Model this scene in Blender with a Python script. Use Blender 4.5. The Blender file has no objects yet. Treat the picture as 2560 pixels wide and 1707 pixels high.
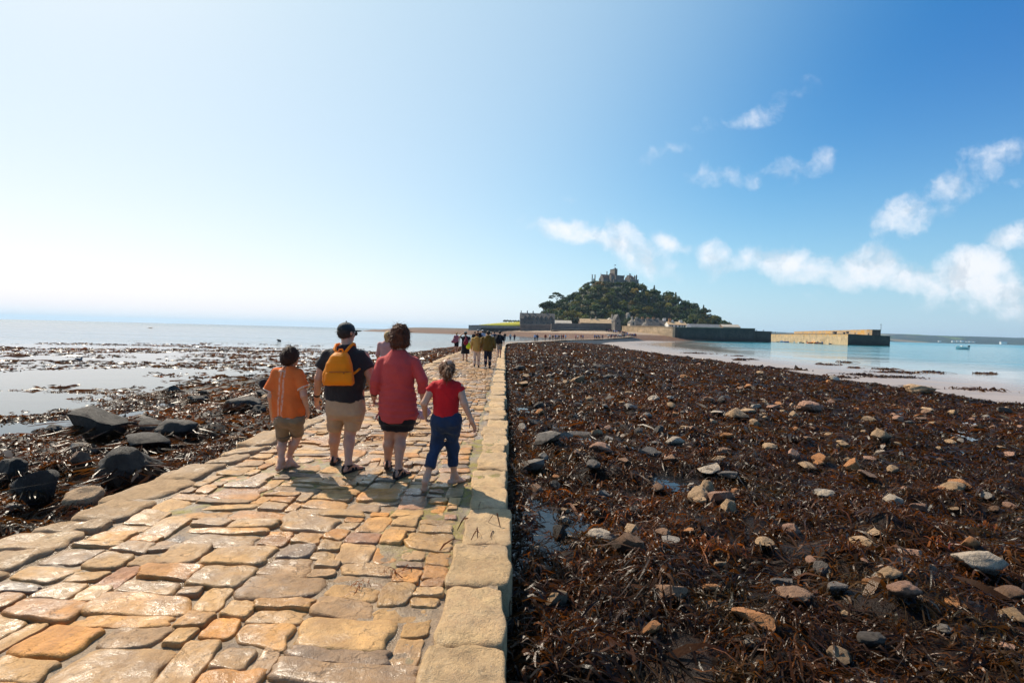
import bpy, math, random
import numpy as np
from mathutils import Vector, Matrix

sc = bpy.context.scene
COL = sc.collection
random.seed(11)
rng = np.random.default_rng(11)
PI = math.pi
R = math.radians

# ------------------------------------------------------------------ noise
def _hash(ix, iy, iz):
    n = (ix * 374761393 + iy * 668265263 + iz * 1442695041) & 0xFFFFFFFF
    n = ((n ^ (n >> 13)) * 1274126177) & 0xFFFFFFFF
    return ((n ^ (n >> 16)) & 0xFFFF) / 65535.0

def vnoise(x, y, z=0.0):
    x, y, z = np.broadcast_arrays(np.asarray(x, float), np.asarray(y, float), np.asarray(z, float))
    x0 = np.floor(x).astype(np.int64); y0 = np.floor(y).astype(np.int64); z0 = np.floor(z).astype(np.int64)
    fx = x - x0; fy = y - y0; fz = z - z0
    fx = fx * fx * (3 - 2 * fx); fy = fy * fy * (3 - 2 * fy); fz = fz * fz * (3 - 2 * fz)
    r = 0
    for dx in (0, 1):
        for dy in (0, 1):
            for dz in (0, 1):
                w = (fx if dx else 1 - fx) * (fy if dy else 1 - fy) * (fz if dz else 1 - fz)
                r = r + w * _hash(x0 + dx, y0 + dy, z0 + dz)
    return r * 2 - 1

def fbm(x, y, z=0.0, o=4, g=0.5):
    r = 0; a = 1.0; s = 0
    for i in range(o):
        r = r + a * vnoise(np.asarray(x) * 2 ** i + 17.3 * i, np.asarray(y) * 2 ** i - 9.1 * i, np.asarray(z) * 2 ** i + 4.7 * i)
        s += a; a *= g
    return r / s

def sstep(a, b, x):
    t = np.clip((np.asarray(x, float) - a) / (b - a), 0, 1)
    return t * t * (3 - 2 * t)

# ------------------------------------------------------------------ meshes and objects
def mesh_np(name, V, F, mats=None, smooth=True, attrs=None, midx=None):
    """V (n,3); F an (m,k) array or a list of such arrays."""
    V = np.asarray(V, np.float32)
    Fs = F if isinstance(F, list) else [F]
    Fs = [np.asarray(f, np.int32) for f in Fs if len(f)]
    me = bpy.data.meshes.new(name)
    loops = np.concatenate([f.ravel() for f in Fs])
    tot = np.concatenate([np.full(len(f), f.shape[1], np.int32) for f in Fs])
    start = np.concatenate([[0], np.cumsum(tot)[:-1]]).astype(np.int32)
    me.vertices.add(len(V)); me.vertices.foreach_set('co', V.ravel())
    me.loops.add(len(loops)); me.loops.foreach_set('vertex_index', loops)
    me.polygons.add(len(tot)); me.polygons.foreach_set('loop_start', start)
    me.update(calc_edges=True)
    me.polygons.foreach_set('use_smooth', np.full(len(tot), bool(smooth)))
    if midx is not None:
        me.polygons.foreach_set('material_index', np.asarray(midx, np.int32))
    for k, a in (attrs or {}).items():
        a = np.asarray(a, np.float32)
        if a.ndim == 1:
            me.attributes.new(k, 'FLOAT', 'POINT').data.foreach_set('value', a)
        else:
            c = np.ones((len(V), 4), np.float32); c[:, :3] = a[:, :3]
            me.attributes.new(k, 'FLOAT_COLOR', 'POINT').data.foreach_set('color', c.ravel())
    for m in (mats if isinstance(mats, (list, tuple)) else [mats] if mats else []):
        me.materials.append(m)
    me.update()
    return me

def tag(o, label=None, cat=None, group=None, kind=None):
    if label: o['label'] = label
    if cat: o['category'] = cat
    if group: o['group'] = group
    if kind: o['kind'] = kind
    return o

def link(name, me, parent=None, loc=None):
    o = bpy.data.objects.new(name, me)
    COL.objects.link(o)
    if parent is not None: o.parent = parent
    if loc is not None: o.location = loc
    return o

def thing(name, label, cat, loc=(0, 0, 0), rotz=0, group=None):
    o = bpy.data.objects.new(name, None)
    COL.objects.link(o)
    o.empty_display_size = 0.2
    o.location = loc; o.rotation_euler = (0, 0, rotz)
    return tag(o, label, cat, group)

def copy_tree(o, parent=None):
    c = o.copy(); COL.objects.link(c)
    if parent is not None: c.parent = parent
    for ch in KIDS.get(o.name, []):
        copy_tree(ch, c)
    return c

KIDS = {}
def part(name, me, parent):
    o = link(name, me, parent)
    KIDS.setdefault(parent.name, []).append(o)
    return o

class MB:
    """collects simple shapes into one mesh"""
    def __init__(s): s.V = []; s.Q = []; s.T = []; s.n = 0; s.N = []
    def add(s, V, Q=None, T=None):
        V = np.asarray(V, float).reshape(-1, 3)
        if Q is not None and len(Q): s.Q.append(np.asarray(Q) + s.n)
        if T is not None and len(T): s.T.append(np.asarray(T) + s.n)
        s.V.append(V); s.n += len(V); return s
    def hexa(s, c):   # 8 corners: bottom ring 4 (ccw), top ring 4
        return s.add(c, [(3, 2, 1, 0), (4, 5, 6, 7), (0, 1, 5, 4), (1, 2, 6, 5), (2, 3, 7, 6), (3, 0, 4, 7)])
    def box(s, c, d, rz=0.0, taper=0.0):
        x, y, z = c; a, b, h = d[0] / 2, d[1] / 2, d[2] / 2
        t = 1 - taper
        P_ = [(-a, -b, -h), (a, -b, -h), (a, b, -h), (-a, b, -h), (-a * t, -b * t, h), (a * t, -b * t, h), (a * t, b * t, h), (-a * t, b * t, h)]
        cr, sr = math.cos(rz), math.sin(rz)
        return s.hexa([(x + p[0] * cr - p[1] * sr, y + p[0] * sr + p[1] * cr, z + p[2]) for p in P_])
    def tube(s, pts, rad, seg=8, capped=True):
        pts = [Vector(p) for p in pts]; n = len(pts)
        if not hasattr(rad, '__len__'): rad = [rad] * n
        V = []
        for i, p in enumerate(pts):
            d = (pts[min(i + 1, n - 1)] - pts[max(i - 1, 0)]).normalized()
            u = d.cross(Vector((0, 0, 1)) if abs(d.z) < .9 else Vector((1, 0, 0))).normalized(); w = u.cross(d)
            for k in range(seg):
                a = 2 * PI * k / seg
                V.append(p + (u * math.cos(a) + w * math.sin(a)) * rad[i])
        Q = [(i * seg + k, i * seg + (k + 1) % seg, (i + 1) * seg + (k + 1) % seg, (i + 1) * seg + k) for i in range(n - 1) for k in range(seg)]
        T = []
        if capped:
            V += [pts[0], pts[-1]]; a, b = n * seg, n * seg + 1
            T = [(a, (k + 1) % seg, k) for k in range(seg)] + [(b, (n - 1) * seg + k, (n - 1) * seg + (k + 1) % seg) for k in range(seg)]
        return s.add([tuple(v) for v in V], Q, T)
    def prism(s, prof, y0, y1):   # closed profile in xz, extruded along y
        n = len(prof)
        V = [(p[0], y0, p[1]) for p in prof] + [(p[0], y1, p[1]) for p in prof]
        Q = [(i, (i + 1) % n, n + (i + 1) % n, n + i) for i in range(n)]
        T = [(0, i + 1, i) for i in range(1, n - 1)] and [(0, i, i + 1) for i in range(1, n - 1)] + [(n, n + i + 1, n + i) for i in range(1, n - 1)]
        return s.add(V, Q, T)
    def xf(s, rz=0, loc=(0, 0, 0)):
        c, q = math.cos(rz), math.sin(rz)
        s.V = [np.stack([v[:, 0] * c - v[:, 1] * q + loc[0], v[:, 0] * q + v[:, 1] * c + loc[1], v[:, 2] + loc[2]], 1) for v in s.V]
        return s
    def mesh(s, name, mats=None, smooth=False, attrs=None):
        F = []
        if s.Q: F.append(np.concatenate([np.asarray(q).reshape(-1, 4) for q in s.Q]))
        if s.T: F.append(np.concatenate([np.asarray(q).reshape(-1, 3) for q in s.T]))
        return mesh_np(name, np.concatenate(s.V), F, mats, smooth, attrs)

# ------------------------------------------------------------------ camera
FPX = 1280.0
CAMZ = 1.65
PITCH, ROLL, YAW = 1.08, 1.45, 0.9
MROT = Matrix.Rotation(R(-YAW), 4, 'Z') @ Matrix.Rotation(R(90 - PITCH), 4, 'X') @ Matrix.Rotation(R(ROLL), 4, 'Z')
cam_d = bpy.data.cameras.new('camera')
cam_d.sensor_width = 36; cam_d.lens = 18; cam_d.clip_start = 0.05; cam_d.clip_end = 60000
cam = bpy.data.objects.new('camera', cam_d); COL.objects.link(cam)
cam.matrix_world = Matrix.Translation((0, 0, CAMZ)) @ MROT
sc.camera = cam
_M3 = MROT.to_3x3()
def ray(px, py):
    return _M3 @ Vector(((px - 1280) / FPX, -(py - 853.5) / FPX, -1.0))
def PZ(px, py, z=0.0):          # where the sight line through a photo point meets the level z
    d = ray(px, py); t = (z - CAMZ) / d.z
    return Vector((d.x * t, d.y * t, z))
def PY(px, py, Y):              # ... the upright plane at distance Y
    d = ray(px, py); t = Y / d.y
    return Vector((d.x * t, Y, CAMZ + d.z * t))

# ------------------------------------------------------------------ node helpers
def new_mat(name):
    m = bpy.data.materials.new(name); m.use_nodes = True
    nt = m.node_tree; nt.nodes.clear()
    return m, nt
class NG:
    def __init__(s, nt): s.nt = nt
    def n(s, t, props=None, **ins):
        nd = s.nt.nodes.new(t)
        for k, v in (props or {}).items(): setattr(nd, k, v)
        for k, v in ins.items():
            key = int(k[1:]) if k[0] == 'i' and k[1:].isdigit() else k.replace('_', ' ')
            s.put(nd.inputs[key], v)
        return nd
    def put(s, sock, v):
        if isinstance(v, bpy.types.NodeSocket): s.nt.links.new(v, sock)
        elif isinstance(v, bpy.types.Node): s.nt.links.new(v.outputs[0], sock)
        else: sock.default_value = v
    def m(s, op, a, b=0.0, c=0.0, clamp=False):
        nd = s.nt.nodes.new('ShaderNodeMath'); nd.operation = op; nd.use_clamp = clamp
        for i, v in enumerate((a, b, c)): s.put(nd.inputs[i], v)
        return nd.outputs[0]
    def mix(s, f, a, b, blend='MIX'):
        nd = s.nt.nodes.new('ShaderNodeMix'); nd.data_type = 'RGBA'; nd.blend_type = blend
        s.put(nd.inputs[0], f)
        for i, v in ((6, a), (7, b)):
            if isinstance(v, (tuple, list)) and len(v) == 3: v = (*v, 1)
            s.put(nd.inputs[i], v)
        return nd.outputs[2]
    def ramp(s, f, stops, interp='LINEAR'):
        nd = s.nt.nodes.new('ShaderNodeValToRGB'); s.put(nd.inputs[0], f)
        cr = nd.color_ramp; cr.interpolation = interp
        while len(cr.elements) < len(stops): cr.elements.new(0.5)
        for e, (p, c) in zip(cr.elements, stops):
            e.position = p
            e.color = (c, c, c, 1) if not hasattr(c, '__len__') else (*c[:3], 1)
        return nd.outputs[0]
    def mr(s, v, a, b, c=0.0, d=1.0, smooth=False):
        nd = s.nt.nodes.new('ShaderNodeMapRange'); nd.interpolation_type = 'SMOOTHSTEP' if smooth else 'LINEAR'
        s.put(nd.inputs[0], v)
        for i, x in enumerate((a, b, c, d)): s.put(nd.inputs[i + 1], x)
        return nd.outputs[0]
    def noise(s, vec, scale, detail=4, rough=.55, dist=0.0):
        nd = s.n('ShaderNodeTexNoise', None, Scale=scale, Detail=detail, Roughness=rough, Distortion=dist)
        if vec is not None: s.put(nd.inputs['Vector'], vec)
        return nd
    def coord(s, which='Object'):
        return s.n('ShaderNodeTexCoord').outputs[which]
    def pos(s): return s.n('ShaderNodeNewGeometry').outputs['Position']
    def attr(s, name):
        return s.n('ShaderNodeAttribute', {'attribute_name': name})
    def vm(s, op, a, b=(0, 0, 0)):
        nd = s.nt.nodes.new('ShaderNodeVectorMath'); nd.operation = op
        s.put(nd.inputs[0], a); s.put(nd.inputs[1], b)
        return nd.outputs[0]
    def bump(s, h, strength=.5, dist=.02, normal=None):
        nd = s.n('ShaderNodeBump', None, Strength=strength, Distance=dist, Height=h)
        if normal is not None: s.put(nd.inputs['Normal'], normal)
        return nd.outputs[0]
    def pbsdf(s, color, rough=.6, normal=None, spec=.5, **kw):
        nd = s.n('ShaderNodeBsdfPrincipled')
        if isinstance(color, (tuple, list)) and len(color) == 3: color = (*color, 1)
        s.put(nd.inputs['Base Color'], color); s.put(nd.inputs['Roughness'], rough)
        s.put(nd.inputs['Specular IOR Level'], spec)
        if normal is not None: s.put(nd.inputs['Normal'], normal)
        for k, v in kw.items(): s.put(nd.inputs[k.replace('_', ' ')], v)
        return nd.outputs[0]
    def out(s, sh, vol=None):
        o = s.nt.nodes.new('ShaderNodeOutputMaterial')
        if sh is not None: s.nt.links.new(sh, o.inputs['Surface'])
        if vol is not None: s.nt.links.new(vol, o.inputs['Volume'])

_MC = {}
def plain(name, col, rough=.7, var=.18, scale=6.0, bump=.25, bdist=.01, spec=.4, coord='Object'):
    """a simple mottled material"""
    if name in _MC: return _MC[name]
    m, nt = new_mat(name); g = NG(nt)
    c = g.coord(coord) if coord != 'World' else g.pos()
    n = g.noise(c, scale, 5, .6)
    lo = tuple(x * (1 - var) for x in col); hi = tuple(min(1, x * (1 + var)) for x in col)
    colr = g.ramp(n.outputs[0], [(.3, lo), (.7, hi)])
    nb = g.noise(c, scale * 5, 4, .6)
    g.out(g.pbsdf(colr, rough, g.bump(nb.outputs[0], bump, bdist), spec))
    _MC[name] = m
    return m
EXPO = 0.46
SUN_E = 5.0
SKY_S = 0.1
SKY = (1.0, 0.5, 1.0)   # air, dust, ozone
SKYG = 0.82
CLB = 7.8
HZK = -6.5
SWR = .31
SWT = .38
HAZE = 0.000085
DENO = True
# ------------------------------------------------------------------ light, sky and clouds
SUN_EL, SUN_AZ = 46.0, 45.0            # azimuth: degrees to the left of straight ahead
sc.view_settings.view_transform = 'Standard'; sc.view_settings.look = 'None'
sc.view_settings.exposure = EXPO; sc.view_settings.gamma = 1.0
sc.render.engine = 'CYCLES'
sc.cycles.use_denoising = DENO
sc.cycles.max_bounces = 6; sc.cycles.diffuse_bounces = 2; sc.cycles.glossy_bounces = 3
sc.cycles.transparent_max_bounces = 8; sc.cycles.volume_bounces = 0
sc.cycles.sample_clamp_indirect = 6; sc.cycles.sample_clamp_direct = 0
sc.cycles.caustics_reflective = False; sc.cycles.caustics_refractive = False

sl = bpy.data.lights.new('sun', 'SUN'); sl.energy = SUN_E; sl.angle = R(0.53); sl.color = (1.0, 0.89, 0.73)
so = bpy.data.objects.new('sun', sl); COL.objects.link(so)
sdir = Vector((-math.sin(R(SUN_AZ)) * math.cos(R(SUN_EL)), math.cos(R(SUN_AZ)) * math.cos(R(SUN_EL)), math.sin(R(SUN_EL))))
so.rotation_euler = sdir.to_track_quat('Z', 'Y').to_euler(); so.location = sdir * 50

w = bpy.data.worlds.new('World'); sc.world = w; w.use_nodes = True
nt = w.node_tree; nt.nodes.clear(); g = NG(nt)
sky = nt.nodes.new('ShaderNodeTexSky'); sky.sky_type = 'NISHITA'; sky.sun_disc = False
sky.sun_elevation = R(SUN_EL); sky.sun_rotation = R(-SUN_AZ)
sky.altitude = 10; sky.air_density = SKY[0]; sky.dust_density = SKY[1]; sky.ozone_density = SKY[2]
dv = g.coord('Generated')
sx = g.n('ShaderNodeSeparateXYZ', None, Vector=dv)
# clear air: deeper blue away from the sun, pale round it and along the horizon
sdot = g.n('ShaderNodeVectorMath', {'operation': 'DOT_PRODUCT'}, i0=dv, i1=tuple(sdir)).outputs['Value']
srgb = g.n('ShaderNodeSeparateColor', None, Color=sky.outputs[0])
zup = g.m('MAXIMUM', sx.outputs[2], 0.0)
deep = g.m('MULTIPLY', g.mr(sdot, .75, .25, 0, 1, True), g.mr(zup, .1, .45, 0, 1, True))
chan = []
for k, (gam, bd, bz, c0, dp) in enumerate(((1.568, 1.75, -.213, -.66, -1.25), (1.12, .327, .402, .0, -.38), (.551, .136, -.345, .05, -.10))):
    ex = g.m('ADD', g.m('MULTIPLY', sdot, bd), g.m('ADD', g.m('MULTIPLY', zup, bz), g.m('MULTIPLY_ADD', deep, dp, c0)))
    val = g.m('MULTIPLY', g.m('POWER', g.m('MULTIPLY', srgb.outputs[k], .1), gam), g.m('EXPONENT', ex))
    chan.append(g.m('MULTIPLY', val, 10.0 * SKYG))
skyc = g.n('ShaderNodeCombineColor', None, Red=chan[0], Green=chan[1], Blue=chan[2]).outputs[0]
# veil of bright air round the sun and a pale haze band low over the sea
veil = g.mr(sdot, .35, 1.0, 0, .62, True)
skyc = g.mix(veil, skyc, (5.5, 6.25, 7.2))
az = g.m('ARCTAN2', sx.outputs[0], sx.outputs[1])
hz = g.ramp(g.mr(az, -.85, .85), [(0, (.87, .895, .92)), (.35, (.84, .885, .925)), (.55, (.74, .84, .90)), (.78, (.56, .71, .80)), (1, (.50, .63, .72))])
hz = g.vm('MULTIPLY', hz, (8.0,) * 3)
band = g.m('MULTIPLY', g.m('EXPONENT', g.m('MULTIPLY', zup, HZK)), .97)
skyc = g.mix(band, skyc, hz)
ysafe = g.m('MAXIMUM', sx.outputs[1], 0.02)
u = g.m('DIVIDE', sx.outputs[0], ysafe); v = g.m('DIVIDE', sx.outputs[2], ysafe)
uv = g.n('ShaderNodeCombineXYZ', None, X=u, Y=v, Z=0.0).outputs[0]
# big warp so that cloud edges billow
wn = g.noise(uv, 7.0, 5, .6)
wv = g.vm('SUBTRACT', wn.outputs['Color'], (.5, .5, .5))
wv = g.vm('MULTIPLY', wv, (.10, .07, 0))
uvw = g.vm('ADD', uv, wv)
sw = g.n('ShaderNodeSeparateXYZ', None, Vector=uvw); U, V_ = sw.outputs[0], sw.outputs[1]
CL = [  # zoomed-photo centre x, y, half length, half height, tilt, weight
    (1770, 975, 150, 80, -28, .75), (1960, 860, 160, 66, -42, .6), (2200, 700, 260, 66, -22, .5),
    (1040, 545, 220, 32, -12, .34), (1255, 440, 75, 50, -40, .36), (950, 505, 60, 26, 20, .2),
    (940, 825, 190, 40, 2, .36), (1170, 775, 100, 42, -25, .45), (1330, 740, 100, 38, -38, .45),
    (625, 705, 80, 26, -20, .22), (225, 910, 30, 18, 0, .15),
    (290, 1075, 220, 48, 12, .9), (520, 1130, 170, 78, 30, .9), (690, 1110, 80, 40, 15, .75), (590, 1200, 130, 45, 0, .6),
    (880, 1180, 90, 60, 50, .75), (990, 1215, 110, 36, 0, .6),
    (1240, 1215, 190, 64, 4, 1.0), (1350, 1190, 80, 40, -10, .6),
    (1600, 1215, 150, 82, 0, 1.12), (1760, 1255, 240, 62, 10, .85), (1490, 1270, 120, 50, 0, .7),
    (2060, 1225, 150, 90, -10, 1.25), (2180, 1300, 260, 85, 14, 1.0), (2300, 1400, 260, 80, 12, .8), (2000, 1330, 250, 45, 8, .45),
    (2250, 1070, 110, 55, -8, .9), (2280, 830, 50, 22, 0, .25), (1370, 1385, 60, 18, 20, .2), (1440, 1165, 40, 22, 20, .3),
    (2150, 1420, 330, 45, 6, .45),
]
dens = None
for zx, zy, rx, ry, an, wt in CL:
    px, py = 1300 + zx / 1.823, zy / 1.823
    d0 = ray(px, py); cu, cv = d0.x / d0.y, d0.z / d0.y
    a = R(-an - 1.4); ca, sa = math.cos(a), math.sin(a)
    s_ = 1.823 * FPX
    du = g.m('SUBTRACT', U, cu); dvv = g.m('SUBTRACT', V_, cv)
    p = g.m('ADD', g.m('MULTIPLY', du, ca * s_ / rx), g.m('MULTIPLY', dvv, sa * s_ / rx))
    q = g.m('ADD', g.m('MULTIPLY', du, -sa * s_ / ry), g.m('MULTIPLY', dvv, ca * s_ / ry))
    r2 = g.m('ADD', g.m('MULTIPLY', p, p), g.m('MULTIPLY', q, q))
    e = g.m('MULTIPLY', g.m('SUBTRACT', 1.0, g.m('MULTIPLY', r2, .42)), wt)
    dens = e if dens is None else g.m('SMOOTH_MAX', dens, e, .25)
n1 = g.noise(uvw, 15.0, 7, .56)
n2 = g.noise(uv, 42.0, 6, .6)
nn = g.m('ADD', g.m('MULTIPLY', g.m('SUBTRACT', n1.outputs[0], .5), 1.9), g.m('MULTIPLY', g.m('SUBTRACT', n2.outputs[0], .5), .5))
dd = g.m('ADD', dens, nn)
alpha = g.m('MULTIPLY', g.mr(dd, .10, 1.25, 0, 1, True), .92)
fwd = g.mr(sx.outputs[1], .05, .25)
alpha = g.m('MULTIPLY', alpha, fwd)
shade = g.mr(dd, .7, 1.9, 0, 1, True)
ccol = g.mix(shade, (CLB * .93, CLB * .95, CLB * 1.0), (CLB * .98, CLB * .97, CLB * .96))
# grey undersides: compare with the density a little higher up
ucol = g.vm('ADD', uvw, (0.012, .03, 0))
n3 = g.noise(ucol, 16.0, 4, .6)
under = g.mr(g.m('SUBTRACT', n3.outputs[0], n1.outputs[0]), -.03, .16, 0, 1)
ccol = g.mix(g.m('MULTIPLY', under, .85), ccol, (CLB * .70, CLB * .74, CLB * .80))
fin = g.mix(alpha, skyc, ccol)
bg = g.n('ShaderNodeBackground', None, Color=fin, Strength=SKY_S)
wo = nt.nodes.new('ShaderNodeOutputWorld'); nt.links.new(bg.outputs[0], wo.inputs[0])
# ------------------------------------------------------------------ lie of the land
SEA = -1.35
_yt = np.linspace(-30, 330, 721)
def _smooth(t, k):
    ker = np.hanning(k); ker /= ker.sum()
    return np.convolve(np.pad(t, k // 2, mode='edge'), ker, 'valid')[:len(t)]
_XC = _smooth(np.interp(_yt, [-10, 45, 80, 95, 108, 122, 150, 175, 205, 235, 252, 262, 270, 320],
                        [-1.72, -1.72, -1.4, .2, 3.2, 8, 15, 23, 38, 53, 62, 62, 59, 59]), 21)
_ZC = _smooth(np.interp(_yt, [-10, 30, 60, 110, 170, 205, 235, 255, 270, 330],
                        [0, 0, -.15, -.45, -.5, -.35, .2, .8, 2.0, 2.4]), 21)
_ER = _smooth(np.interp(_yt, [0, 50, 80, 115, 150, 200, 260], [24.5, 24, 23, 18, 12, 8, 6]), 21)
_EL = _smooth(np.interp(_yt, [0, 14, 40, 100, 200], [10.5, 10, 7.0, 4.5, 4]), 11)
def XC(y): return np.interp(y, _yt, _XC)
def ZC(y): return np.interp(y, _yt, _ZC)
HW = 1.75          # half width of the causeway

# pools of standing water on the weed: photo point, width, height (photo pixels)
POOLS = []
def _pool(px, py, w_, h_, z):
    c = PZ(px, py, z); k = (CAMZ - z) / c.y
    a = w_ / 2 / FPX * c.y
    q = PZ(px, py + h_ / 2, z), PZ(px, py - h_ / 2, z)
    POOLS.append((c.x, c.y, a, max(.10, (q[1].y - q[0].y) / 2 * 1.35)))
for zx, zy, ww, hh in [(590, 482, 170, 24), (777, 515, 56, 56), (322, 357, 90, 26), (925, 655, 140, 40), (1252, 640, 40, 60), (2050, 410, 100, 24),
                       (2150, 360, 120, 22), (2140, 392, 60, 18), (2090, 486, 84, 14), (2060, 300, 130, 10), (1700, 275, 60, 14), (1560, 287, 50, 8),
                       (1850, 320, 90, 14), (2250, 422, 70, 14), (2290, 455, 90, 12), (1240, 552, 30, 14), (450, 432, 60, 14), (1370, 660, 60, 24),
                       (2010, 250, 150, 8), (1720, 212, 120, 8), (1260, 198, 110, 8), (2070, 265, 90, 8), (1960, 345, 60, 10)]:
    _pool(1100 + zx / 1.611, 820 + zy / 1.611, ww / 1.611, hh / 1.611, -.55)
_pool(1338, 1335, 210, 95, -.45); _pool(1296, 1400, 70, 120, -.45)
NRP = len(POOLS)
for px, py, ww, hh in [(60, 1040, 260, 34), (215, 1035, 160, 14), (375, 1016, 90, 12), (430, 985, 60, 10), (120, 985, 220, 20)]:
    _pool(px, py, ww, hh, -.95)

def pool_mask(x, y, grow=1.0):
    """0 outside, to 1 well inside the pools"""
    m = np.zeros(np.broadcast(x, y).shape)
    for cx, cy, a, b in POOLS:
        near = (np.abs(x - cx) < 3 * a + .5) & (np.abs(y - cy) < 3 * b + .5)
        if not near.any(): continue
        xx, yy = x[near], y[near]
        wob = fbm(xx * 3.1 / max(.5, a), yy * 3.1 / max(.5, b), cx, 3) * .55
        d = np.sqrt(((xx - cx) / a) ** 2 + ((yy - cy) / b) ** 2) + wob
        m[near] = np.maximum(m[near], sstep(1.15 * grow, .75 * grow, d))
    return m

def base_z(x, y):
    x = np.asarray(x, float); y = np.asarray(y, float)
    d = x - XC(y); zc = ZC(y)
    er = np.interp(y, _yt, _ER); el = np.interp(y, _yt, _EL)
    dr = np.maximum(d - HW, 0)
    t = dr / er
    zr = np.where(t < 1, zc - .36 - (-1.24 - zc + .36) * -1 * t ** 1.2 * 1.0, 0)
    zr = np.where(t < 1, (zc - .36) + (-1.22 - (zc - .36)) * t ** 1.25, -1.22 - (dr - er) * .0062)
    zr = np.where(dr - er > 24, -1.37 - (dr - er - 24) * .02, zr)
    dl = np.maximum(-d - HW, 0)
    s = dl / el
    zl = np.where(s < 1, (zc - .30) + (SEA + .02 - (zc - .30)) * sstep(-.15, 1.05, s), SEA + .02 - np.minimum((dl - el) * .012, 3))
    return np.where(d > 0, zr, zl), d, dr, dl, er, el

def lump(x, y):
    """seaweed covered stones make lumpy ground"""
    a = fbm(x * .9, y * .9, 1.7, 4) * .20
    b = np.maximum(0, fbm(x * 2.3, y * 2.3, 5.1, 3)) ** 1.0 * .20
    return a + b

def ground_z(x, y, pools=True):
    x = np.asarray(x, float); y = np.asarray(y, float)
    z, d, dr, dl, er, el = base_z(x, y)
    weed = np.where(d > 0, sstep(1.03, .93, dr / er + fbm(x * .25, y * .25, 3.3, 3) * .10), sstep(1.6, .7, dl / el))
    weed = weed * sstep(300, 240, y)
    z = z + lump(x, y) * weed * np.where(d > 0, 1.0, 1.15)
    # left: lumps of weed stand out of the shallows
    far = sstep(1.0, 1.5, dl / el) * (d < 0)
    z = z + far * (fbm(x * .12, y * .30, 8.2, 4) * .10 - .02) * sstep(78, 50, y)
    if pools:
        pm = pool_mask(np.atleast_1d(x).astype(float), np.atleast_1d(y).astype(float)).reshape(np.shape(z))
        zb = base_z(x, y)[0]
        pg = pool_mask(np.atleast_1d(x).astype(float), np.atleast_1d(y).astype(float), 1.9).reshape(np.shape(z))
        z = z * (1 - .85 * pg) + np.minimum(z, zb + .02) * .85 * pg
        z = z * (1 - pm) + (zb - .10) * pm
    # below the causeway itself
    z = np.where(np.abs(d) < HW - .05, np.minimum(z, ZC(y) - .25), z)
    return z

# ground sheet: fine near the camera, coarse far away, out to the horizon
def fan(y0, y1, k, us):
    n = int(math.log((y1 + 4) / (y0 + 4)) / k) + 1
    ys = (y0 + 4) * np.exp(np.linspace(0, math.log((y1 + 4) / (y0 + 4)), n)) - 4
    Yg, Ug = np.meshgrid(ys, us, indexing='ij')
    Xg = Ug * (Yg + 4)
    nr, nc = Yg.shape
    i = np.arange(nr - 1)[:, None] * nc + np.arange(nc - 1)[None, :]
    F = np.stack([i, i + 1, i + nc + 1, i + nc], -1).reshape(-1, 4)
    return Xg, Yg, F
us = np.concatenate([np.linspace(-4, -1.25, 30)[:-1], np.linspace(-1.25, 1.3, 620), np.linspace(1.3, 4, 30)[1:]])
Xg, Yg, F = fan(-2.5, 9000, .0105, us)
Zg = ground_z(Xg, Yg)
Zg = np.where(Yg > 330, np.minimum(Zg, -3.2), Zg)
_zb, _d, _dr, _dl, _er, _el = base_z(Xg, Yg)
sandm = sstep(.97, 1.06, _dr / _er + fbm(Xg * .25, Yg * .25, 3.3, 3) * .10) * (_d > 0)

m, nt = new_mat('shore_ground'); g = NG(nt)
pp = g.pos()
sand = g.attr('sand').outputs['Fac']
n = g.noise(pp, 9.0, 6, .65); n2 = g.noise(pp, 55.0, 4, .6)
mud = g.ramp(n.outputs[0], [(.3, (.004, .003, .002)), (.55, (.014, .007, .004)), (.75, (.035, .014, .006))])
sn = g.noise(g.vm('MULTIPLY', pp, (.25, .8, 1)), 1.0, 5, .6)
sandc = g.ramp(sn.outputs[0], [(.3, (.27, .205, .16)), (.7, (.36, .28, .225))])
sz = g.n('ShaderNodeSeparateXYZ', None, Vector=pp).outputs[2]
col = g.mix(sand, mud, sandc)
# the wet film on the sand thins out in streaks
wet = g.mr(g.m('ADD', sz, g.m('MULTIPLY', g.m('SUBTRACT', sn.outputs[0], .5), .12)), -1.335, -1.25)
rs = g.mr(wet, 0, 1, .10, .42)
rough = g.m('ADD', g.m('MULTIPLY', sand, rs), g.m('MULTIPLY', g.m('SUBTRACT', 1.0, sand), .45))
bh = g.m('ADD', g.m('MULTIPLY', n.outputs[0], 1.0), g.m('MULTIPLY', n2.outputs[0], .4))
bs = g.m('MULTIPLY_ADD', sand, -.9, 1.0)
bp = g.bump(bh, 1.0, .03); nt.nodes[-1].name
bnode = bp.node; g.put(bnode.inputs['Strength'], bs)
g.out(g.pbsdf(col, rough, bp, g.m('MULTIPLY_ADD', sand, .38, .12)))
M_GROUND = m
o = link('ground', mesh_np('ground', np.stack([Xg, Yg, Zg], -1).reshape(-1, 3), F, M_GROUND, attrs={'sand': sandm.ravel()}))
tag(o, 'lumpy tidal shore of mud and pale wet sand on both sides of the causeway', kind='structure')

# ------------------------------------------------------------------ sea
us2 = np.concatenate([np.linspace(-6, -1.3, 24)[:-1], np.linspace(-1.3, 1.3, 200), np.linspace(1.3, 6, 24)[1:]])
Xs, Ys, Fs = fan(3.0, 14000, .02, us2)
gz = np.where(Ys < 330, base_z(Xs, Ys)[0], -3.0)
depth = np.clip(SEA - gz, 0, 3)
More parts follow.
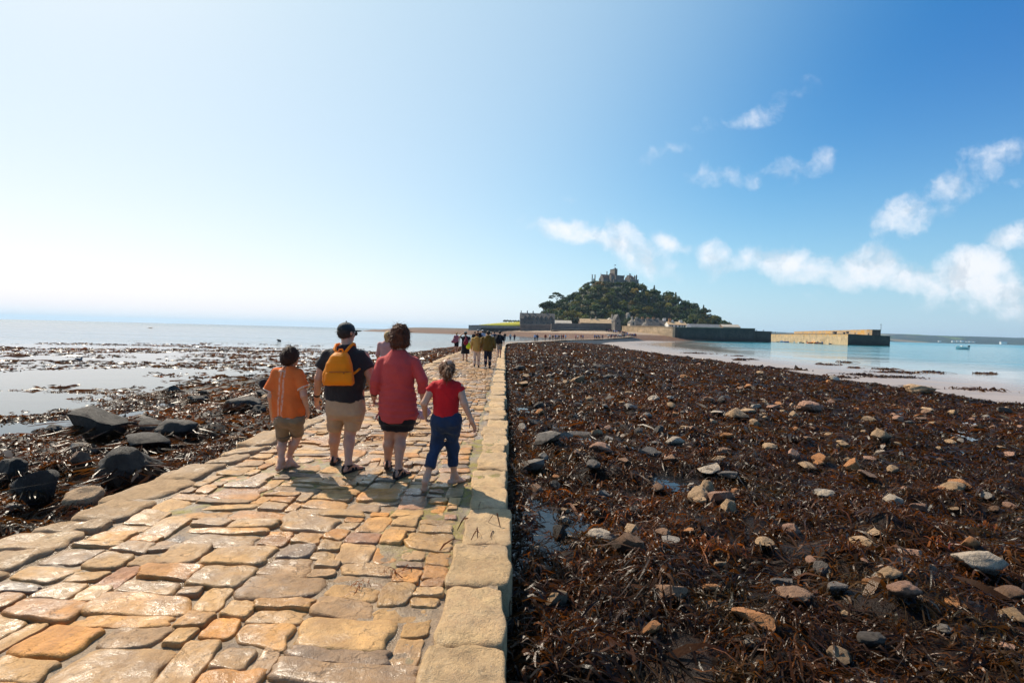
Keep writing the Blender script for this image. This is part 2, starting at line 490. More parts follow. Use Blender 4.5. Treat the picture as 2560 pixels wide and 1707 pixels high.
# wave height: calm in the weedy shallows on the left, small chop outside
right = sstep(-6, 20, Xs - XC(Ys))
calm = np.where(Xs < XC(Ys), sstep(55, 110, Ys - Xs * .15), sstep(0.02, .5, depth))
m, nt = new_mat('sea_water'); g = NG(nt)
pp = g.pos(); sxyz = g.n('ShaderNodeSeparateXYZ', None, Vector=pp)
dep = g.attr('depth').outputs['Fac']; chop = g.attr('chop').outputs['Fac']; rt = g.attr('bay').outputs['Fac']
dist = g.n('ShaderNodeVectorMath', {'operation': 'LENGTH'}, i0=pp).outputs['Value']
deepc = g.mix(rt, (.05, .085, .11), (.004, .19, .235))
shal = g.mix(rt, (.10, .09, .075), (.27, .235, .19))
st = g.noise(g.vm('MULTIPLY', pp, (.018, .10, 1)), 1.0, 4, .6)
dd = g.m('ADD', dep, g.m('MULTIPLY', g.m('SUBTRACT', st.outputs[0], .5), .35))
col = g.mix(g.mr(dd, .04, .62, 0, 1, True), shal, deepc)
w1 = g.noise(g.vm('MULTIPLY', pp, (.55, 1.0, 1)), 1.1, 5, .6)
w2 = g.noise(g.vm('MULTIPLY', pp, (.25, .7, 1)), .22, 4, .6)
w3 = g.noise(g.vm('MULTIPLY', pp, (.05, .16, 1)), .25, 3, .5)
hgt = g.m('ADD', g.m('MULTIPLY', w1.outputs[0], .10), g.m('ADD', g.m('MULTIPLY', w2.outputs[0], .55), g.m('MULTIPLY', w3.outputs[0], 1.6)))
bp = g.bump(hgt, 1.0, 1.0); g.put(bp.node.inputs['Strength'], g.m('MULTIPLY_ADD', chop, .80, .02))
# foam on the small breakers of the bay
fo = g.noise(g.vm('MULTIPLY', pp, (.05, .55, 1)), 1.0, 5, .62, .4)
fl = g.m('MULTIPLY', g.mr(fo.outputs[0], .60, .68), g.m('MULTIPLY', g.mr(dep, .03, .10), g.mr(dep, .75, .30)))
fl = g.m('MULTIPLY', fl, g.m('MULTIPLY', rt, .7))
rough = g.mr(dist, 60, 900, .06, .22)
water = g.pbsdf(col, rough, bp, .5, IOR=1.33)
foam = g.pbsdf((.75, .75, .74), .8)
mx = g.n('ShaderNodeMixShader', None, Fac=fl); g.put(mx.inputs[1], water); g.put(mx.inputs[2], foam)
g.out(mx.outputs[0])
M_SEA = m
o = link('sea', mesh_np('sea', np.stack([Xs, Ys, np.full_like(Xs, SEA)], -1).reshape(-1, 3), Fs, M_SEA,
                        attrs={'depth': depth.ravel(), 'chop': calm.ravel(), 'bay': right.ravel()}))
tag(o, 'sea at low tide, silver towards the sun and turquoise in the bay', kind='structure')

# standing pools
m, nt = new_mat('pool_water'); g = NG(nt)
wn = g.noise(g.pos(), 6.0, 3, .5)
g.out(g.pbsdf((.012, .014, .016), .03, g.bump(wn.outputs[0], .05, .02), .5, IOR=1.33))
M_POOL = m
for k, (cx, cy, a, b) in enumerate(POOLS):
    nseg = 48
    zb = float(base_z(cx, cy)[0]) - .012
    V = [(cx, cy, zb)]
    for r_ in (.6, 1.45):
        for i in range(nseg):
            th = 2 * PI * i / nseg
            V.append((cx + a * r_ * math.cos(th), cy + b * r_ * math.sin(th), zb))
    T = [(0, 1 + i, 1 + (i + 1) % nseg) for i in range(nseg)]
    Q = [(1 + i, 1 + nseg + i, 1 + nseg + (i + 1) % nseg, 1 + (i + 1) % nseg) for i in range(nseg)]
    o = link('pool_water', mesh_np('pool_water', V, [Q, T], M_POOL))
    tag(o, 'shallow pool of still water lying between the seaweed lumps', kind='structure')
# ------------------------------------------------------------------ causeway
def ring_stone(outline, n_r, h, crown, skirt, zb, edge=.06, rough=.006, seed=0.0, tilt=(0, 0)):
    """outline (k,2) -> domed stone: rings of vertices from centre to rim and a skirt going down"""
    k = len(outline); c = outline.mean(0)
    rr = np.concatenate([np.linspace(.28, .86, n_r - 3), [.94, .985, 1.0]])
    V = [np.array([[c[0], c[1], zb + h + crown]])]
    for r in rr:
        p = c + (outline - c) * r
        z = h + crown * (1 - r ** 2.2) - (h * .75) * max(0, (r - (1 - 2.2 * edge)) / (2.2 * edge)) ** 2.2
        V.append(np.column_stack([p, np.full(k, zb + z)]))
    p = c + (outline - c) * 1.03
    V.append(np.column_stack([p, np.full(k, zb - skirt)]))
    V = np.concatenate(V)
    V[:, 2] += fbm(V[:, 0] * 7 + seed, V[:, 1] * 7, seed, 3) * rough * 1.6 + (V[:, 0] - c[0]) * tilt[0] + (V[:, 1] - c[1]) * tilt[1]
    V[:, 2] += fbm(V[:, 0] * 28 + seed, V[:, 1] * 28, seed, 2) * rough * .5
    Q = []; T = [(0, 1 + i, 1 + (i + 1) % k) for i in range(k)]
    for j in range(len(rr)):
        a = 1 + j * k; b = a + k
        Q += [(a + i, b + i, b + (i + 1) % k, a + (i + 1) % k) for i in range(k)]
    return V, np.array(Q), np.array(T)

def rounded_outline(x0, x1, y0, y1, k, rs, e=4.0, jit=.1, lean=0.0):
    cx, cy = (x0 + x1) / 2, (y0 + y1) / 2; a, b = (x1 - x0) / 2, (y1 - y0) / 2
    th = np.linspace(0, 2 * PI, k, endpoint=False) + PI / k
    c, s = np.cos(th), np.sin(th)
    r = (np.abs(c) ** e + np.abs(s) ** e) ** (-1 / e)
    U, V = r * c, r * s
    cj = rs.uniform(-jit, jit, (4, 2)) * min(1.0, 1.0)
    wgt = [np.clip((1 + U) / 2, 0, 1) * np.clip((1 + V) / 2, 0, 1), np.clip((1 - U) / 2, 0, 1) * np.clip((1 + V) / 2, 0, 1),
           np.clip((1 - U) / 2, 0, 1) * np.clip((1 - V) / 2, 0, 1), np.clip((1 + U) / 2, 0, 1) * np.clip((1 - V) / 2, 0, 1)]
    px = cx + a * (U + lean * V) + sum(wgt[i] * cj[i, 0] for i in range(4)) * a * .9
    py = cy + b * V + sum(wgt[i] * cj[i, 1] for i in range(4)) * b * 1.5
    ph = rs.uniform(0, 6, 3)
    wob = 1 + .035 * np.sin(3 * th + ph[0]) + .03 * np.sin(5 * th + ph[1]) + .02 * np.sin(8 * th + ph[2])
    return np.column_stack([cx + (px - cx) * wob, cy + (py - cy) * wob])

def ragged(o, a=.05):
    c = o.mean(0); ph = rs.uniform(0, 99)
    return c + (o - c) * (1 + a * fbm(o[:, 0] * 6 + ph, o[:, 1] * 6, ph, 3))[:, None]
rs = np.random.default_rng(5)
PAL = np.array([(.40, .245, .105), (.37, .20, .072), (.33, .225, .125), (.29, .205, .135), (.205, .155, .125), (.39, .27, .145), (.24, .125, .08), (.42, .22, .065), (.34, .24, .145), (.165, .13, .115), (.30, .165, .105), (.37, .25, .125)])
PAL = PAL * np.array([1.18, 1.0, .74])
WTS = np.array([3.4, 2.2, 3, 2.5, .9, 3.4, .3, 1.3, 2.5, .6, .35, 3.4]); WTS /= WTS.sum()

class Heap:
    def __init__(s): s.V = []; s.Q = []; s.T = []; s.C = []; s.n = 0
    def add(s, V, Q, T, col):
        s.V.append(V); s.Q.append(np.asarray(Q) + s.n); s.T.append(np.asarray(T) + s.n)
        s.C.append(np.tile(np.asarray(col, float), (len(V), 1))); s.n += len(V)
    def mesh(s, name, mat):
        return mesh_np(name, np.concatenate(s.V), [np.concatenate(s.Q), np.concatenate(s.T)], mat, attrs={'tint': np.concatenate(s.C)})

def mat_stone(name, gran=0.0, wet=.5):
    m, nt = new_mat(name); g = NG(nt)
    pp = g.pos(); t = g.attr('tint').outputs['Color']
    n1 = g.noise(pp, 5.0, 6, .65, .4); n2 = g.noise(pp, 34.0, 5, .65); n3 = g.noise(pp, 160.0, 3, .6)
    c = g.mix(.75, t, g.ramp(n1.outputs[0], [(.25, (.22, .18, .15)), (.5, (.52, .50, .47)), (.75, (.86, .80, .70))]), 'OVERLAY')
    n4 = g.noise(pp, 13.0, 5, .7, 1.2)
    c = g.mix(g.mr(n4.outputs[0], .56, .66, 0, .6), c, g.mix(.5, c, (.10, .06, .04)))
    cr = g.n('ShaderNodeTexVoronoi', {'feature': 'DISTANCE_TO_EDGE'}, Scale=6.5); g.put(cr.inputs['Vector'], g.vm('ADD', pp, g.vm('MULTIPLY', n4.outputs['Color'], (.12, .12, .12))))
    crack = g.m('MULTIPLY', g.mr(cr.outputs[0], .014, .0), g.mr(n1.outputs[0], .5, .6))
    c = g.mix(g.m('MULTIPLY', crack, .6), c, (.05, .035, .025))
    c = g.mix(g.mr(n2.outputs[0], .55, .72, 0, .55), c, (.34, .17, .06))
    c = g.mix(g.mr(n3.outputs[0], .56, .70, 0, .5 + gran * .3), c, (.12, .085, .06) if not gran else (.23, .15, .08))
    if gran:
        c = g.mix(g.mr(n2.outputs[0], .5, .35, 0, .6), c, (.68, .48, .27))
    if gran: c = g.mix(.45, c, t)
    wn = g.noise(pp, 1.6, 4, .6)
    damp = g.mr(wn.outputs[0], .42, .6, 0, 1)
    c = g.mix(g.m('MULTIPLY', damp, .32 * wet), c, g.mix(.55, c, (.05, .035, .025)))
    rough = g.m('ADD', g.m('MULTIPLY_ADD', damp, -.30 * wet, .46 + gran * .3), g.m('MULTIPLY', g.m('SUBTRACT', n2.outputs[0], .5), .35))
    hb = g.m('ADD', g.m('ADD', g.m('MULTIPLY', n2.outputs[0], .8 + gran), g.m('MULTIPLY', n3.outputs[0], .45 + gran)), g.m('SUBTRACT', g.m('MULTIPLY', n4.outputs[0], .9), g.m('MULTIPLY', crack, .8)))
    b = g.bump(hb, .8, .014 + .003 * gran)
    if gran:
        n5 = g.noise(pp, 2.6, 5, .7); c = g.mix(g.mr(n5.outputs[0], .50, .68, 0, .30), c, (.20, .125, .06)); c = g.mix(g.mr(n2.outputs[0], .64, .72, 0, .5), c, (.62, .55, .43))
    smooth_n = g.bump(g.m('ADD', n1.outputs[0], g.m('MULTIPLY', n4.outputs[0], .35)), .55, .03)
    sh = g.n('ShaderNodeBsdfPrincipled', None, Base_Color=c, Roughness=g.m('ADD', rough, .12), Normal=b, Specular_IOR_Level=.3, Coat_Weight=g.m('MULTIPLY', g.mr(wn.outputs[0], .44, .56), .55 * wet), Coat_Roughness=.24, Coat_Normal=smooth_n)
    g.out(sh.outputs[0])
    return m
M_COB = mat_stone('cobblestone', 0, 1.0)
M_KERB = mat_stone('kerb_granite', 1.0, .35)

XL, XR = XC(0) - HW, XC(0) + HW                     # -3.47 .. .03
cob = Heap(); kerb = Heap(); lefts = Heap()
# right kerb of big blocks
y = -.6
while y < 62:
    L = rs.uniform(.45, .85) if y > 1.2 else rs.uniform(.5, .8)
    k = 44 if y < 9 else 24 if y < 25 else 14
    nr = 9 if y < 9 else 6 if y < 25 else 5
    dx = float(XC(y) - XC(0)); z0 = float(ZC(y))
    o_ = ragged(rounded_outline(XR - rs.uniform(.29, .40) + dx, XR + rs.uniform(.0, .08) + dx, y + .003, y + L - .003, k, rs, rs.uniform(9, 20), .05), .035)
    V, Q, T = ring_stone(o_, nr, .024, .002, .55, z0 - .014 + rs.uniform(-.014, .010), .035, .016 if y < 12 else .008, rs.uniform(0, 90), (rs.uniform(-.03, .02), rs.uniform(-.02, .02)))
    kerb.add(V, Q, T, np.array([.56, .375, .20]) * rs.uniform(.88, 1.08)); y += L
# left edging of rough slabs sloping down to the weed
y = -.6
while y < 62:
    L = rs.uniform(.2, .75)
    k = 36 if y < 12 else 16
    if rs.random() < .14: y += L * .6; continue
    dx = float(XC(y) - XC(0)); z0 = float(ZC(y))
    o_ = ragged(rounded_outline(XL + rs.uniform(-.34, -.06) + dx, XL + rs.uniform(.26, .34) + dx, y + .003, y + L - .003, k, rs, rs.uniform(4, 9), .12), .10)
    V, Q, T = ring_stone(o_, 9 if y < 12 else 5, .03, .006, .5, z0 - .02 + rs.uniform(-.025, .01), .05, .020 if y < 14 else .008, rs.uniform(0, 90), (rs.uniform(.02, .12), rs.uniform(-.03, .03)))
    lefts.add(V, Q, T, np.array([.52, .345, .195]) * rs.uniform(.85, 1.1)); y += L
# the paving between them: irregular setts packed on a warped grid
xa, xb = XL + .33, XR - .41
CX, CY = .060, .058
NX = int((xb - xa) / CX); NYG = int(63 / CY)
occ = np.zeros((NYG, NX), bool)
def wx(x, y): return x + .055 * fbm(x * 1.7, y * 1.7, 31.0, 3) + .05 * fbm(x * .6, y * .6, 37.0, 2)
def wy(x, y): return y + .075 * fbm(x * 1.5, y * 1.5, 41.0, 3) + .10 * fbm(x * .5, y * .4, 47.0, 2) - .05 * (x - xa)
for j in range(NYG):
    y = -.7 + j * CY; big = max(0.0, 1 - y / 10)
    i = 0
    while i < NX:
        if occ[j, i]: i += 1; continue
        fr = sstep(.62, .85, i / NX)
        run = 0
        while i + run < NX and not occ[j, i + run]: run += 1
        wn = int(np.clip(rs.lognormal(math.log(6.2 + 2.2 * big - 1.6 * fr), .36), 2, 14)); hn = int(np.clip(rs.lognormal(math.log(3.2 + 1.1 * big - .4 * fr), .30), 2, 7))
        wn = max(wn, hn - 1) if rs.random() < .8 else wn
        if run - wn < 2: wn = run
        wn = min(wn, run, 15); hn = min(hn, NYG - j)
        for h2 in range(hn):
            if occ[j + h2, i:i + wn].any(): hn = h2; break
        occ[j:j + hn, i:i + wn] = True
        x0, x1, y0, y1 = xa + i * CX, xa + (i + wn) * CX, y, y + hn * CY
        i += wn
        k = 40 if y < 6 else 26 if y < 12 else 14 if y < 30 else 10
        nr = 10 if y < 6 else 7 if y < 12 else 5
        gx, gy = rs.uniform(.003, .012), rs.uniform(.003, .011)
        o_ = rounded_outline(x0 + gx, x1 - gx, y0 + gy, y1 - gy, k, rs, rs.uniform(4.5, 14.0), rs.uniform(.05, .24))
        o_ = np.column_stack([wx(o_[:, 0], o_[:, 1]), wy(o_[:, 0], o_[:, 1])])
        ctr = o_.mean(0); ph = rs.uniform(0, 90)
        o_ = ctr + (o_ - ctr) * (1 + .075 * fbm(o_[:, 0] * 11 + ph, o_[:, 1] * 11, ph, 3))[:, None]
        if o_[:, 0].max() > xb + .12 + 0: o_[:, 0] = np.minimum(o_[:, 0], xb + .10)
        o_[:, 0] = np.maximum(o_[:, 0], xa - .10); o_[:, 0] += float(XC(y) - XC(0)); z0 = float(ZC(y))
        sz = math.sqrt((x1 - x0) * (y1 - y0)); low = rs.random() < .18
        V, Q, T = ring_stone(o_, nr, rs.uniform(.014, .028), .010 * sz * rs.uniform(.1, 1.2), .05, z0 - .018 + (-.014 if low else rs.uniform(-.006, .010)), rs.uniform(.018, .05), .0085, rs.uniform(0, 90), (rs.uniform(-.045, .045), rs.uniform(-.055, .055)))
        cob.add(V, Q, T, PAL[rs.choice(len(PAL), p=WTS)] * rs.uniform(.82, 1.12))
# bed of wet mortar, moss and grit
yy = np.concatenate([np.arange(-.8, 9, .022), np.arange(9, 62, .12), np.arange(62, 272, 1.2)])
xx = np.linspace(-HW + .03, HW - .03, 150)
Yb, Ub = np.meshgrid(yy, xx, indexing='ij')
Xb = XC(Yb) + Ub * (1 + .25 * sstep(60, 110, Yb))
Zb = ZC(Yb) - .019 + fbm(Xb * 4, Yb * 4, 7.0, 4) * .016 + fbm(Xb * 22, Yb * 22, 9.0, 2) * .006 + .03 * sstep(58, 66, Yb)
nr_, nc_ = Yb.shape
i = np.arange(nr_ - 1)[:, None] * nc_ + np.arange(nc_ - 1)[None, :]
Fb = np.stack([i, i + 1, i + nc_ + 1, i + nc_], -1).reshape(-1, 4)
mossm = (sstep(-.25, .15, fbm(Xb * 1.3, Yb * .7, 3.0, 4) + (Ub - (HW - .65)) * .6 - .10) * sstep(HW - 1.5, HW - .6, Ub) + .9 * sstep(.36, .46, fbm(Xb * 1.1, Yb * 1.1, 21.0, 4))) * sstep(22, 9, Yb)
mossm = np.clip(mossm + sstep(.06, .0, np.abs(Ub - (HW - .42) - .05 * fbm(Yb * 1.5, 0 * Yb, 3.0, 2))) * sstep(-.12, .22, fbm(Xb, Yb * .9, 5.0, 3)) * sstep(45, 15, Yb), 0, 1)
Zb += mossm * .012
m, nt = new_mat('mortar_bed'); g = NG(nt)
pp = g.pos(); ms = g.attr('moss').outputs['Fac']
n1 = g.noise(pp, 7, 6, .65); n2 = g.noise(pp, 60, 5, .65); n3 = g.noise(pp, 2.0, 3, .5)
c = g.ramp(n1.outputs[0], [(.28, (.12, .072, .038)), (.5, (.25, .165, .092)), (.72, (.40, .28, .165))])
c = g.mix(g.mr(n2.outputs[0], .56, .66, 0, .75), c, (.07, .05, .04))
c = g.mix(g.m('MULTIPLY', g.m('MULTIPLY', ms, g.mr(n1.outputs[0], .40, .55)), g.mr(n2.outputs[0], .30, .52)), c, g.ramp(n1.outputs[0], [(.3, (.09, .075, .012)), (.7, (.27, .22, .025))]))
wt = g.mr(n3.outputs[0], .45, .62)
rough = g.m('ADD', g.m('MULTIPLY_ADD', wt, -.42, .62), g.m('MULTIPLY', ms, .25))
c = g.mix(g.m('MULTIPLY', wt, .35), c, g.mix(.5, c, (.06, .04, .025)))
g.out(g.pbsdf(c, rough, g.bump(g.m('ADD', n1.outputs[0], g.m('MULTIPLY', n2.outputs[0], .7)), .9, .02), .5))
M_MORT = m
cw = link('causeway', mesh_np('mortar_bed', np.stack([Xb, Yb, Zb], -1).reshape(-1, 3), Fb, M_MORT, attrs={'moss': mossm.ravel()}))
tag(cw, 'cobbled stone causeway of wet tan setts running out to the island', kind='structure')
part('cobblestones', cob.mesh('cobblestones', M_COB), cw)
part('kerb_stones', kerb.mesh('kerb_stones', M_KERB), cw)
part('edging_stones', lefts.mesh('edging_stones', M_KERB), cw)
# ------------------------------------------------------------------ seaweed
rs = np.random.default_rng(21)
def frond_patch(cx, cy, cz, n, length, width, seg, lift, colf):
    """ribbons fanning out of clump centres; arrays per frond -> V, F, tint"""
    N = len(cx)
    th = rs.uniform(0, 2 * PI, N)
    bend = rs.normal(0, .9, N); L = length * rs.lognormal(-.05, .5, N); W = width * rs.lognormal(-.1, .42, N)
    up = lift * rs.uniform(.2, 1.3, N); roll = rs.uniform(-.9, .9, N)
    V = np.zeros((N, (seg + 1) * 2, 3)); 
    px, py = cx.copy(), cy.copy()
    st = L / seg
    for k in range(seg + 1):
        f = k / seg
        a = th + bend * f
        z = cz + up * np.sin(PI * min(1, f * 1.15)) - .02 * f + rs.normal(0, .004, N)
        wk = W * (.55 + .9 * f) * (1.0 if k < seg else .3) * .5 * rs.uniform(.55, 1.4, N)
        nx, ny = -np.sin(a), np.cos(a); rz = np.sin(roll + f * bend * .8)
        cr = np.cos(roll + f * bend * .8)
        V[:, 2 * k, 0] = px + nx * wk * cr; V[:, 2 * k, 1] = py + ny * wk * cr; V[:, 2 * k, 2] = z + wk * rz
        V[:, 2 * k + 1, 0] = px - nx * wk * cr; V[:, 2 * k + 1, 1] = py - ny * wk * cr; V[:, 2 * k + 1, 2] = z - wk * rz
        px = px + np.cos(a) * st; py = py + np.sin(a) * st
    base = (np.arange(N) * (seg + 1) * 2)[:, None]
    F = np.concatenate([base + np.array([[2 * k, 2 * k + 1, 2 * k + 3, 2 * k + 2]]) for k in range(seg)], 0)
    tint = np.repeat(colf, (seg + 1) * 2)
    return V.reshape(-1, 3), F, tint

def scatter(tadd, x0, x1, y0, y1, dens, per, length, width, seg, lift, spread, keep):
    A = (x1 - x0) * (y1 - y0)
    n = int(A * dens / per)
    X = rs.uniform(x0, x1, n); Y = rs.uniform(y0, y1, n)
    k = keep(X, Y); ok = rs.random(n) < k
    X, Y = X[ok], Y[ok]
    tone = tadd + fbm(X * .8, Y * .8, 4.4, 3) * .8 + fbm(X * .22, Y * .22, 9.4, 3) * 1.3 + rs.normal(0, .35, len(X))
    cx = np.repeat(X, per) + rs.normal(0, spread, len(X) * per); cy = np.repeat(Y, per) + rs.normal(0, spread, len(X) * per)
    d = np.abs(cx - XC(cy)); ok = (d > HW + .04) | (rs.random(len(cx)) < 0)
    tn = (np.repeat(tone, per) + rs.normal(0, .3, len(X) * per))[ok]; cx, cy = cx[ok], cy[ok]
    cz = np.maximum(ground_z(cx, cy), SEA - .01)
    return frond_patch(cx, cy, cz, len(cx), length, width, seg, lift, tn)

def in_view(X, Y, pad=1.0):
    return (np.abs(X) < 1.28 * Y + pad * 2) & (X < 1.12 * Y + pad) & (Y > .6)
def keep_right(X, Y):
    z, d, dr, dl, er, el = base_z(X, Y)
    e = sstep(1.03, .95, dr / er + fbm(X * .25, Y * .25, 3.3, 3) * .10)
    bald = .45 + .55 * sstep(-.45, .0, fbm(X * .35, Y * .35, 12.0, 3))
    return e * (d > HW) * (1 - pool_mask(X, Y, 1.35)) * in_view(X, Y) * bald
def keep_left(X, Y):
    z, d, dr, dl, er, el = base_z(X, Y)
    s = dl / el
    land = sstep(1.45, .95, s + fbm(X * .3, Y * .45, 6.0, 3) * .25)
    raft = sstep(-.10, .12, fbm(X * .09 + 3, Y * .22, 14.0, 4) + .18 * sstep(2.6, 1.2, s) - .10 * sstep(45, 75, Y)) * sstep(88, 60, Y) * sstep(4.2 + 45 / 12, 1.6, s * el / 12)
    fine = .35 + .65 * sstep(-.2, .15, fbm(X * .8, Y * 1.6, 2.0, 3))
    return np.maximum(land, raft * .85 * fine) * (d < -HW) * (1 - pool_mask(X, Y)) * in_view(X, Y)

SW = []
# right of the causeway: near, middle, far
SW.append(scatter(0, XR, 9, .8, 4.2, 1500, 16, .16, .011, 5, .065, .05, keep_right))
SW.append(scatter(0, XR, 14, 4.2, 9, 820, 15, .16, .015, 4, .07, .07, keep_right))
SW.append(scatter(0, XR, 28, 9, 20, 270, 10, .20, .032, 3, .09, .10, keep_right))
SW.append(scatter(0, XR, 30, 20, 46, 75, 8, .34, .060, 3, .13, .18, keep_right))
SW.append(scatter(0, XR, 34, 46, 130, 20, 6, .6, .13, 2, .18, .4, keep_right))
SW.append(scatter(-.5, XR, 9, .8, 7, 90, 26, .28, .013, 7, .10, .03, lambda X, Y: keep_right(X, Y) * (fbm(X * .6, Y * .6, 30.0, 3) > .05)))
SW.append(scatter(.9, XR, 12, .8, 9, 60, 20, .20, .014, 5, .10, .05, lambda X, Y: keep_right(X, Y) * (fbm(X * .7, Y * .7, 50.0, 3) > .12)))
# left
SW.append(scatter(.45, -9, XL, 2.2, 9, 850, 14, .15, .019, 4, .065, .06, keep_left))
SW.append(scatter(.45, -28, XL, 9, 22, 210, 10, .20, .036, 3, .06, .12, keep_left))
SW.append(scatter(.45, -60, XL, 22, 95, 18, 8, .45, .09, 2, .05, .35, keep_left))
SW.append(scatter(.45, -12, XL, 22, 110, 34, 6, .42, .09, 2, .12, .3, keep_left))
# a handful of stranded tufts out on the sand and on the causeway
def tuft(px, py, z, r, n, L, W_, tone, lift=.08):
    c = PZ(px, py, z)
    cx = c.x + rs.normal(0, r, n) * 1.6; cy = c.y + rs.normal(0, r, n) * .7
    cz = np.maximum(np.where(np.abs(cx - XC(cy)) < HW, ZC(cy) + .015, ground_z(cx, cy)), z if abs(z) < .2 else SEA)
    return frond_patch(cx, cy, cz, n, L, W_, 4 if abs(z) < .2 else 3, lift, np.full(n, tone) + rs.normal(0, .3, n))
for px, py, r in [(1752, 884, 1.0), (1740, 884, .8), (1790, 910, .5), (1977, 926, .5), (2252, 932, .9), (2240, 931, .6), (2195, 944, .5), (2152, 939, .4), (2256, 945, .5), (2470, 933, .3),
                  (1850, 902, .3), (2070, 912, .4), (2112, 905, .3), (2330, 930, .3), (2135, 920, .2), (2210, 923, .3), (2445, 977, .5), (2100, 946, .5), (1840, 890, .4), (1865, 899, .4)]:
    SW.append(tuft(px, py, -1.3, r, 60, .5, .10, rs.uniform(-.3, .6), .16))
for px, py, r, n, tone in [(930, 1095, .10, 60, .9), (1030, 1085, .07, 30, .4), (985, 1430, .02, 16, 1.9), (905, 1462, .018, 10, 1.9)]:
    SW.append(tuft(px, py, .02, r, n, .07 if tone > 1.5 else .12, .006 if tone > 1.5 else .012, tone, .025))
for px, py, r, n, tone in [(1390, 1440, .07, 80, 1.1), (1790, 1365, .07, 90, 2.0), (1690, 1345, .1, 40, 1.2), (1440, 1450, .25, 140, 1.0), (2080, 1400, .2, 120, 1.2)]:
    SW.append(tuft(px, py, -.36, r, n, .16, .012, tone, .09))
# ------------------------------------------------------------------ stones and boulders
def ico(sub):
    import bmesh
    bm = bmesh.new(); bmesh.ops.create_icosphere(bm, subdivisions=sub, radius=1.0)
    V = np.array([v.co[:] for v in bm.verts]); F_ = np.array([[v.index for v in f.verts] for f in bm.faces]); bm.free()
    return V, F_
def rock_mesh(name, seed, sub, dims, angular, rough=.10):
    V, F_ = ico(sub)
    r_ = np.random.default_rng(seed)
    P_ = V.copy()
    for _ in range(r_.integers(9, 14) if angular else r_.integers(4, 7)):      # split faces
        n_ = r_.normal(size=3); n_ /= np.linalg.norm(n_); dd_ = r_.uniform(.34, .68) if angular else r_.uniform(.62, .88)
        s_ = P_ @ n_; over = np.maximum(s_ - dd_, 0)
        P_ = P_ - over[:, None] * n_ * .95
    P_ = P_ * (1 + rough * (1.3 if angular else 2.6) * fbm(V[:, 0] * 1.3 + seed, V[:, 1] * 1.3, V[:, 2] * 1.3, 2))[:, None]
    P_ = P_ * (1 + rough * (.5 if angular else .9) * fbm(V[:, 0] * 4 + seed, V[:, 1] * 4, V[:, 2] * 4, 4))[:, None]
    P_ = P_ / np.abs(P_).max(0) * (np.array(dims) / 2)
    return P_, F_
def mat_rock(name):
    m, nt = new_mat(name); g = NG(nt)
    oi = g.n('ShaderNodeObjectInfo')
    pp = g.coord('Object')
    n1 = g.noise(pp, 7.0, 6, .65, .5); n2 = g.noise(pp, 45.0, 5, .65); n3 = g.noise(pp, 160.0, 3, .6)
    c = g.mix(.6, oi.outputs['Color'], g.ramp(n1.outputs[0], [(.25, (.22, .19, .17)), (.5, (.58, .56, .54)), (.75, (.92, .86, .78))]), 'OVERLAY')
    c = g.mix(g.mr(n2.outputs[0], .54, .70, 0, .5), c, (.11, .075, .055))
    c = g.mix(g.mr(n3.outputs[0], .58, .72, 0, .5), c, (.05, .04, .035))
    # weed and wet stain round the foot
    gz_ = g.n('ShaderNodeSeparateXYZ', None, Vector=g.coord('Generated')).outputs[2]
    foot = g.mr(g.m('ADD', gz_, g.m('MULTIPLY', n1.outputs[0], .25)), .62, .42, 0, .8, True)
    c = g.mix(foot, c, (.028, .018, .011))
    r_ = g.mr(n1.outputs[0], .3, .7, .75, .5)
    g.out(g.pbsdf(c, r_, g.bump(g.m('ADD', n2.outputs[0], g.m('MULTIPLY', n3.outputs[0], .5)), 1.0, .035), .25))
    return m
M_ROCK = mat_rock('weathered_stone')
RC = {'tan': (.42, .275, .155), 'grey': (.29, .25, .21), 'dark': (.075, .062, .052), 'orange': (.45, .20, .075), 'brown': (.26, .15, .09), 'pale': (.46, .375, .285), 'pink': (.40, .225, .15), 'slate': (.13, .11, .095), 'black': (.042, .034, .028)}
ROCKS = []; DRAPE = []
def rock(px, py, wpx, hf, tone, label, ang=1, zbase=None, sub=4, dep=.8, group='loose stones in the seaweed', cat='stone', sink=.12, seed=None, rot=None):
    """px,py: middle of its foot in the photo; wpx its width there; hf height / width"""
    lvl = -.5 if zbase is None else zbase
    for _ in range(6):
        c = PZ(px, py, lvl)
        if zbase is not None: break
        lvl = .5 * lvl + .5 * float(base_z(c.x, c.y)[0] + lump(c.x, c.y) * .6)
    w_ = wpx / FPX * c.y; h_ = w_ * hf
    sd = seed if seed is not None else len(ROCKS) * 7 + 3
    P_, F_ = rock_mesh('stone', sd, sub, (w_, w_ * dep, h_ / (1 - sink)), ang)
    P_[:, 2] += h_ / (1 - sink) * (.5 - sink)
    if cat == 'boulder': P_ *= np.array([1.08, 1.0, 1.3])
    name = 'boulder' if cat == 'boulder' else 'stone'
    me_ = mesh_np(name, P_, F_, M_ROCK)
    if ang: me_.set_sharp_from_angle(angle=R(24))
    o = link(name, me_)
    o.location = (c.x, c.y + w_ * dep * .3, lvl + .035 * (zbase is None))
    o.rotation_euler = (0, 0, rs.uniform(-.25, .25) if rot is None else rot)
    k = rs.uniform(.88, 1.12); o.color = (*[min(1, q * k) for q in RC[tone]], 1)
    tag(o, label, cat, group)
    ROCKS.append((c.x, c.y, w_)); DRAPE.append((o.location.x, o.location.y, lvl, w_, h_, dep)); return o
def b4(zx, zy): return zx / 2.45, 760 + zy / 2.45          # left close-up -> photo
LB = 'boulders on the weedy shore left of the causeway'
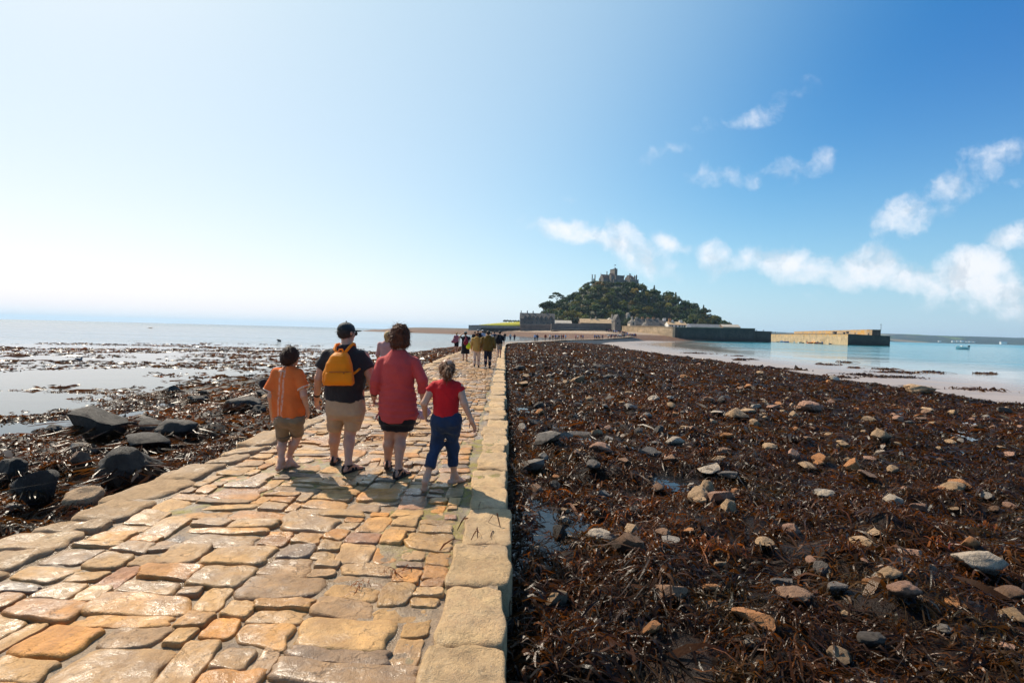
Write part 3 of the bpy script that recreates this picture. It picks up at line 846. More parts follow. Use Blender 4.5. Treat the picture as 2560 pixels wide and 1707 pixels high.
for zx, zy, w_, hf, tone, lab, ang in [
    (560, 885, 320, .60, 'black', 'biggest black boulder, humped, left of the causeway with a pale stone at its foot', 1),
    (880, 825, 205, .45, 'dark', 'oval grey-brown boulder lying just right of the biggest black boulder', 0),
    (1058, 855, 215, .50, 'dark', 'rounded dark boulder, rightmost of the three big ones by the weed', 0),
    (845, 740, 150, .25, 'dark', 'low flat dark boulder behind the oval grey-brown one', 0),
    (845, 935, 290, .33, 'black', 'long low black boulder draped in weed below the oval one', 1),
    (497, 1030, 115, .75, 'brown', 'upright brown boulder below the pale stone left of the causeway', 1),
    (745, 1190, 380, .62, 'black', 'wide black boulder hung with weed close to the causeway edge', 0),
    (870, 1060, 160, .55, 'brown', 'rusty brown boulder leaning behind the weed hung black one', 1),
    (475, 1300, 225, .52, 'tan', 'sunlit tan boulder with a flat top nearest the causeway on the left', 0),
    (170, 1290, 250, .78, 'black', 'tall pointed black boulder beside the sunlit tan one', 1),
    (40, 1140, 190, .72, 'black', 'round black boulder cut by the left edge of the photo', 0),
    (1020, 565, 110, .42, 'dark', 'dark boulder standing alone near the shallow water', 1),
    (1185, 605, 120, .36, 'dark', 'flat dark boulder half covered by weed beyond the boulder group', 0),
    (1460, 665, 220, .30, 'dark', 'long low weed covered boulder near the orange shirted boy', 0),
    (1575, 690, 90, .52, 'black', 'small black boulder beside the boy in orange', 0),
    (1600, 575, 90, .40, 'dark', 'dark boulder just behind the boy in orange', 1),
    (300, 785, 110, .35, 'dark', 'small flat dark boulder in weed left of the biggest black one', 0),
    (1240, 555, 60, .42, 'black', 'little black boulder at the edge of the shallows', 0)]:
    px, py = b4(zx, zy); rock(px, py, w_ / 2.45, hf, tone, lab, ang, cat='boulder', group=LB)
for zx, zy, w_, hf, tone, lab in [
    (490, 925, 170, .42, 'pale', 'pale angular stone at the foot of the biggest black boulder'),
    (1060, 905, 95, .50, 'brown', 'round reddish brown stone in front of the dark boulders'),
    (1445, 855, 120, .26, 'tan', 'flat tan slab lying against the left edge of the causeway'),
    (1345, 900, 75, .35, 'pale', 'pale grey slab near the left edge of the causeway'),
    (370, 1165, 130, .35, 'slate', 'dark wet slab beside the pointed black boulder'),
    (480, 1185, 140, .3, 'slate', 'dark wet slab just behind the sunlit tan boulder'),
    (50, 1300, 110, .45, 'grey', 'grey rounded stone at the left edge below the black boulders'),
    (1040, 1110, 80, .38, 'brown', 'small brown stone touching the left edging of the causeway'),
    (860, 1170, 90, .35, 'slate', 'slaty stone by the causeway edge under the weed hung boulder'),
    (205, 1450, 190, .2, 'slate', 'flat slate slab low on the left in the weed'),
    (440, 1380, 120, .22, 'slate', 'thin slate slab near the causeway edge below the tan boulder'),
    (1000, 660, 70, .3, 'grey', 'small grey stone by the pools left of the causeway')]:
    px, py = b4(zx, zy); rock(px, py, w_ / 2.45, hf, tone, lab, 1)
def b7(zx, zy): return 1100 + zx / 1.611, 820 + zy / 1.611
def b6(zx, zy): return 1260 + zx / 1.809, 1200 + zy / 1.809
for f, zx, zy, w_, hf, tone, ang, lab in [
    (b7, 1492, 346, 104, .50, 'pink', 0, 'biggest pinkish boulder standing in the middle of the right weed field'),
    (b7, 1942, 265, 110, .46, 'tan', 1, 'square block with a flat tan top far out near the pale sand'),
    (b7, 838, 374, 40, .75, 'grey', 0, 'upright grey stone left of the yellowish block'),
    (b7, 770, 340, 60, .5, 'grey', 1, 'grey angular stone beside a small tan one in the right field'),
    (b7, 737, 318, 40, .5, 'tan', 1, 'small tan stone just left of the grey angular stone'),
    (b7, 1092, 306, 56, .5, 'pink', 1, 'pinkish stone leaning on a dark one in the right field'),
    (b7, 1138, 308, 50, .6, 'dark', 1, 'dark stone leaning against the pinkish one'),
    (b7, 1250, 350, 70, .32, 'tan', 0, 'long tan stone left of the biggest pinkish boulder'),
    (b7, 1275, 335, 44, .6, 'grey', 1, 'grey stone behind the long tan one'),
    (b7, 1350, 335, 64, .36, 'pink', 1, 'low pink rubble stone beside the biggest pinkish boulder'),
    (b7, 997, 430, 62, .50, 'tan', 0, 'smooth tan oval stone with a dark shaded side'),
    (b7, 1108, 395, 44, .50, 'tan', 1, 'small yellowish square block in the right field'),
    (b7, 1120, 355, 50, .3, 'pale', 1, 'flat pale stone above the yellowish block'),
    (b7, 632, 446, 54, .56, 'tan', 1, 'blocky tan stone right of the kerb beyond the pools'),
    (b7, 685, 468, 50, .5, 'grey', 1, 'grey blocky stone beside the blocky tan one'),
    (b7, 565, 445, 100, .18, 'slate', 1, 'flat slate slab near the blocky tan stone'),
    (b7, 952, 492, 84, .55, 'pale', 1, 'pale grey angular stone among dark slabs'),
    (b7, 850, 540, 104, .42, 'slate', 1, 'large dark slate slab beside the blue pool'),
    (b7, 935, 557, 78, .50, 'brown', 1, 'leaning rusty brown slab in front of the pale angular stone'),
    (b7, 868, 487, 54, .5, 'slate', 1, 'small dark slab behind the large slate slab'),
    (b7, 1333, 506, 70, .46, 'tan', 0, 'smooth tan loaf shaped stone with a dark foot'),
    (b7, 1425, 550, 66, .80, 'pink', 1, 'upright jagged pinkish stone in the right field'),
    (b7, 1128, 552, 70, .4, 'tan', 1, 'rough tan stone left of the jagged pinkish one'),
    (b7, 1175, 622, 100, .35, 'slate', 1, 'wide dark grey slab with weed on top'),
    (b7, 1083, 690, 64, 1.0, 'tan', 0, 'upright tan egg shaped stone behind the small pool'),
    (b7, 1050, 722, 56, .5, 'tan', 0, 'round tan stone leaning on the egg shaped one'),
    (b7, 1018, 665, 44, .7, 'grey', 1, 'grey pointed stone beside the egg shaped one'),
    (b7, 1565, 695, 90, .34, 'grey', 0, 'long grey smooth stone in the right weed field'),
    (b7, 2120, 664, 100, .48, 'orange', 1, 'big orange brown stone far right in the weed'),
    (b7, 2020, 672, 56, .40, 'orange', 0, 'small bright orange stone left of the big orange brown one'),
    (b7, 1622, 480, 42, .5, 'tan', 0, 'small round tan stone behind the pinkish rubble'),
    (b7, 1147, 512, 66, .32, 'brown', 0, 'low reddish brown stone behind the rough tan one'),
    (b7, 2315, 530, 90, .24, 'pink', 1, 'flat pinkish slab by the right edge of the photo'),
    (b7, 405, 360, 44, .6, 'orange', 0, 'round orange brown stone near the kerb beside the far pool'),
    (b7, 398, 332, 44, .7, 'dark', 0, 'dark round stone behind the orange brown one by the kerb'),
    (b7, 1490, 578, 84, .3, 'tan', 1, 'flat tan rubble stone below the jagged pinkish one'),
    (b7, 1530, 565, 44, .5, 'orange', 1, 'orange stone leaning on flat tan rubble'),
    (b7, 1645, 548, 44, .5, 'tan', 1, 'tan wedge stone right of the jagged pinkish one'),
    (b7, 1745, 545, 66, .26, 'pink', 1, 'flat pinkish stone further right in the field'),
    (b7, 1838, 492, 56, .5, 'tan', 1, 'tan lumpy stone beyond the flat pinkish one'),
    (b7, 1912, 552, 56, .55, 'brown', 1, 'squat brown stone beyond the far pools'),
    (b7, 318, 178, 50, .5, 'dark', 0, 'dark stone by the far kerb near the walkers'),
    (b7, 640, 172, 60, .4, 'dark', 0, 'dark weed covered stone far up the right field'),
    (b7, 690, 215, 70, .36, 'dark', 0, 'wide dark weed covered stone in the far right field'),
    (b7, 425, 555, 60, .7, 'grey', 1, 'grey jagged stone near the kerb beside the girl in red'),
    (b6, 765, 600, 180, .52, 'brown', 1, 'big pyramid shaped brown stone in the near right weed'),
    (b6, 940, 530, 92, .45, 'orange', 1, 'bright orange stone right of the pyramid shaped one'),
    (b6, 1335, 580, 165, .36, 'brown', 0, 'rusty rounded stone with a white shell on it'),
    (b6, 1275, 515, 120, .38, 'slate', 1, 'dark slate slab behind the rusty rounded stone'),
    (b6, 1510, 530, 105, .36, 'slate', 1, 'brown grey slab right of the rusty rounded stone'),
    (b6, 1150, 705, 195, .42, 'orange', 1, 'big split orange brown stone low in the right weed'),
    (b6, 2185, 455, 225, .50, 'pale', 1, 'biggest pale grey stone at the right edge of the near weed'),
    (b6, 1640, 342, 118, .48, 'tan', 0, 'rounded tan stone beyond the rusty one'),
    (b6, 1688, 270, 90, .32, 'tan', 1, 'flat tan stone above the rounded tan one'),
    (b6, 1860, 370, 110, .32, 'pink', 1, 'tilted pinkish slab left of the biggest pale stone'),
    (b6, 590, 280, 100, .6, 'tan', 1, 'angular tan stone under trailing fronds'),
    (b6, 730, 285, 84, .55, 'brown', 1, 'grey brown stone right of the angular tan one'),
    (b6, 840, 270, 70, .5, 'orange', 1, 'orange brown stone beside a red weed tuft'),
    (b6, 428, 285, 118, .34, 'pale', 0, 'grey white smooth stone at the edge of the near pool'),
    (b6, 250, 305, 84, .95, 'black', 1, 'black upright rock standing in the near pool'),
    (b6, 272, 218, 74, .55, 'pale', 1, 'white stone by the near pool behind the black rock'),
    (b6, 275, 170, 60, .6, 'tan', 1, 'tan stone behind the white one by the near pool'),
    (b6, 412, 180, 40, .9, 'tan', 1, 'small upright tan stone right of the near pool'),
    (b6, 470, 300, 96, .35, 'slate', 1, 'dark flat stone in the near pool beside the grey white one'),
    (b6, 852, 60, 46, .6, 'pale', 1, 'small white angular stone by the middle pool'),
    (b6, 1470, 100, 98, .40, 'pale', 0, 'pale grey smooth stone in the middle right weed'),
    (b6, 982, 420, 58, .6, 'tan', 1, 'small tan cone shaped stone in the near right weed'),
    (b6, 1190, 325, 84, .6, 'tan', 1, 'tan stone with an orange foot in the near weed'),
    (b6, 1552, 640, 60, .45, 'tan', 1, 'lone small tan stone below the slab'),
    (b6, 160, 350, 70, .45, 'pale', 1, 'white angular stone beside the kerb pool'),
    (b6, 750, 325, 110, .36, 'grey', 1, 'grey slate under a hanging clump of fronds'),
    (b6, 2300, 815, 90, .5, 'pink', 1, 'pinkish stone in the lower right corner'),
    (b6, 2070, 600, 110, .28, 'orange', 1, 'thin orange slab right of centre in the near weed'),
    (b6, 1450, 450, 76, .8, 'slate', 1, 'upright slaty stone under hanging fronds')]:
    px, py = f(zx, zy); rock(px, py, w_ / (1.611 if f is b7 else 1.809), hf, tone, lab, ang, sub=5 if w_ > 90 else 4)
# many lesser stones, shared shapes
LES = []
for k in range(12):
    P_, F_ = rock_mesh('stone', 900 + k, 4, (1, rs.uniform(.6, 1), rs.uniform(.35, .75)), k % 4 > 0)
    LES.append(mesh_np('stone', P_, F_, M_ROCK))
    if k % 4: LES[-1].set_sharp_from_angle(angle=R(24))
def small(x, y, w_, tone, label, group):
    o = link('stone', LES[rs.integers(len(LES))]); z = float(ground_z(np.array([x]), np.array([y]))[0])
    o.location = (x, y, z + .16 * w_ + .035); o.scale = (w_, w_, w_ * rs.uniform(.8, 1.2)); o.rotation_euler = (rs.uniform(-.3, .3), rs.uniform(-.3, .3), rs.uniform(0, 6.28))
    k = rs.uniform(.85, 1.15); o.color = (*[min(1, q * k) for q in RC[tone]], 1)
    tag(o, label, 'stone', group)
tn = ['tan', 'grey', 'brown', 'orange', 'pink', 'pale', 'slate']; tp = [.32, .08, .17, .12, .17, .07, .07]
nm = {'tan': 'tan', 'grey': 'grey', 'brown': 'brown', 'orange': 'orange', 'pink': 'pinkish', 'pale': 'pale', 'slate': 'dark slaty'}
n_ = 0
while n_ < 205:
    px = rs.uniform(1290, 2600); py = rs.choice([rs.uniform(885, 1060), rs.uniform(1010, 1300), rs.uniform(1250, 1720)], p=[.40, .42, .18])
    c = PZ(px, py, -.55)
    if c.x < XR + .12 or float(keep_right(np.array([c.x]), np.array([c.y]))[0]) < .3: continue
    if rs.random() > sstep(-.35, .25, float(fbm(c.x * .5, c.y * .5, 2.2, 3))): continue
    if any((c.x - a) ** 2 + (c.y - b) ** 2 < (.5 * w_ + .1) ** 2 for a, b, w_ in ROCKS): continue
    w_ = float(np.clip(rs.lognormal(math.log(.14), .45), .05, .18 + .02 * c.y)) * (1 + c.y / 28); t_ = rs.choice(tn, p=np.array(tp) / sum(tp))
    where = 'in the near seaweed right of the kerb' if c.y < 5 else 'in the middle of the right seaweed field' if c.y < 14 else 'far out in the right seaweed field'
    small(c.x, c.y, w_, t_, f'small {nm[t_]} stone lying {where}', f'small {nm[t_]} stones {where}')
    ROCKS.append((c.x, c.y, w_)); n_ += 1
# rubble heap of stones left of the causeway further out
n_ = 0
while n_ < 40:
    x = rs.uniform(-12, XL - .1); y = rs.uniform(9, 40)
    if float(keep_left(np.array([x]), np.array([y]))[0]) < .5: continue
    t_ = rs.choice(['tan', 'grey', 'dark', 'pale', 'slate'])
    nmx = {'dark': 'dark'}.get(t_, nm.get(t_, t_))
    small(x, y, float(np.clip(rs.lognormal(math.log(.22), .4), .1, .6)), t_, f'small {nmx} stone in the weed left of the far causeway', f'small {nmx} stones left of the far causeway'); n_ += 1

# fronds hanging over the stones and down the side of the causeway
def drape(x, y, z, w_, h_, dep, n):
    th = rs.uniform(0, 2 * PI, n); f = rs.uniform(.62 if x > 0 else .35, 1.02, n)
    cx = x + np.cos(th) * w_ / 2 * f; cy = y + np.sin(th) * w_ * dep / 2 * f
    cz = z + h_ * np.sqrt(np.maximum(0, 1 - f * f * .92)) * .8 + .01
    return frond_patch(cx, cy, cz, n, max(.10, .35 * w_), max(.010, .022 * w_), 4, .04, rs.normal(.1, .5, n))
for (x, y, z, w_, h_, dep) in DRAPE:
    if w_ > .12 and y < 40: SW.append(drape(x, y, z, w_, h_, dep, int(min(110, 26 + 60 * w_)) if x > 0 else int(90 + 420 * w_)))
yk = rs.uniform(.7, 30, 5200) ** 1.0; yk = yk[rs.random(len(yk)) < np.clip(6 / yk, .15, 1)]
xk = XR + XC(yk) - XC(0) + rs.uniform(.05, .32, len(yk)); zk = ZC(yk) - rs.uniform(.16, .34, len(yk))
SW.append(frond_patch(xk, yk, zk, len(yk), .16, .014, 4, .05, rs.normal(.2, .5, len(yk))))
off = 0; VV, FF, TT = [], {}, []
for V, F_, t in SW:
    VV.append(V); FF.setdefault(F_.shape[1], []).append(F_ + off); TT.append(t); off += len(V)
m, nt = new_mat('seaweed_fronds'); g = NG(nt)
t = g.attr('tone').outputs['Fac']
n = g.noise(g.pos(), 14.0, 3, .6)
c = g.ramp(g.m('MULTIPLY_ADD', t, .21, .365), [(.05, (.006, .004, .002)), (.28, (.018, .009, .004)), (.44, (.048, .019, .006)), (.60, (.105, .036, .008)), (.78, (.23, .070, .012)), (.93, (.12, .014, .030))])
c = g.mix(g.mr(n.outputs[0], .3, .7, 0, .4), c, (.014, .009, .005))
no = g.noise(g.pos(), 1.1, 3, .6)
c = g.mix(g.mr(no.outputs[0], .5, .66, 0, .5), c, g.mix(.5, c, (.075, .058, .014)))
pb = g.pbsdf(c, SWR, g.bump(g.noise(g.pos(), 90.0, 2, .5).outputs[0], .3, .01), .24)
tr = g.n('ShaderNodeBsdfTranslucent', None, Color=g.mix(.5, g.vm('MULTIPLY', c, (2.6, 1.9, 1.1)), (.10, .032, .006)))
mx = g.n('ShaderNodeMixShader', None, Fac=SWT); g.put(mx.inputs[1], pb); g.put(mx.inputs[2], tr.outputs[0])
g.out(mx.outputs[0])
M_WEED = m
o = link('seaweed', mesh_np('seaweed', np.concatenate(VV), [np.concatenate(f) for f in FF.values()], M_WEED, smooth=True, attrs={'tone': np.concatenate(TT)}))
tag(o, 'wet brown seaweed covering the shore on both sides of the causeway', 'seaweed', kind='stuff')
print('seaweed faces', sum(len(f) for fl in FF.values() for f in fl))

# ------------------------------------------------------------------ smooth solid modeller for people
class SDF:
    def __init__(s): s.ops = []
    def _a(s, kind, lo, hi, k, fn): s.ops.append((kind, np.array(lo, float), np.array(hi, float), k, fn)); return s
    def cap(s, a, b, ra, rb, k=.02, flat=False, kind='u', sx=1.0):
        """tapered limb from a to b; flat = cut square at b; sx squeezes it front to back"""
        a = np.array(a, float); b = np.array(b, float); ba = b - a; L2 = max(1e-9, ba @ ba); L = math.sqrt(L2)
        def fn(P):
            d = P - a; t = np.clip((d @ ba) / L2, 0, 1)
            q = d - t[..., None] * ba
            if sx != 1.0: q = q * np.array([1, 1 / sx, 1])
            r = np.linalg.norm(q, axis=-1) - (ra + (rb - ra) * t)
            if flat: r = np.maximum(r, ((P - b) @ ba) / L)
            return r
        m = max(ra, rb) * max(1, sx)
        return s._a(kind, np.minimum(a, b) - m, np.maximum(a, b) + m, k, fn)
    def ell(s, c, r, k=.02, M=None, kind='u'):
        c = np.array(c, float); r = np.array(r, float)
        Mi = None if M is None else np.array(M.inverted())
        def fn(P):
            d = P - c
            if Mi is not None: d = d @ Mi.T
            n1 = np.linalg.norm(d / r, axis=-1); n2 = np.linalg.norm(d / (r * r), axis=-1)
            return n1 * (n1 - 1) / np.maximum(n2, 1e-6)
        m = r.max()
        return s._a(kind, c - m, c + m, k, fn)
    def loft(s, rings, k=.02, e=2.0, kind='u'):
        """rings (z, cx, cy, rx, ry): an upright body with flat ends"""
        rg = np.array(sorted(rings), float)
        def fn(P):
            z = np.clip(P[..., 2], rg[0, 0], rg[-1, 0])
            cx, cy, rx, ry = [np.interp(z, rg[:, 0], rg[:, i]) for i in (1, 2, 3, 4)]
            q = (np.abs((P[..., 0] - cx) / rx) ** e + np.abs((P[..., 1] - cy) / ry) ** e) ** (1 / e)
            d = (q - 1) * np.minimum(rx, ry) * .95
            return np.maximum(d, np.maximum(rg[0, 0] - P[..., 2], P[..., 2] - rg[-1, 0]))
        lo = (min(rg[:, 1] - rg[:, 3]), min(rg[:, 2] - rg[:, 4]), rg[0, 0]); hi = (max(rg[:, 1] + rg[:, 3]), max(rg[:, 2] + rg[:, 4]), rg[-1, 0])
        return s._a(kind, lo, hi, k, fn)
    def half(s, p, n, kind='i', k=.004):
        """keep the side of the plane that n points away from"""
        p = np.array(p, float); n = np.array(n, float) / np.linalg.norm(n)
        return s._a(kind, None if 0 else (-9, -9, -9), (9, 9, 9), k, lambda P: (P - p) @ n)
    def warp(s, fn): s.ops.append(('w', None, None, 0, fn)); return s
    def mesh(s, vox=.012, smooth=1):
        us = [o for o in s.ops if o[0] == 'u']
        lo = np.min([o[1] for o in us], 0) - vox * 4; hi = np.max([o[2] for o in us], 0) + vox * 4
        n = np.ceil((hi - lo) / vox).astype(int) + 1
        ax = [lo[i] + vox * np.arange(n[i]) for i in range(3)]
        D = np.full(n, .25)
        for kind, a, b, k, fn in s.ops:
            if kind == 'w':
                P = np.stack(np.meshgrid(*ax, indexing='ij'), -1); near = np.abs(D) < .08
                D[near] += fn(P[near]); continue
            mg = k + .05
            i0 = np.clip(np.floor((a - mg - lo) / vox).astype(int), 0, n); i1 = np.clip(np.ceil((b + mg - lo) / vox).astype(int) + 1, 0, n)
            if (i1 <= i0).any(): continue
            sl = tuple(slice(p, q) for p, q in zip(i0, i1))
            P = np.stack(np.meshgrid(*[ax[i][sl[i]] for i in range(3)], indexing='ij'), -1)
            d = fn(P); c = D[sl]
            if kind == 'u':
                h = np.maximum(k - np.abs(c - d), 0) / max(k, 1e-6); D[sl] = np.minimum(c, d) - h * h * k * .25
            elif kind == 's':
                d = -d; h = np.maximum(k - np.abs(c - d), 0) / max(k, 1e-6); D[sl] = np.maximum(c, d) + h * h * k * .25
            else:
                D[sl] = np.maximum(c, d)
        return surface_net(D, lo, vox, smooth)

def surface_net(D, lo, vox, smooth):
    ins = D < 0
    nx, ny, nz = D.shape
    c8 = [ins[i:nx - 1 + i, j:ny - 1 + j, k:nz - 1 + k] for i in (0, 1) for j in (0, 1) for k in (0, 1)]
    cnt = sum(c.astype(np.int8) for c in c8)
    act = (cnt > 0) & (cnt < 8)
    idx = np.full(act.shape, -1, np.int64); idx[act] = np.arange(act.sum())
    I, J, K = np.nonzero(act)
    acc = np.zeros((len(I), 3)); m = np.zeros(len(I))
    for ax in range(3):
        for p in (0, 1):
            for q in (0, 1):
                o = [0, 0, 0]; o[(ax + 1) % 3] = p; o[(ax + 2) % 3] = q
                a = D[I + o[0], J + o[1], K + o[2]]; o2 = list(o); o2[ax] = 1
                b = D[I + o2[0], J + o2[1], K + o2[2]]
                cr = (a < 0) != (b < 0); t = np.where(cr, a / np.where(cr, a - b, 1), 0)
                pos = np.zeros((len(I), 3)); pos[:, 0] = o[0]; pos[:, 1] = o[1]; pos[:, 2] = o[2]; pos[:, ax] = t
                acc += pos * cr[:, None]; m += cr
    V = np.stack([I, J, K], 1) + acc / np.maximum(m, 1)[:, None]
    Fs = []
    for ax in range(3):
        a1, a2 = (ax + 1) % 3, (ax + 2) % 3
        sa = [slice(None)] * 3; sb = [slice(None)] * 3; sa[ax] = slice(0, -1); sb[ax] = slice(1, None)
        A, B = ins[tuple(sa)], ins[tuple(sb)]
        cr = A != B
        g_ = np.nonzero(cr); G = np.stack(g_, 1)
        ok = (G[:, a1] > 0) & (G[:, a2] > 0) & (G[:, a1] < D.shape[a1] - 1) & (G[:, a2] < D.shape[a2] - 1)
        G = G[ok]; fl = A[cr][ok]
        def cell(u, v):
            H = G.copy(); H[:, a1] -= u; H[:, a2] -= v
            return idx[H[:, 0], H[:, 1], H[:, 2]]
        q = np.stack([cell(1, 1), cell(0, 1), cell(0, 0), cell(1, 0)], 1)
        q[~fl] = q[~fl][:, ::-1]
        Fs.append(q)
    F = np.concatenate(Fs)
    for _ in range(smooth):
        S = np.zeros_like(V); n = np.zeros(len(V))
        for i in range(4):
            np.add.at(S, F[:, i], V[F[:, (i + 1) % 4]] + V[F[:, (i + 3) % 4]]); np.add.at(n, F[:, i], 2)
        V = V * .5 + S / np.maximum(n, 1)[:, None] * .5
    return V * vox + lo, F

def mat_skin(name, col):
    if name in _MC: return _MC[name]
    m, nt = new_mat(name); g = NG(nt)
    n = g.noise(g.coord('Object'), 14, 4, .6)
    c = g.ramp(n.outputs[0], [(.3, tuple(x * .86 for x in col)), (.7, tuple(min(1, x * 1.08) for x in col))])
    g.out(g.pbsdf(c, .48, g.bump(g.noise(g.coord('Object'), 120, 2, .5).outputs[0], .08, .003), .4, Subsurface_Weight=.12, Subsurface_Radius=(.012, .005, .003)))
    _MC[name] = m; return m
def mat_cloth(name, col, var=.16, rough=.85, weave=140.0, trans=0.0):
    if name in _MC: return _MC[name]
    m, nt = new_mat(name); g = NG(nt)
    n = g.noise(g.coord('Object'), 5, 4, .6)
    c = g.ramp(n.outputs[0], [(.3, tuple(x * (1 - var) for x in col)), (.7, tuple(min(1, x * (1 + var)) for x in col))])
    wv = g.noise(g.coord('Object'), weave, 3, .6)
    fold = g.noise(g.vm('MULTIPLY', g.coord('Object'), (1, 1, .6)), 16, 3, .5, .6)
    b = g.bump(g.m('ADD', g.m('MULTIPLY', wv.outputs[0], .12), fold.outputs[0]), .9, .014)
    sh = g.pbsdf(c, rough, b, .2, Sheen_Weight=.15)
    if trans:
        t = g.n('ShaderNodeBsdfTranslucent', None, Color=g.vm('MULTIPLY', c, (1.1, 1.0, 1.0)))
        mx = g.n('ShaderNodeMixShader', None, Fac=trans); g.put(mx.inputs[1], sh); g.put(mx.inputs[2], t.outputs[0]); sh = mx.outputs[0]
    g.out(sh); _MC[name] = m; return m
def mat_hair(name, col):
    if name in _MC: return _MC[name]
    m, nt = new_mat(name); g = NG(nt)
    pc = g.vm('MULTIPLY', g.coord('Object'), (1, 1, .22))
    n = g.noise(pc, 130, 4, .6, .6); n2 = g.noise(g.coord('Object'), 12, 3, .5)
    f = g.m('ADD', g.m('MULTIPLY', n.outputs[0], .7), g.m('MULTIPLY', n2.outputs[0], .3))
    c = g.ramp(f, [(.3, tuple(x * .4 for x in col)), (.7, tuple(min(1, x * 1.7) for x in col))])
    g.out(g.pbsdf(c, .55, g.bump(n.outputs[0], .8, .01), .2)); _MC[name] = m; return m

V3 = lambda *a: np.array(a, float)
def unit(v): v = np.asarray(v, float); return v / max(1e-9, np.linalg.norm(v))

def add_hand(S, w, d, pn, size=1.0, curl=.5, side=1, spread=.0):
    """w wrist, d direction of the hand, pn direction the palm faces; side: +1 the thumb lies towards d x pn"""
    d = unit(d); pn = unit(pn - d * (pn @ d)); t = np.cross(d, pn) * side
    L = .095 * size
    S.cap(w, w + d * .03 * size, .025 * size, .026 * size, .02)
    pc = w + d * (L * .55)
    for o in (-.024, -.008, .008, .024):
        S.cap(w + d * .02 * size + t * o * .7 * size, w + d * L + t * o * size, .0145 * size, .0125 * size, .012)
    for o, ln, r in ((.027, .070, .0088), (.009, .080, .0092), (-.009, .075, .0088), (-.026, .058, .0078)):
        p = w + d * L + t * o * size; dir_ = d.copy(); a = 0
        for j, f in enumerate((.45, .32, .26)):
            a += curl * (.7 if j == 0 else 1.0)
            dr = unit(d * math.cos(a) + pn * math.sin(a) + t * o * spread * 20)
            q = p + dr * ln * f * size
            S.cap(p, q, r * size * (1 - .08 * j), r * size * (.94 - .10 * j), .004); p = q
    p = w + d * .030 * size + t * .026 * size
    q = p + unit(d * .65 + t * .62 + pn * .35) * .042 * size; S.cap(p, q, .0135 * size, .0105 * size, .012)
    r_ = q + unit(d * .92 + t * .10 + pn * .45) * .034 * size; S.cap(q, r_, .0102 * size, .0082 * size, .004)

def add_foot(S, ank, heel, ball, toe, size=1.0):
    """bare or sandalled foot: heel, arch, ball and five toes"""
    S.cap(ank, heel, .036 * size, .031 * size, .03)
    S.cap(ank + (ball - ank) * .12, ball, .036 * size, .026 * size, .03)
    S.cap(heel, ball, .030 * size, .027 * size, .03)
    f = unit(toe - ball); up = V3(0, 0, 1); sd = unit(np.cross(f, up))
    for o, r in ((-.032, .0105), (-.016, .010), (0, .0105), (.016, .010), (.032, .0115)):
        S.cap(ball + sd * o * size, toe + sd * o * 1.05 * size - f * abs(o) * .35, .016 * size, r * size, .008)

def add_head(S, c, yaw, pitch=0.0, size=1.0, k=.02):
    """c centre of the skull; yaw>0 turns it to the right (+x)"""
    M = Matrix.Rotation(-yaw, 3, 'Z') @ Matrix.Rotation(pitch, 3, 'X'); A = np.array(M)
    T = lambda x, y, z: c + A @ (V3(x, y, z) * size)
    S.ell(T(0, -.012, .022), V3(.074, .092, .088) * size, k, M)
    S.ell(T(0, .028, -.04), V3(.056, .062, .075) * size, .03, M)
    S.cap(T(0, .05, -.085), T(0, .070, -.098), .026 * size, .018 * size, .02)          # chin
    S.cap(T(0, .088, .012), T(0, .108, -.028), .009 * size, .0135 * size, .010)         # nose
    S.cap(T(-.013, .094, -.032), T(.013, .094, -.032), .0085 * size, .0085 * size, .006)
    S.cap(T(-.03, .078, .026), T(.03, .078, .026), .011 * size, .011 * size, .012)      # brow
    for q in (-1, 1):
        S.ell(T(.031 * q, .089, .006), V3(.014, .010, .010) * size, .008, M, kind='s')   # sockets
        S.ell(T(.044 * q, .066, -.022), V3(.02, .018, .016) * size, .015, M)             # cheeks
        S.cap(T(.074 * q, -.010, .016), T(.072 * q, -.004, -.030), .013 * size, .009 * size, .006, sx=1.0)   # ears
        S.ell(T(.085 * q, -.008, .010), V3(.012, .020, .026) * size, .004, M)
    S.cap(T(-.020, .090, -.058), T(.020, .090, -.058), .0062 * size, .0062 * size, .004)   # lips
    S.cap(T(-.017, .088, -.069), T(.017, .088, -.069), .0072 * size, .0072 * size, .004)
    return T, M

def finish(root, S, name, mat, vox, smooth=1, parent=None):
    V, F_ = S.mesh(vox, smooth)
    V = V - np.array(root.location)
    o = part(name, mesh_np(name, V, F_, mat), parent or root)
    return o

def folds(P, sc_=9.0, amp=.006, seed=0.0, diag=.5):
    x, y, z = P[..., 0], P[..., 1], P[..., 2]
    return -amp * fbm(x * sc_ * .8 + z * sc_ * diag + seed, y * sc_ * .8, z * sc_ * .55 - x * sc_ * .3 + seed, 3) * 1.6

def add_eyes(root, T, size):
    for q in (-1, 1):
        V, F_ = ico(2); c = T(.031 * q, .080, .006)
        part('eye', mesh_np('eye', V * .0115 * size + c - np.array(root.location), F_, plain('eye_white', (.5, .48, .45), .2, .05)), root)

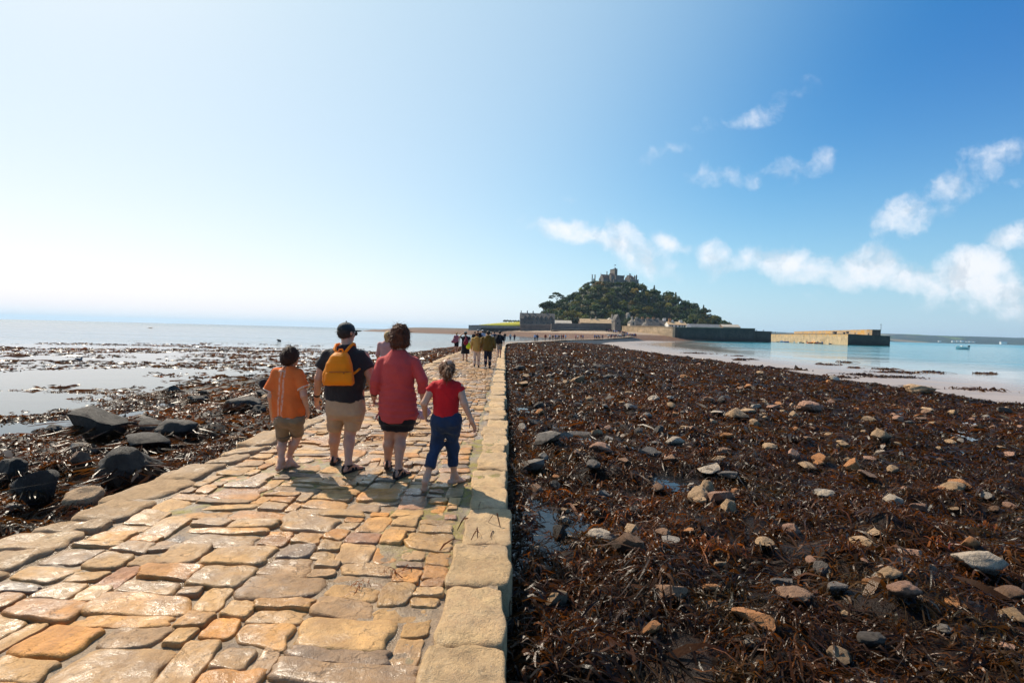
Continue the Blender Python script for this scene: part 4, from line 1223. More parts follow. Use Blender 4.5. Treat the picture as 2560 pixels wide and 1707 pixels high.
def strands(root, V, F_, n, L, w_, down, mat, seed, name='hair_strands'):
    """loose locks lying over the hair, ends lifting off"""
    r_ = np.random.default_rng(seed); V = np.asarray(V); A, B, C_ = V[F_[:, 0]], V[F_[:, 1]], V[F_[:, 2]]
    nm = np.cross(B - A, C_ - A); nm /= np.maximum(np.linalg.norm(nm, axis=1), 1e-9)[:, None]
    pk = r_.choice(len(F_), n); p = A[pk]; nn = nm[pk]; seg = 4
    d = down - nn * (nn @ down)[:, None]; d = d + r_.normal(0, .35, d.shape); d /= np.linalg.norm(d, axis=1)[:, None]
    VV = np.zeros((n, (seg + 1) * 2, 3)); q = p - nn * .002; Ls = L * r_.uniform(.5, 1.4, n); curl = r_.normal(0, .5, (n, 3))
    for k in range(seg + 1):
        f = k / seg; side = np.cross(d, nn); wd = w_ * (1 - .75 * f)
        VV[:, 2 * k] = q + side * wd + nn * .003; VV[:, 2 * k + 1] = q - side * wd + nn * .003
        q = q + d * (Ls / seg)[:, None] + nn * (.0035 * f * r_.uniform(0, 1.6, n))[:, None]; d = d + curl * .18; d /= np.linalg.norm(d, axis=1)[:, None]
    base = (np.arange(n) * (seg + 1) * 2)[:, None]
    FF_ = np.concatenate([base + np.array([[2 * k, 2 * k + 1, 2 * k + 3, 2 * k + 2]]) for k in range(seg)], 0)
    return VV.reshape(-1, 3), FF_
def finish_hair(root, S, mat, vox, n, L, w_, down=(0, 0, -1), seed=1):
    V, F_ = S.mesh(vox, 1); V = V - np.array(root.location)
    V2, F2 = strands(root, V, F_, n, L, w_, np.array(down, float), mat, seed)
    return part('hair', mesh_np('hair', np.concatenate([V, V2]), np.concatenate([F_, F2 + len(V)]), mat), root)
# ------------------------------------------------------------------ the family of four in front
def q1(zx, zy): return 600 + zx / 3.267, 780 + zy / 3.267
def W(zx, zy, Y):
    v = PY(*q1(zx, zy), Y); return V3(v.x, v.y, v.z)
SKIN = mat_skin('skin', (.52, .27, .17)); SKIN_R = mat_skin('skin_flushed', (.52, .25, .175)); SKIN_K = mat_skin('skin_child', (.53, .30, .20))
def grd(px, py): v = PZ(px, py, .012); return V3(*v)
VX = .0085

# --- man with cap
Y0 = 5.95
man = thing('person', 'person in black cap, dark grey tee and khaki shorts with bare arms', 'person', tuple(W(868, 1280, Y0) * V3(1, 1, 0)))
B = SDF()
neck = W(872, 262, Y0); chest = W(866, 400, Y0); pel = W(866, 760, Y0)
k_ = .001423
def ringZ(zx, zy, rx, ry, Y): p = W(zx, zy, Y); return (p[2], p[0], p[1], rx * k_, ry)
B.loft([ringZ(866, 870, 130, .11, Y0), ringZ(866, 760, 148, .13, Y0), ringZ(866, 600, 145, .14, Y0), ringZ(862, 420, 152, .125, Y0), ringZ(862, 320, 120, .095, Y0), ringZ(866, 272, 60, .07, Y0)], .05)
B.cap(W(868, 300, Y0 - .01), W(872, 215, Y0 + .02), .062, .058, .04)
hT, hM = add_head(B, W(872, 178, Y0 + .03), R(32), 0, 1.0)
jt = {}
for sd, sh, el, wr, hd, yo in ((-1, (708, 350), (643, 545), (628, 690), (627, 730), .02), (1, (1014, 358), (1070, 545), (1092, 680), (1096, 715), .0)):
    a, b, c, d = W(*sh, Y0), W(*el, Y0 - .03), W(*wr, Y0 + .06 + yo), W(*hd, Y0 + .08 + yo)
    B.cap(a, b, .062, .047, .04); B.cap(b, c, .047, .031, .02); jt[sd] = (a, b, c)
    add_hand(B, c, d - c, V3(-sd, -.25, 0), 1.08, .55 if sd < 0 else .8, -1 if sd < 0 else 1)
# legs: left foot ahead, right foot nearer
fl = grd(*q1(768, 1232)); fr = grd(*q1(893, 1300))
YL, YR = fl[1], fr[1]
hipL, kneeL, ankL = W(795, 800, Y0), W(778, 985, Y0 + .14), W(768, 1185, YL - .03)
hipR, kneeR, ankR = W(925, 800, Y0), W(900, 985, Y0 + .06), W(884, 1240, YR - .02)
for h, kn, an in ((hipL, kneeL, ankL), (hipR, kneeR, ankR)):
    B.cap(h, kn, .098, .064, .05); mid = kn * .68 + an * .32 + V3(0, -.022, 0)
    B.cap(kn, mid, .060, .062, .03); B.cap(mid, an, .060, .036, .03)
def heel_toe(an, yaw, L=.26, hz=.035, tz=.03, back=.05):
    f = V3(math.sin(yaw), math.cos(yaw), 0)
    he = an - f * back; he[2] = hz; ba = he + f * L * .72; ba[2] = tz; to = he + f * L; to[2] = tz - .006
    return he, ba, to
feetM = []
for an, yw, hz in ((ankL, -.08, .06), (ankR, .55, .045)):
    he, ba, to = heel_toe(an, yw, .245, hz, .036); add_foot(B, an, he, ba, to, 1.05); feetM.append((an, he, ba, to))
finish(man, B, 'body', SKIN, VX)
add_eyes(man, hT, 1.0)
# hair under the cap
H = SDF(); H.ell(hT(0, -.016, .012), V3(.088, .102, .085), .02, hM); H.ell(hT(0, .075, -.03), V3(.10, .072, .12), .01, hM, 's'); H.half(hT(0, -.05, -.052), hM @ Vector((0, .3, -1)))
finish_hair(man, H, mat_hair('hair_dark', (.035, .024, .018)), .008, 260, .03, .004, seed=2)
C = SDF(); C.ell(hT(0, -.010, .050), V3(.091, .108, .086), .01, hM); C.half(hT(0, 0, .028), hM @ Vector((0, -.12, -1)))
C.ell(hT(0, .125, .036), V3(.075, .085, .010), .012, hM); C.warp(lambda P: -.0015 * np.sin(P[..., 0] * 260))
C.cap(hT(0, -.01, .138), hT(0, -.01, .146), .010, .008, .004)
cap_ = finish(man, C, 'cap', mat_cloth('cap_cloth', (.012, .022, .026), .2, .7), .007)
gl = MB(); gl.tube([hT(-.09, .0, .018), hT(-.075, .09, .014), hT(-.02, .108, .010), hT(.02, .108, .010), hT(.075, .09, .014), hT(.09, .0, .018)], .004, 6)
for q in (-1, 1): gl.tube([hT(.036 * q, .104, .004), hT(.036 * q, .110, .004)], .024, 12)
part('sunglasses', gl.xf(loc=tuple(-np.array(man.location))).mesh('sunglasses', plain('black_plastic', (.01, .01, .01), .15, .05), True), man)
# tee shirt
S = SDF()
S.loft([ringZ(862, 722, 157, .165, Y0), ringZ(862, 600, 158, .170, Y0), ringZ(862, 470, 168, .160, Y0), ringZ(860, 380, 165, .140, Y0), ringZ(860, 316, 120, .105, Y0), ringZ(864, 285, 84, .09, Y0), ringZ(866, 264, 58, .08, Y0)], .05, 2.1)
for sd, sl in ((-1, (652, 462)), (1, (1052, 468))):
    a, b, c = jt[sd]; e = W(*sl, Y0 - .02)
    S.cap(a + V3(-sd * .03, 0, -.01), e, .084, .080, .022, True)
S.cap(jt[-1][0] + V3(.02, 0, .002), jt[1][0] + V3(-.02, 0, .002), 0.066, 0.066, .03)
S.ell(W(872, 232, Y0 + .03), V3(.068, .072, .045), .01, None, 's')
S.warp(lambda P: folds(P, 8, .015, 3.0))
finish(man, S, 't_shirt', mat_cloth('cloth_charcoal', (.022, .020, .021)), .010)
# shorts
S = SDF()
S.loft([ringZ(866, 872, 130, .12, Y0 + .02), ringZ(866, 830, 157, .150, Y0), ringZ(866, 770, 160, .158, Y0), ringZ(866, 705, 152, .150, Y0)], .05, 2.3)
S.cap(W(797, 800, Y0), W(774, 952, Y0 + .11), .112, .083, .03, True); S.cap(W(930, 800, Y0), W(914, 960, Y0 + .04), .114, .092, .03, True)
S.cap(W(862, 850, Y0 - .17), W(862, 1000, Y0 - .17), .008, .03, .03, kind='s')
S.warp(lambda P: folds(P, 9, .015, 9.0, .9))
sh_ = finish(man, S, 'shorts', mat_cloth('cloth_khaki', (.42, .28, .165)), .010)
pk = MB(); c0 = W(935, 745, Y0 - .165) - np.array(man.location); pk.box(c0, (.12, .012, .13)); 
def sandal(root, an, he, ba, to, col, size=1.0):
    T = SDF()
    dn = V3(0, 0, -.026 * size)
    T.cap(he + dn, ba + dn, .036 * size, .042 * size, .02); T.cap(ba + dn, to + dn + unit(to - ba) * .012, .044 * size, .036 * size, .02)
    T.half((he + ba) / 2 + V3(0, 0, -.012), unit(np.cross(np.cross(unit(ba - he), V3(0, 0, 1)), unit(ba - he))))
    up = unit(ba - an)
    f = unit(ba - he); sd = unit(np.cross(f, V3(0, 0, 1)))
    for p, r in ((he * .25 + ba * .75, .040), (he * .5 + ba * .5, .038)):
        T.cap(p - sd * .040 * size, p + V3(0, 0, .024) - sd * .012, .014, .013, .01); T.cap(p + sd * .040 * size, p + V3(0, 0, .024) + sd * .012, .014, .013, .01)
        T.cap(p + V3(0, 0, .026) - sd * .016, p + V3(0, 0, .026) + sd * .016, .013, .013, .01)
    for k in range(8):     # ankle strap
        a0, a1 = PI * 2 * k / 8, PI * 2 * (k + 1) / 8
        c = an + V3(0, 0, -.012)
        T.cap(c + (sd * math.cos(a0) + f * math.sin(a0)) * .043 * size, c + (sd * math.cos(a1) + f * math.sin(a1)) * .043 * size, .010, .010, .008)
    T.cap(he + sd * .028 + V3(0, 0, .0), an + sd * .040 + V3(0, 0, -.012), .011, .010, .008); T.cap(he - sd * .028, an - sd * .040 + V3(0, 0, -.012), .011, .010, .008)
    T.cap(he - f * .028, he - f * .022 + V3(0, 0, .045), .020, .012, .01)
    finish(root, T, 'sandal', mat_cloth('sandal_' + col[0], col[1], .2, .6), .0065)
for ft in feetM: sandal(man, *ft, ('black', (.012, .009, .008)), 1.08)
wt = MB(); a, b, c = jt[-1]; d_ = unit(c - b)
wt.tube([c - d_ * .035, c - d_ * .008], .036, 14)
part('wristwatch', wt.xf(loc=tuple(-np.array(man.location))).mesh('wristwatch', plain('black_plastic', (.01, .01, .01), .15, .05), True), man)

# --- rucksack
YB = Y0 - .20
bag = thing('backpack', 'bright orange backpack on the back of the person in black cap', 'backpack', tuple(W(805, 600, YB)))
S = SDF()
def rz(zx, zy, rx, ry, Y): p = W(zx, zy, Y); return (p[2], p[0], p[1], rx * k_, ry)
S.loft([rz(800, 598, 112, .075, YB), rz(802, 570, 122, .095, YB), rz(806, 490, 112, .105, YB), rz(812, 420, 98, .10, YB), rz(820, 360, 72, .08, YB + .01), rz(828, 325, 42, .055, YB + .03)], .03, 2.6)
S.warp(lambda P: folds(P, 10, .008, 5.0, .7))
M_OR = mat_cloth('nylon_orange', (.93, .33, .006), .06, .5, 220, .38)
finish(bag, S, 'main_sack', M_OR, .009, 2)
S = SDF()
S.loft([rz(800, 592, 98, .03, YB - .085), rz(801, 560, 108, .042, YB - .088), rz(803, 500, 104, .036, YB - .085), rz(804, 488, 96, .02, YB - .08)], .02, 3.0)
S.warp(lambda P: folds(P, 12, .006, 2.0, .4))
finish(bag, S, 'front_pocket', M_OR, .009, 2)
mb = MB(); lb = tuple(-np.array(bag.location))
def strap(pts, r=.018):
    mb.tube(pts, r, 8)
strap([W(800, 345, YB), W(770, 300, Y0 - .13), W(785, 268, Y0 - .08), W(810, 262, Y0 - .02), W(800, 275, Y0 + .06)], .017)
strap([W(845, 345, YB), W(900, 280, Y0 - .14), W(925, 258, Y0 - .09), W(935, 262, Y0 - .01), W(940, 290, Y0 + .08)], .017)
part('shoulder_straps', mb.xf(loc=lb).mesh('shoulder_straps', M_OR, True), bag)
mb = MB(); mb.tube([W(910, 515, YB + .02), W(945, 490, Y0 - .17), W(978, 462, Y0 - .12)], .013, 8)
part('side_strap', mb.xf(loc=lb).mesh('side_strap', M_OR, True), bag)
mb = MB(); mb.tube([W(800, 330, YB), W(812, 305, YB + .01), W(835, 305, YB + .01), W(846, 330, YB)], .011, 8)
part('grab_loop', mb.xf(loc=lb).mesh('grab_loop', M_OR, True), bag)
mb = MB(); mb.box(tuple(W(846, 500, YB - .132)), (.016, .006, .012)); mb.tube([W(700, 492, YB - .06), W(740, 489, YB - .118), W(806, 487, YB - .127), W(870, 489, YB - .116), W(908, 494, YB - .06)], .005, 6)
part('zip', mb.xf(loc=lb).mesh('zip', plain('zip_dark_orange', (.40, .10, .005), .5), True), bag)

# --- woman
Y0 = 5.78
kk = Y0 / 1280 / 3.267; k_ = kk
wom = thing('person', 'person in long coral red top and black shorts with curly auburn hair', 'person', tuple(W(1290, 1300, Y0) * V3(1, 1, 0)))
B = SDF()
B.loft([ringZ(1288, 900, 125, .10, Y0), ringZ(1288, 780, 150, .135, Y0), ringZ(1288, 620, 130, .125, Y0), ringZ(1290, 460, 135, .13, Y0), ringZ(1292, 360, 95, .09, Y0), ringZ(1298, 312, 45, .06, Y0)], .05)
B.cap(W(1298, 340, Y0), W(1302, 260, Y0 + .01), .058, .052, .04)
hT, hM = add_head(B, W(1303, 212, Y0 + .02), R(8), 0, 1.0)
jt = {}
hold = W(1098, 722, Y0 + .06)
for sd, sh, el, wr, hd in ((-1, (1166, 412), (1112, 565), (1098, 672), (1094, 720)), (1, (1428, 416), (1488, 560), (1497, 730), (1508, 800))):
    a, b, c, d = W(*sh, Y0), W(*el, Y0 - .05), W(*wr, Y0 + .02), W(*hd, Y0 + .05)
    B.cap(a, b, .058, .046, .04); B.cap(b, c, .045, .030, .02); jt[sd] = (a, b, c)
    add_hand(B, c, d - c, V3(-sd, .1, 0), .95, .75, -1 if sd < 0 else 1)
fl = grd(*q1(1197, 1296)); fr = grd(*q1(1303, 1338)); YL, YR = fl[1], fr[1]
hipL, kneeL, ankL = W(1225, 880, Y0), W(1226, 1000, Y0 + .06), W(1206, 1222, YL + .02)
hipR, kneeR, ankR = W(1345, 880, Y0), W(1316, 1000, Y0 + .06), W(1294, 1275, YR - .02)
for h, kn, an in ((hipL, kneeL, ankL), (hipR, kneeR, ankR)):
    B.cap(h, kn, .092, .062, .05); mid = kn * .66 + an * .34 + V3(0, -.022, 0)
    B.cap(kn, mid, .058, .063, .03); B.cap(mid, an, .061, .035, .03)
he, ba, to = heel_toe(ankL, -.1, .225, .085, .030); fW = [(ankL, he, ba, to)]
he, ba, to = heel_toe(ankR, .45, .225, .04, .034); fW.append((ankR, he, ba, to))
for ft in fW: add_foot(B, *ft, .95)
finish(wom, B, 'body', SKIN, VX)
add_eyes(wom, hT, 1.0)
H = SDF()
H.ell(W(1302, 205, Y0 + .01), V3(.112, .115, .128), .03); H.ell(W(1305, 150, Y0 + .01), V3(.075, .085, .065), .05); H.ell(W(1285, 248, Y0 - .03), V3(.075, .065, .07), .04); H.ell(W(1322, 252, Y0 - .02), V3(.068, .065, .06), .04)
H.ell(hT(0, .115, -.035), V3(.075, .075, .115), .02, hM, 's')
H.warp(lambda P: -.030 * fbm(P[..., 0] * 22, P[..., 1] * 22, P[..., 2] * 20, 3) - .014 * fbm(P[..., 0] * 60, P[..., 1] * 60, P[..., 2] * 45, 2))
finish_hair(wom, H, mat_hair('hair_auburn', (.085, .028, .012)), .008, 900, .045, .0045, seed=3)
S = SDF()
S.loft([ringZ(1290, 868, 150, .150, Y0), ringZ(1290, 800, 160, .168, Y0), ringZ(1287, 720, 155, .165, Y0), ringZ(1288, 610, 136, .150, Y0), ringZ(1290, 500, 138, .150, Y0), ringZ(1292, 420, 136, .140, Y0), ringZ(1294, 360, 108, .105, Y0), ringZ(1297, 330, 76, .09, Y0), ringZ(1298, 306, 52, .078, Y0)], .06, 2.1)
S.loft([ringZ(1290, 892, 95, .155, Y0), ringZ(1290, 850, 135, .155, Y0)], .04, 2.2)
for sd, sl in ((-1, (1098, 668)), (1, (1492, 655))):
    a, b, c = jt[sd]; e = W(*sl, Y0 - .01)
    S.cap(a, b, .074, .064, .018); S.cap(b, e, .064, .058, .02, True)
S.cap(jt[-1][0] + V3(.02, 0, .002), jt[1][0] + V3(-.02, 0, .002), 0.064, 0.064, .03)
S.ell(W(1300, 288, Y0 + .04), V3(.085, .085, .038), .01, None, 's')
S.warp(lambda P: folds(P, 8, .013, 13.0, .35) - .004 * np.sin(P[..., 2] * 95 + 3 * vnoise(P[..., 0] * 6, P[..., 2] * 6)) * (P[..., 2] < 1.05))
top = finish(wom, S, 'top', mat_cloth('cloth_coral', (.58, .075, .068), .10, .8, 160, .18), .010)
for bx, by, ex, ey in ((1128, 832, 1108, 868), (1128, 832, 1122, 880), (1448, 800, 1462, 838)):
    mb = MB(); mb.tube([W(bx, by, Y0 - .10), W((bx + ex) / 2 - 6, (by + ey) / 2, Y0 - .12), W(ex, ey, Y0 - .11)], .006, 5)
    part('drawstring', mb.xf(loc=tuple(-np.array(wom.location))).mesh('drawstring', mat_cloth('cloth_coral', (.5, .07, .066)), True), wom)
S = SDF()
S.loft([ringZ(1288, 900, 138, .138, Y0), ringZ(1288, 800, 142, .145, Y0)], .05, 2.3)
S.cap(W(1226, 870, Y0), W(1226, 952, Y0 + .02), .112, .102, .05, True); S.cap(W(1348, 870, Y0), W(1345, 955, Y0 + .02), .112, .100, .05, True)
S.warp(lambda P: folds(P, 9, .007, 4.0))
finish(wom, S, 'shorts', mat_cloth('cloth_black', (.008, .008, .011)), .011)
for ft in fW: sandal(wom, *ft, ('brown', (.022, .013, .010)), .98)
wt = MB(); a, b, c = jt[-1]; d_ = unit(c - b); wt.tube([c - d_ * .02, c + d_ * .006], .034, 14)
part('bracelet', wt.xf(loc=tuple(-np.array(wom.location))).mesh('bracelet', plain('dark_leather', (.03, .018, .012), .5), True), wom)
# things in her right hand
ph = W(1490, 840, Y0 - .02)
sb = thing('shoulder_bag', 'small pink floral cloth bundle hanging from the hand between coral top and red tee', 'bag', tuple(ph))
S = SDF(); S.ell(W(1468, 845, Y0 + .02), V3(.075, .05, .035), .02, Matrix.Rotation(.5, 3, 'Y')); S.ell(W(1530, 815, Y0 + .03), V3(.05, .045, .05), .03); S.ell(W(1500, 828, Y0 + .02), V3(.05, .04, .04), .03); S.warp(lambda P: folds(P, 26, .012, 1.0))
m, nt = new_mat('floral_cloth'); g = NG(nt)
vn = g.n('ShaderNodeTexVoronoi', None, Scale=38.0); g.put(vn.inputs['Vector'], g.coord('Object'))
g.out(g.pbsdf(g.mix(g.mr(vn.outputs[0], .15, .3), (.42, .05, .07), (.50, .34, .36)), .8))
finish(sb, S, 'bundle', m, .008)

# --- girl
Y0 = 5.30
k_ = Y0 / 1280 / 3.267
girl = thing('person', 'barefoot child with ponytail in red tee and blue cropped jeans', 'person', tuple(W(1680, 1400, Y0) * V3(1, 1, 0)))
B = SDF()
B.loft([ringZ(1678, 930, 92, .085, Y0), ringZ(1678, 830, 100, .10, Y0), ringZ(1680, 700, 90, .09, Y0), ringZ(1684, 620, 98, .09, Y0), ringZ(1688, 575, 72, .07, Y0), ringZ(1692, 552, 36, .05, Y0)], .04)
B.cap(W(1692, 575, Y0), W(1692, 510, Y0 + .01), .045, .042, .03)
hT, hM = add_head(B, W(1690, 462, Y0 + .02), R(-6), 0, .93)
jt = {}
for sd, pts in ((-1, ((1575, 612), (1505, 745), (1512, 830), (1520, 872))), (1, ((1792, 615), (1832, 745), (1888, 880), (1908, 922)))):
    a, b, c, d = W(*pts[0], Y0), W(*pts[1], Y0 - .06), W(*pts[2], Y0 + (.10 if sd < 0 else -.04)), W(*pts[3], Y0 + (.13 if sd < 0 else -.03))
    B.cap(a, b, .045, .036, .03); B.cap(b, c, .036, .024, .02); jt[sd] = (a, b, c)
    add_hand(B, c, d - c, V3(-sd, .2, 0) if sd < 0 else V3(-.5, -.6, 0), .82, .8 if sd < 0 else .3, -1 if sd < 0 else 1)
# planted right foot, left foot pushing off behind with the sole showing
fl = grd(*q1(1505, 1470)); fr = grd(*q1(1765, 1390)); YL, YR = fl[1], fr[1]
hipL, kneeL, ankL = W(1632, 880, Y0), W(1605, 1080, Y0 + .05), W(1530, 1335, YL + .06)
hipR, kneeR, ankR = W(1735, 880, Y0), W(1738, 1090, Y0 + .12), W(1748, 1325, YR - .02)
for h, kn, an in ((hipL, kneeL, ankL), (hipR, kneeR, ankR)):
    B.cap(h, kn, .072, .050, .04); mid = kn * .62 + an * .38 + V3(0, -.015, 0)
    B.cap(kn, mid, .046, .046, .03); B.cap(mid, an, .045, .029, .03)
he = W(1510, 1385, YL - .02); to = fl + V3(.0, .035, .006); ba = fl + V3(.0, -.005, .032)
add_foot(B, ankL, he, ba, to, .86)
he, ba, to = heel_toe(ankR, .75, .205, .030, .022); add_foot(B, ankR, he, ba, to, .86)
finish(girl, B, 'body', SKIN_K, VX)
add_eyes(girl, hT, .93)
H = SDF()
H.ell(W(1692, 460, Y0 + .005), V3(.080, .095, .092), .02); H.ell(hT(0, .105, -.045), V3(.08, .062, .115), .015, hM, 's'); H.half(hT(0, -.05, -.07), (0, .3, -1))
H.cap(W(1700, 470, Y0 - .11), W(1698, 505, Y0 - .13), .040, .046, .03); H.cap(W(1698, 505, Y0 - .13), W(1690, 548, Y0 - .10), .044, .014, .02)
H.warp(lambda P: -.010 * fbm(P[..., 0] * 55, P[..., 1] * 40, P[..., 2] * 18, 3) - .012 * fbm(P[..., 0] * 20, P[..., 1] * 20, P[..., 2] * 20, 2))
finish_hair(girl, H, mat_hair('hair_brown', (.13, .055, .024)), .0075, 700, .06, .004, seed=4)
S = SDF()
S.loft([ringZ(1680, 846, 108, .110, Y0), ringZ(1680, 760, 104, .105, Y0), ringZ(1682, 680, 104, .102, Y0), ringZ(1684, 620, 110, .098, Y0), ringZ(1688, 575, 82, .078, Y0), ringZ(1692, 548, 44, .06, Y0)], .04, 2.2)
for sd, sl in ((-1, (1538, 655)), (1, (1822, 655))):
    a, b, c = jt[sd]; S.cap(a + V3(-sd * .03, 0, 0), W(*sl, Y0 - .01), .060, .055, .025, True)
S.cap(jt[-1][0] + V3(.02, 0, .002), jt[1][0] + V3(-.02, 0, .002), 0.051, 0.051, .03)
S.ell(W(1692, 530, Y0 + .02), V3(.06, .06, .03), .01, None, 's')
S.warp(lambda P: folds(P, 11, .010, 7.0))
finish(girl, S, 't_shirt', mat_cloth('cloth_red', (.55, .012, .018), .10, .8, 160, .12), .009)
S = SDF()
S.loft([ringZ(1676, 975, 80, .07, Y0 + .02), ringZ(1678, 920, 108, .108, Y0), ringZ(1678, 870, 110, .112, Y0), ringZ(1680, 836, 104, .102, Y0)], .04, 2.3)
for h, kn, an, hem, r_ in ((hipL, kneeL, ankL, W(1545, 1268, YL + .06), .056), (hipR, kneeR, ankR, W(1742, 1258, Y0 + .13), .056)):
    S.cap(h, kn, .090, .064, .04); S.cap(kn, hem, .064, r_, .03, True)
S.cap(W(1680, 900, Y0 - .12), W(1672, 1010, Y0 - .13), .006, .022, .03, kind='s')
S.warp(lambda P: folds(P, 13, .012, 17.0, .9))
jn = finish(girl, S, 'jeans', mat_cloth('denim', (.013, .029, .068), .25, .85, 200), .009)
mb = MB()
for cx in (1632, 1730): mb.box(tuple(W(cx, 900, Y0 - .125) - np.array(girl.location)), (.085, .012, .085))

# --- boy
Y0 = 5.90
k_ = Y0 / 1280 / 3.267
boy = thing('person', 'barefoot child in orange tee with white tie dye stripe and rolled khaki shorts', 'person', tuple(W(390, 1260, Y0) * V3(1, 1, 0)))
B = SDF()
B.loft([ringZ(398, 905, 85, .08, Y0), ringZ(398, 850, 104, .10, Y0), ringZ(394, 690, 100, .10, Y0), ringZ(392, 540, 112, .10, Y0), ringZ(392, 478, 88, .08, Y0), ringZ(400, 448, 40, .055, Y0)], .04)
B.cap(W(402, 470, Y0), W(408, 405, Y0 + .01), .048, .045, .03)
hT, hM = add_head(B, W(412, 358, Y0 + .015), R(42), 0, .98)
jt = {}
for sd, pts, yo in ((-1, ((292, 500), (252, 690), (262, 830), (262, 862)), .08), (1, ((492, 510), (522, 680), (548, 800), (556, 838)), -.02)):
    a, b, c, d = W(*pts[0], Y0), W(*pts[1], Y0 - .04), W(*pts[2], Y0 + .06 + yo), W(*pts[3], Y0 + .09 + yo)
    B.cap(a, b, .047, .037, .03); B.cap(b, c, .037, .025, .02); jt[sd] = (a, b, c)
    add_hand(B, c, d - c, V3(-sd, .1, 0), .85, .45, -1 if sd < 0 else 1)
fl = grd(*q1(340, 1283)); YL = fl[1]
hipL, kneeL, ankL = W(345, 900, Y0), W(350, 1040, Y0 + .10), W(336, 1210, YL + .0)
hipR, kneeR, ankR = W(452, 900, Y0), W(470, 1010, Y0 + .16), W(395, 1190, Y0 + .14)
for h, kn, an in ((hipL, kneeL, ankL), (hipR, kneeR, ankR)):
    B.cap(h, kn, .068, .052, .04); mid = kn * .64 + an * .36 + V3(0, -.016, 0)
    B.cap(kn, mid, .048, .050, .03); B.cap(mid, an, .049, .030, .03)
he, ba, to = heel_toe(ankL, .15, .215, .035, .022); add_foot(B, ankL, he, ba, to, .9)
he = ankR + V3(.01, -.05, -.03); ba = ankR + V3(.075, .03, -.10); to = ba + V3(.02, .05, -.012); add_foot(B, ankR, he, ba, to, .9)
finish(boy, B, 'body', SKIN_K, VX)
add_eyes(boy, hT, .98)
H = SDF()
H.ell(W(410, 348, Y0 + .005), V3(.097, .106, .100), .02); H.ell(W(390, 385, Y0 - .03), V3(.078, .075, .072), .04)
H.ell(hT(0, .122, -.045), V3(.075, .072, .088), .015, hM, 's'); H.half(W(405, 432, Y0), (.0, .1, -1))
H.warp(lambda P: -.008 * fbm(P[..., 0] * 45, P[..., 1] * 45, P[..., 2] * 14, 3) - .010 * fbm(P[..., 0] * 16, P[..., 1] * 16, P[..., 2] * 12, 2))
finish_hair(boy, H, mat_hair('hair_chestnut', (.036, .016, .010)), .0075, 520, .05, .0045, seed=5)
S = SDF()
S.loft([ringZ(394, 856, 128, .125, Y0), ringZ(394, 740, 120, .12, Y0), ringZ(392, 600, 118, .115, Y0), ringZ(390, 530, 122, .108, Y0), ringZ(392, 490, 96, .088, Y0), ringZ(397, 462, 66, .075, Y0), ringZ(400, 443, 46, .064, Y0)], .05, 2.1)
for sd, sl in ((-1, (240, 645)), (1, (522, 622))):
    a, b, c = jt[sd]; S.cap(a + V3(-sd * .03, 0, 0), W(*sl, Y0 - .03), .068, .072, .02, True)
S.cap(jt[-1][0] + V3(.02, 0, .002), jt[1][0] + V3(-.02, 0, .002), 0.053, 0.053, .03)
S.ell(W(404, 428, Y0 + .03), V3(.062, .062, .032), .01, None, 's')
S.warp(lambda P: folds(P, 9, .012, 27.0) - .006 * np.sin(P[..., 0] * 60 + 2 * vnoise(P[..., 2] * 5, P[..., 0] * 4)) * np.clip((1.15 - P[..., 2]) * 2, 0, 1))
m, nt = new_mat('cloth_orange_tie_dye'); g = NG(nt)
oc = g.coord('Object'); sp = g.n('ShaderNodeSeparateXYZ', None, Vector=oc)
x0 = W(365, 650, Y0)[0] - boy.location.x; zt = W(392, 846, Y0)[2]
nw = g.noise(oc, 9, 3, .6)
xx_ = g.m('ADD', g.m('SUBTRACT', sp.outputs[0], x0), g.m('ADD', g.m('MULTIPLY', g.m('SUBTRACT', nw.outputs[0], .5), .03), g.m('MULTIPLY', g.m('SUBTRACT', sp.outputs[2], .8), -.03)))
two = g.m('ABSOLUTE', g.m('SUBTRACT', g.m('ABSOLUTE', xx_), .021))
nb = g.noise(g.vm('MULTIPLY', oc, (1, 1, .5)), 60, 3, .6)
st = g.m('MULTIPLY', g.mr(two, .015, .003), g.mr(nb.outputs[0], .38, .52))
st = g.m('MULTIPLY', st, g.mr(g.m('ABSOLUTE', xx_), .06, .05)); st = g.m('MULTIPLY', st, g.mr(sp.outputs[1], .02, -.02))
c = g.ramp(g.noise(oc, 5, 4, .6).outputs[0], [(.3, (.76, .165, .035)), (.7, (.88, .22, .055))])
c = g.mix(g.m('MULTIPLY', st, .7), c, (.88, .66, .52))
fold = g.noise(oc, 15, 3, .5, .6)
tl = g.n('ShaderNodeBsdfTranslucent', None, Color=c)
mx = g.n('ShaderNodeMixShader', None, Fac=.25); g.put(mx.inputs[1], g.pbsdf(c, .85, g.bump(fold.outputs[0], .5, .012), .2)); g.put(mx.inputs[2], tl.outputs[0])
g.out(mx.outputs[0])
M_TD = m
tee = finish(boy, S, 't_shirt', M_TD, .009)
trimm = mat_cloth('cloth_cream', (.62, .50, .40))
S = SDF(); r0 = ringZ(394, 860, 130, .127, Y0); r1 = ringZ(394, 851, 130, .127, Y0); S.loft([r0, r1], .004, 2.2); S.warp(lambda P: folds(P, 9, .012, 27.0))
finish(boy, S, 'hem_trim', trimm, .007)
S = SDF()
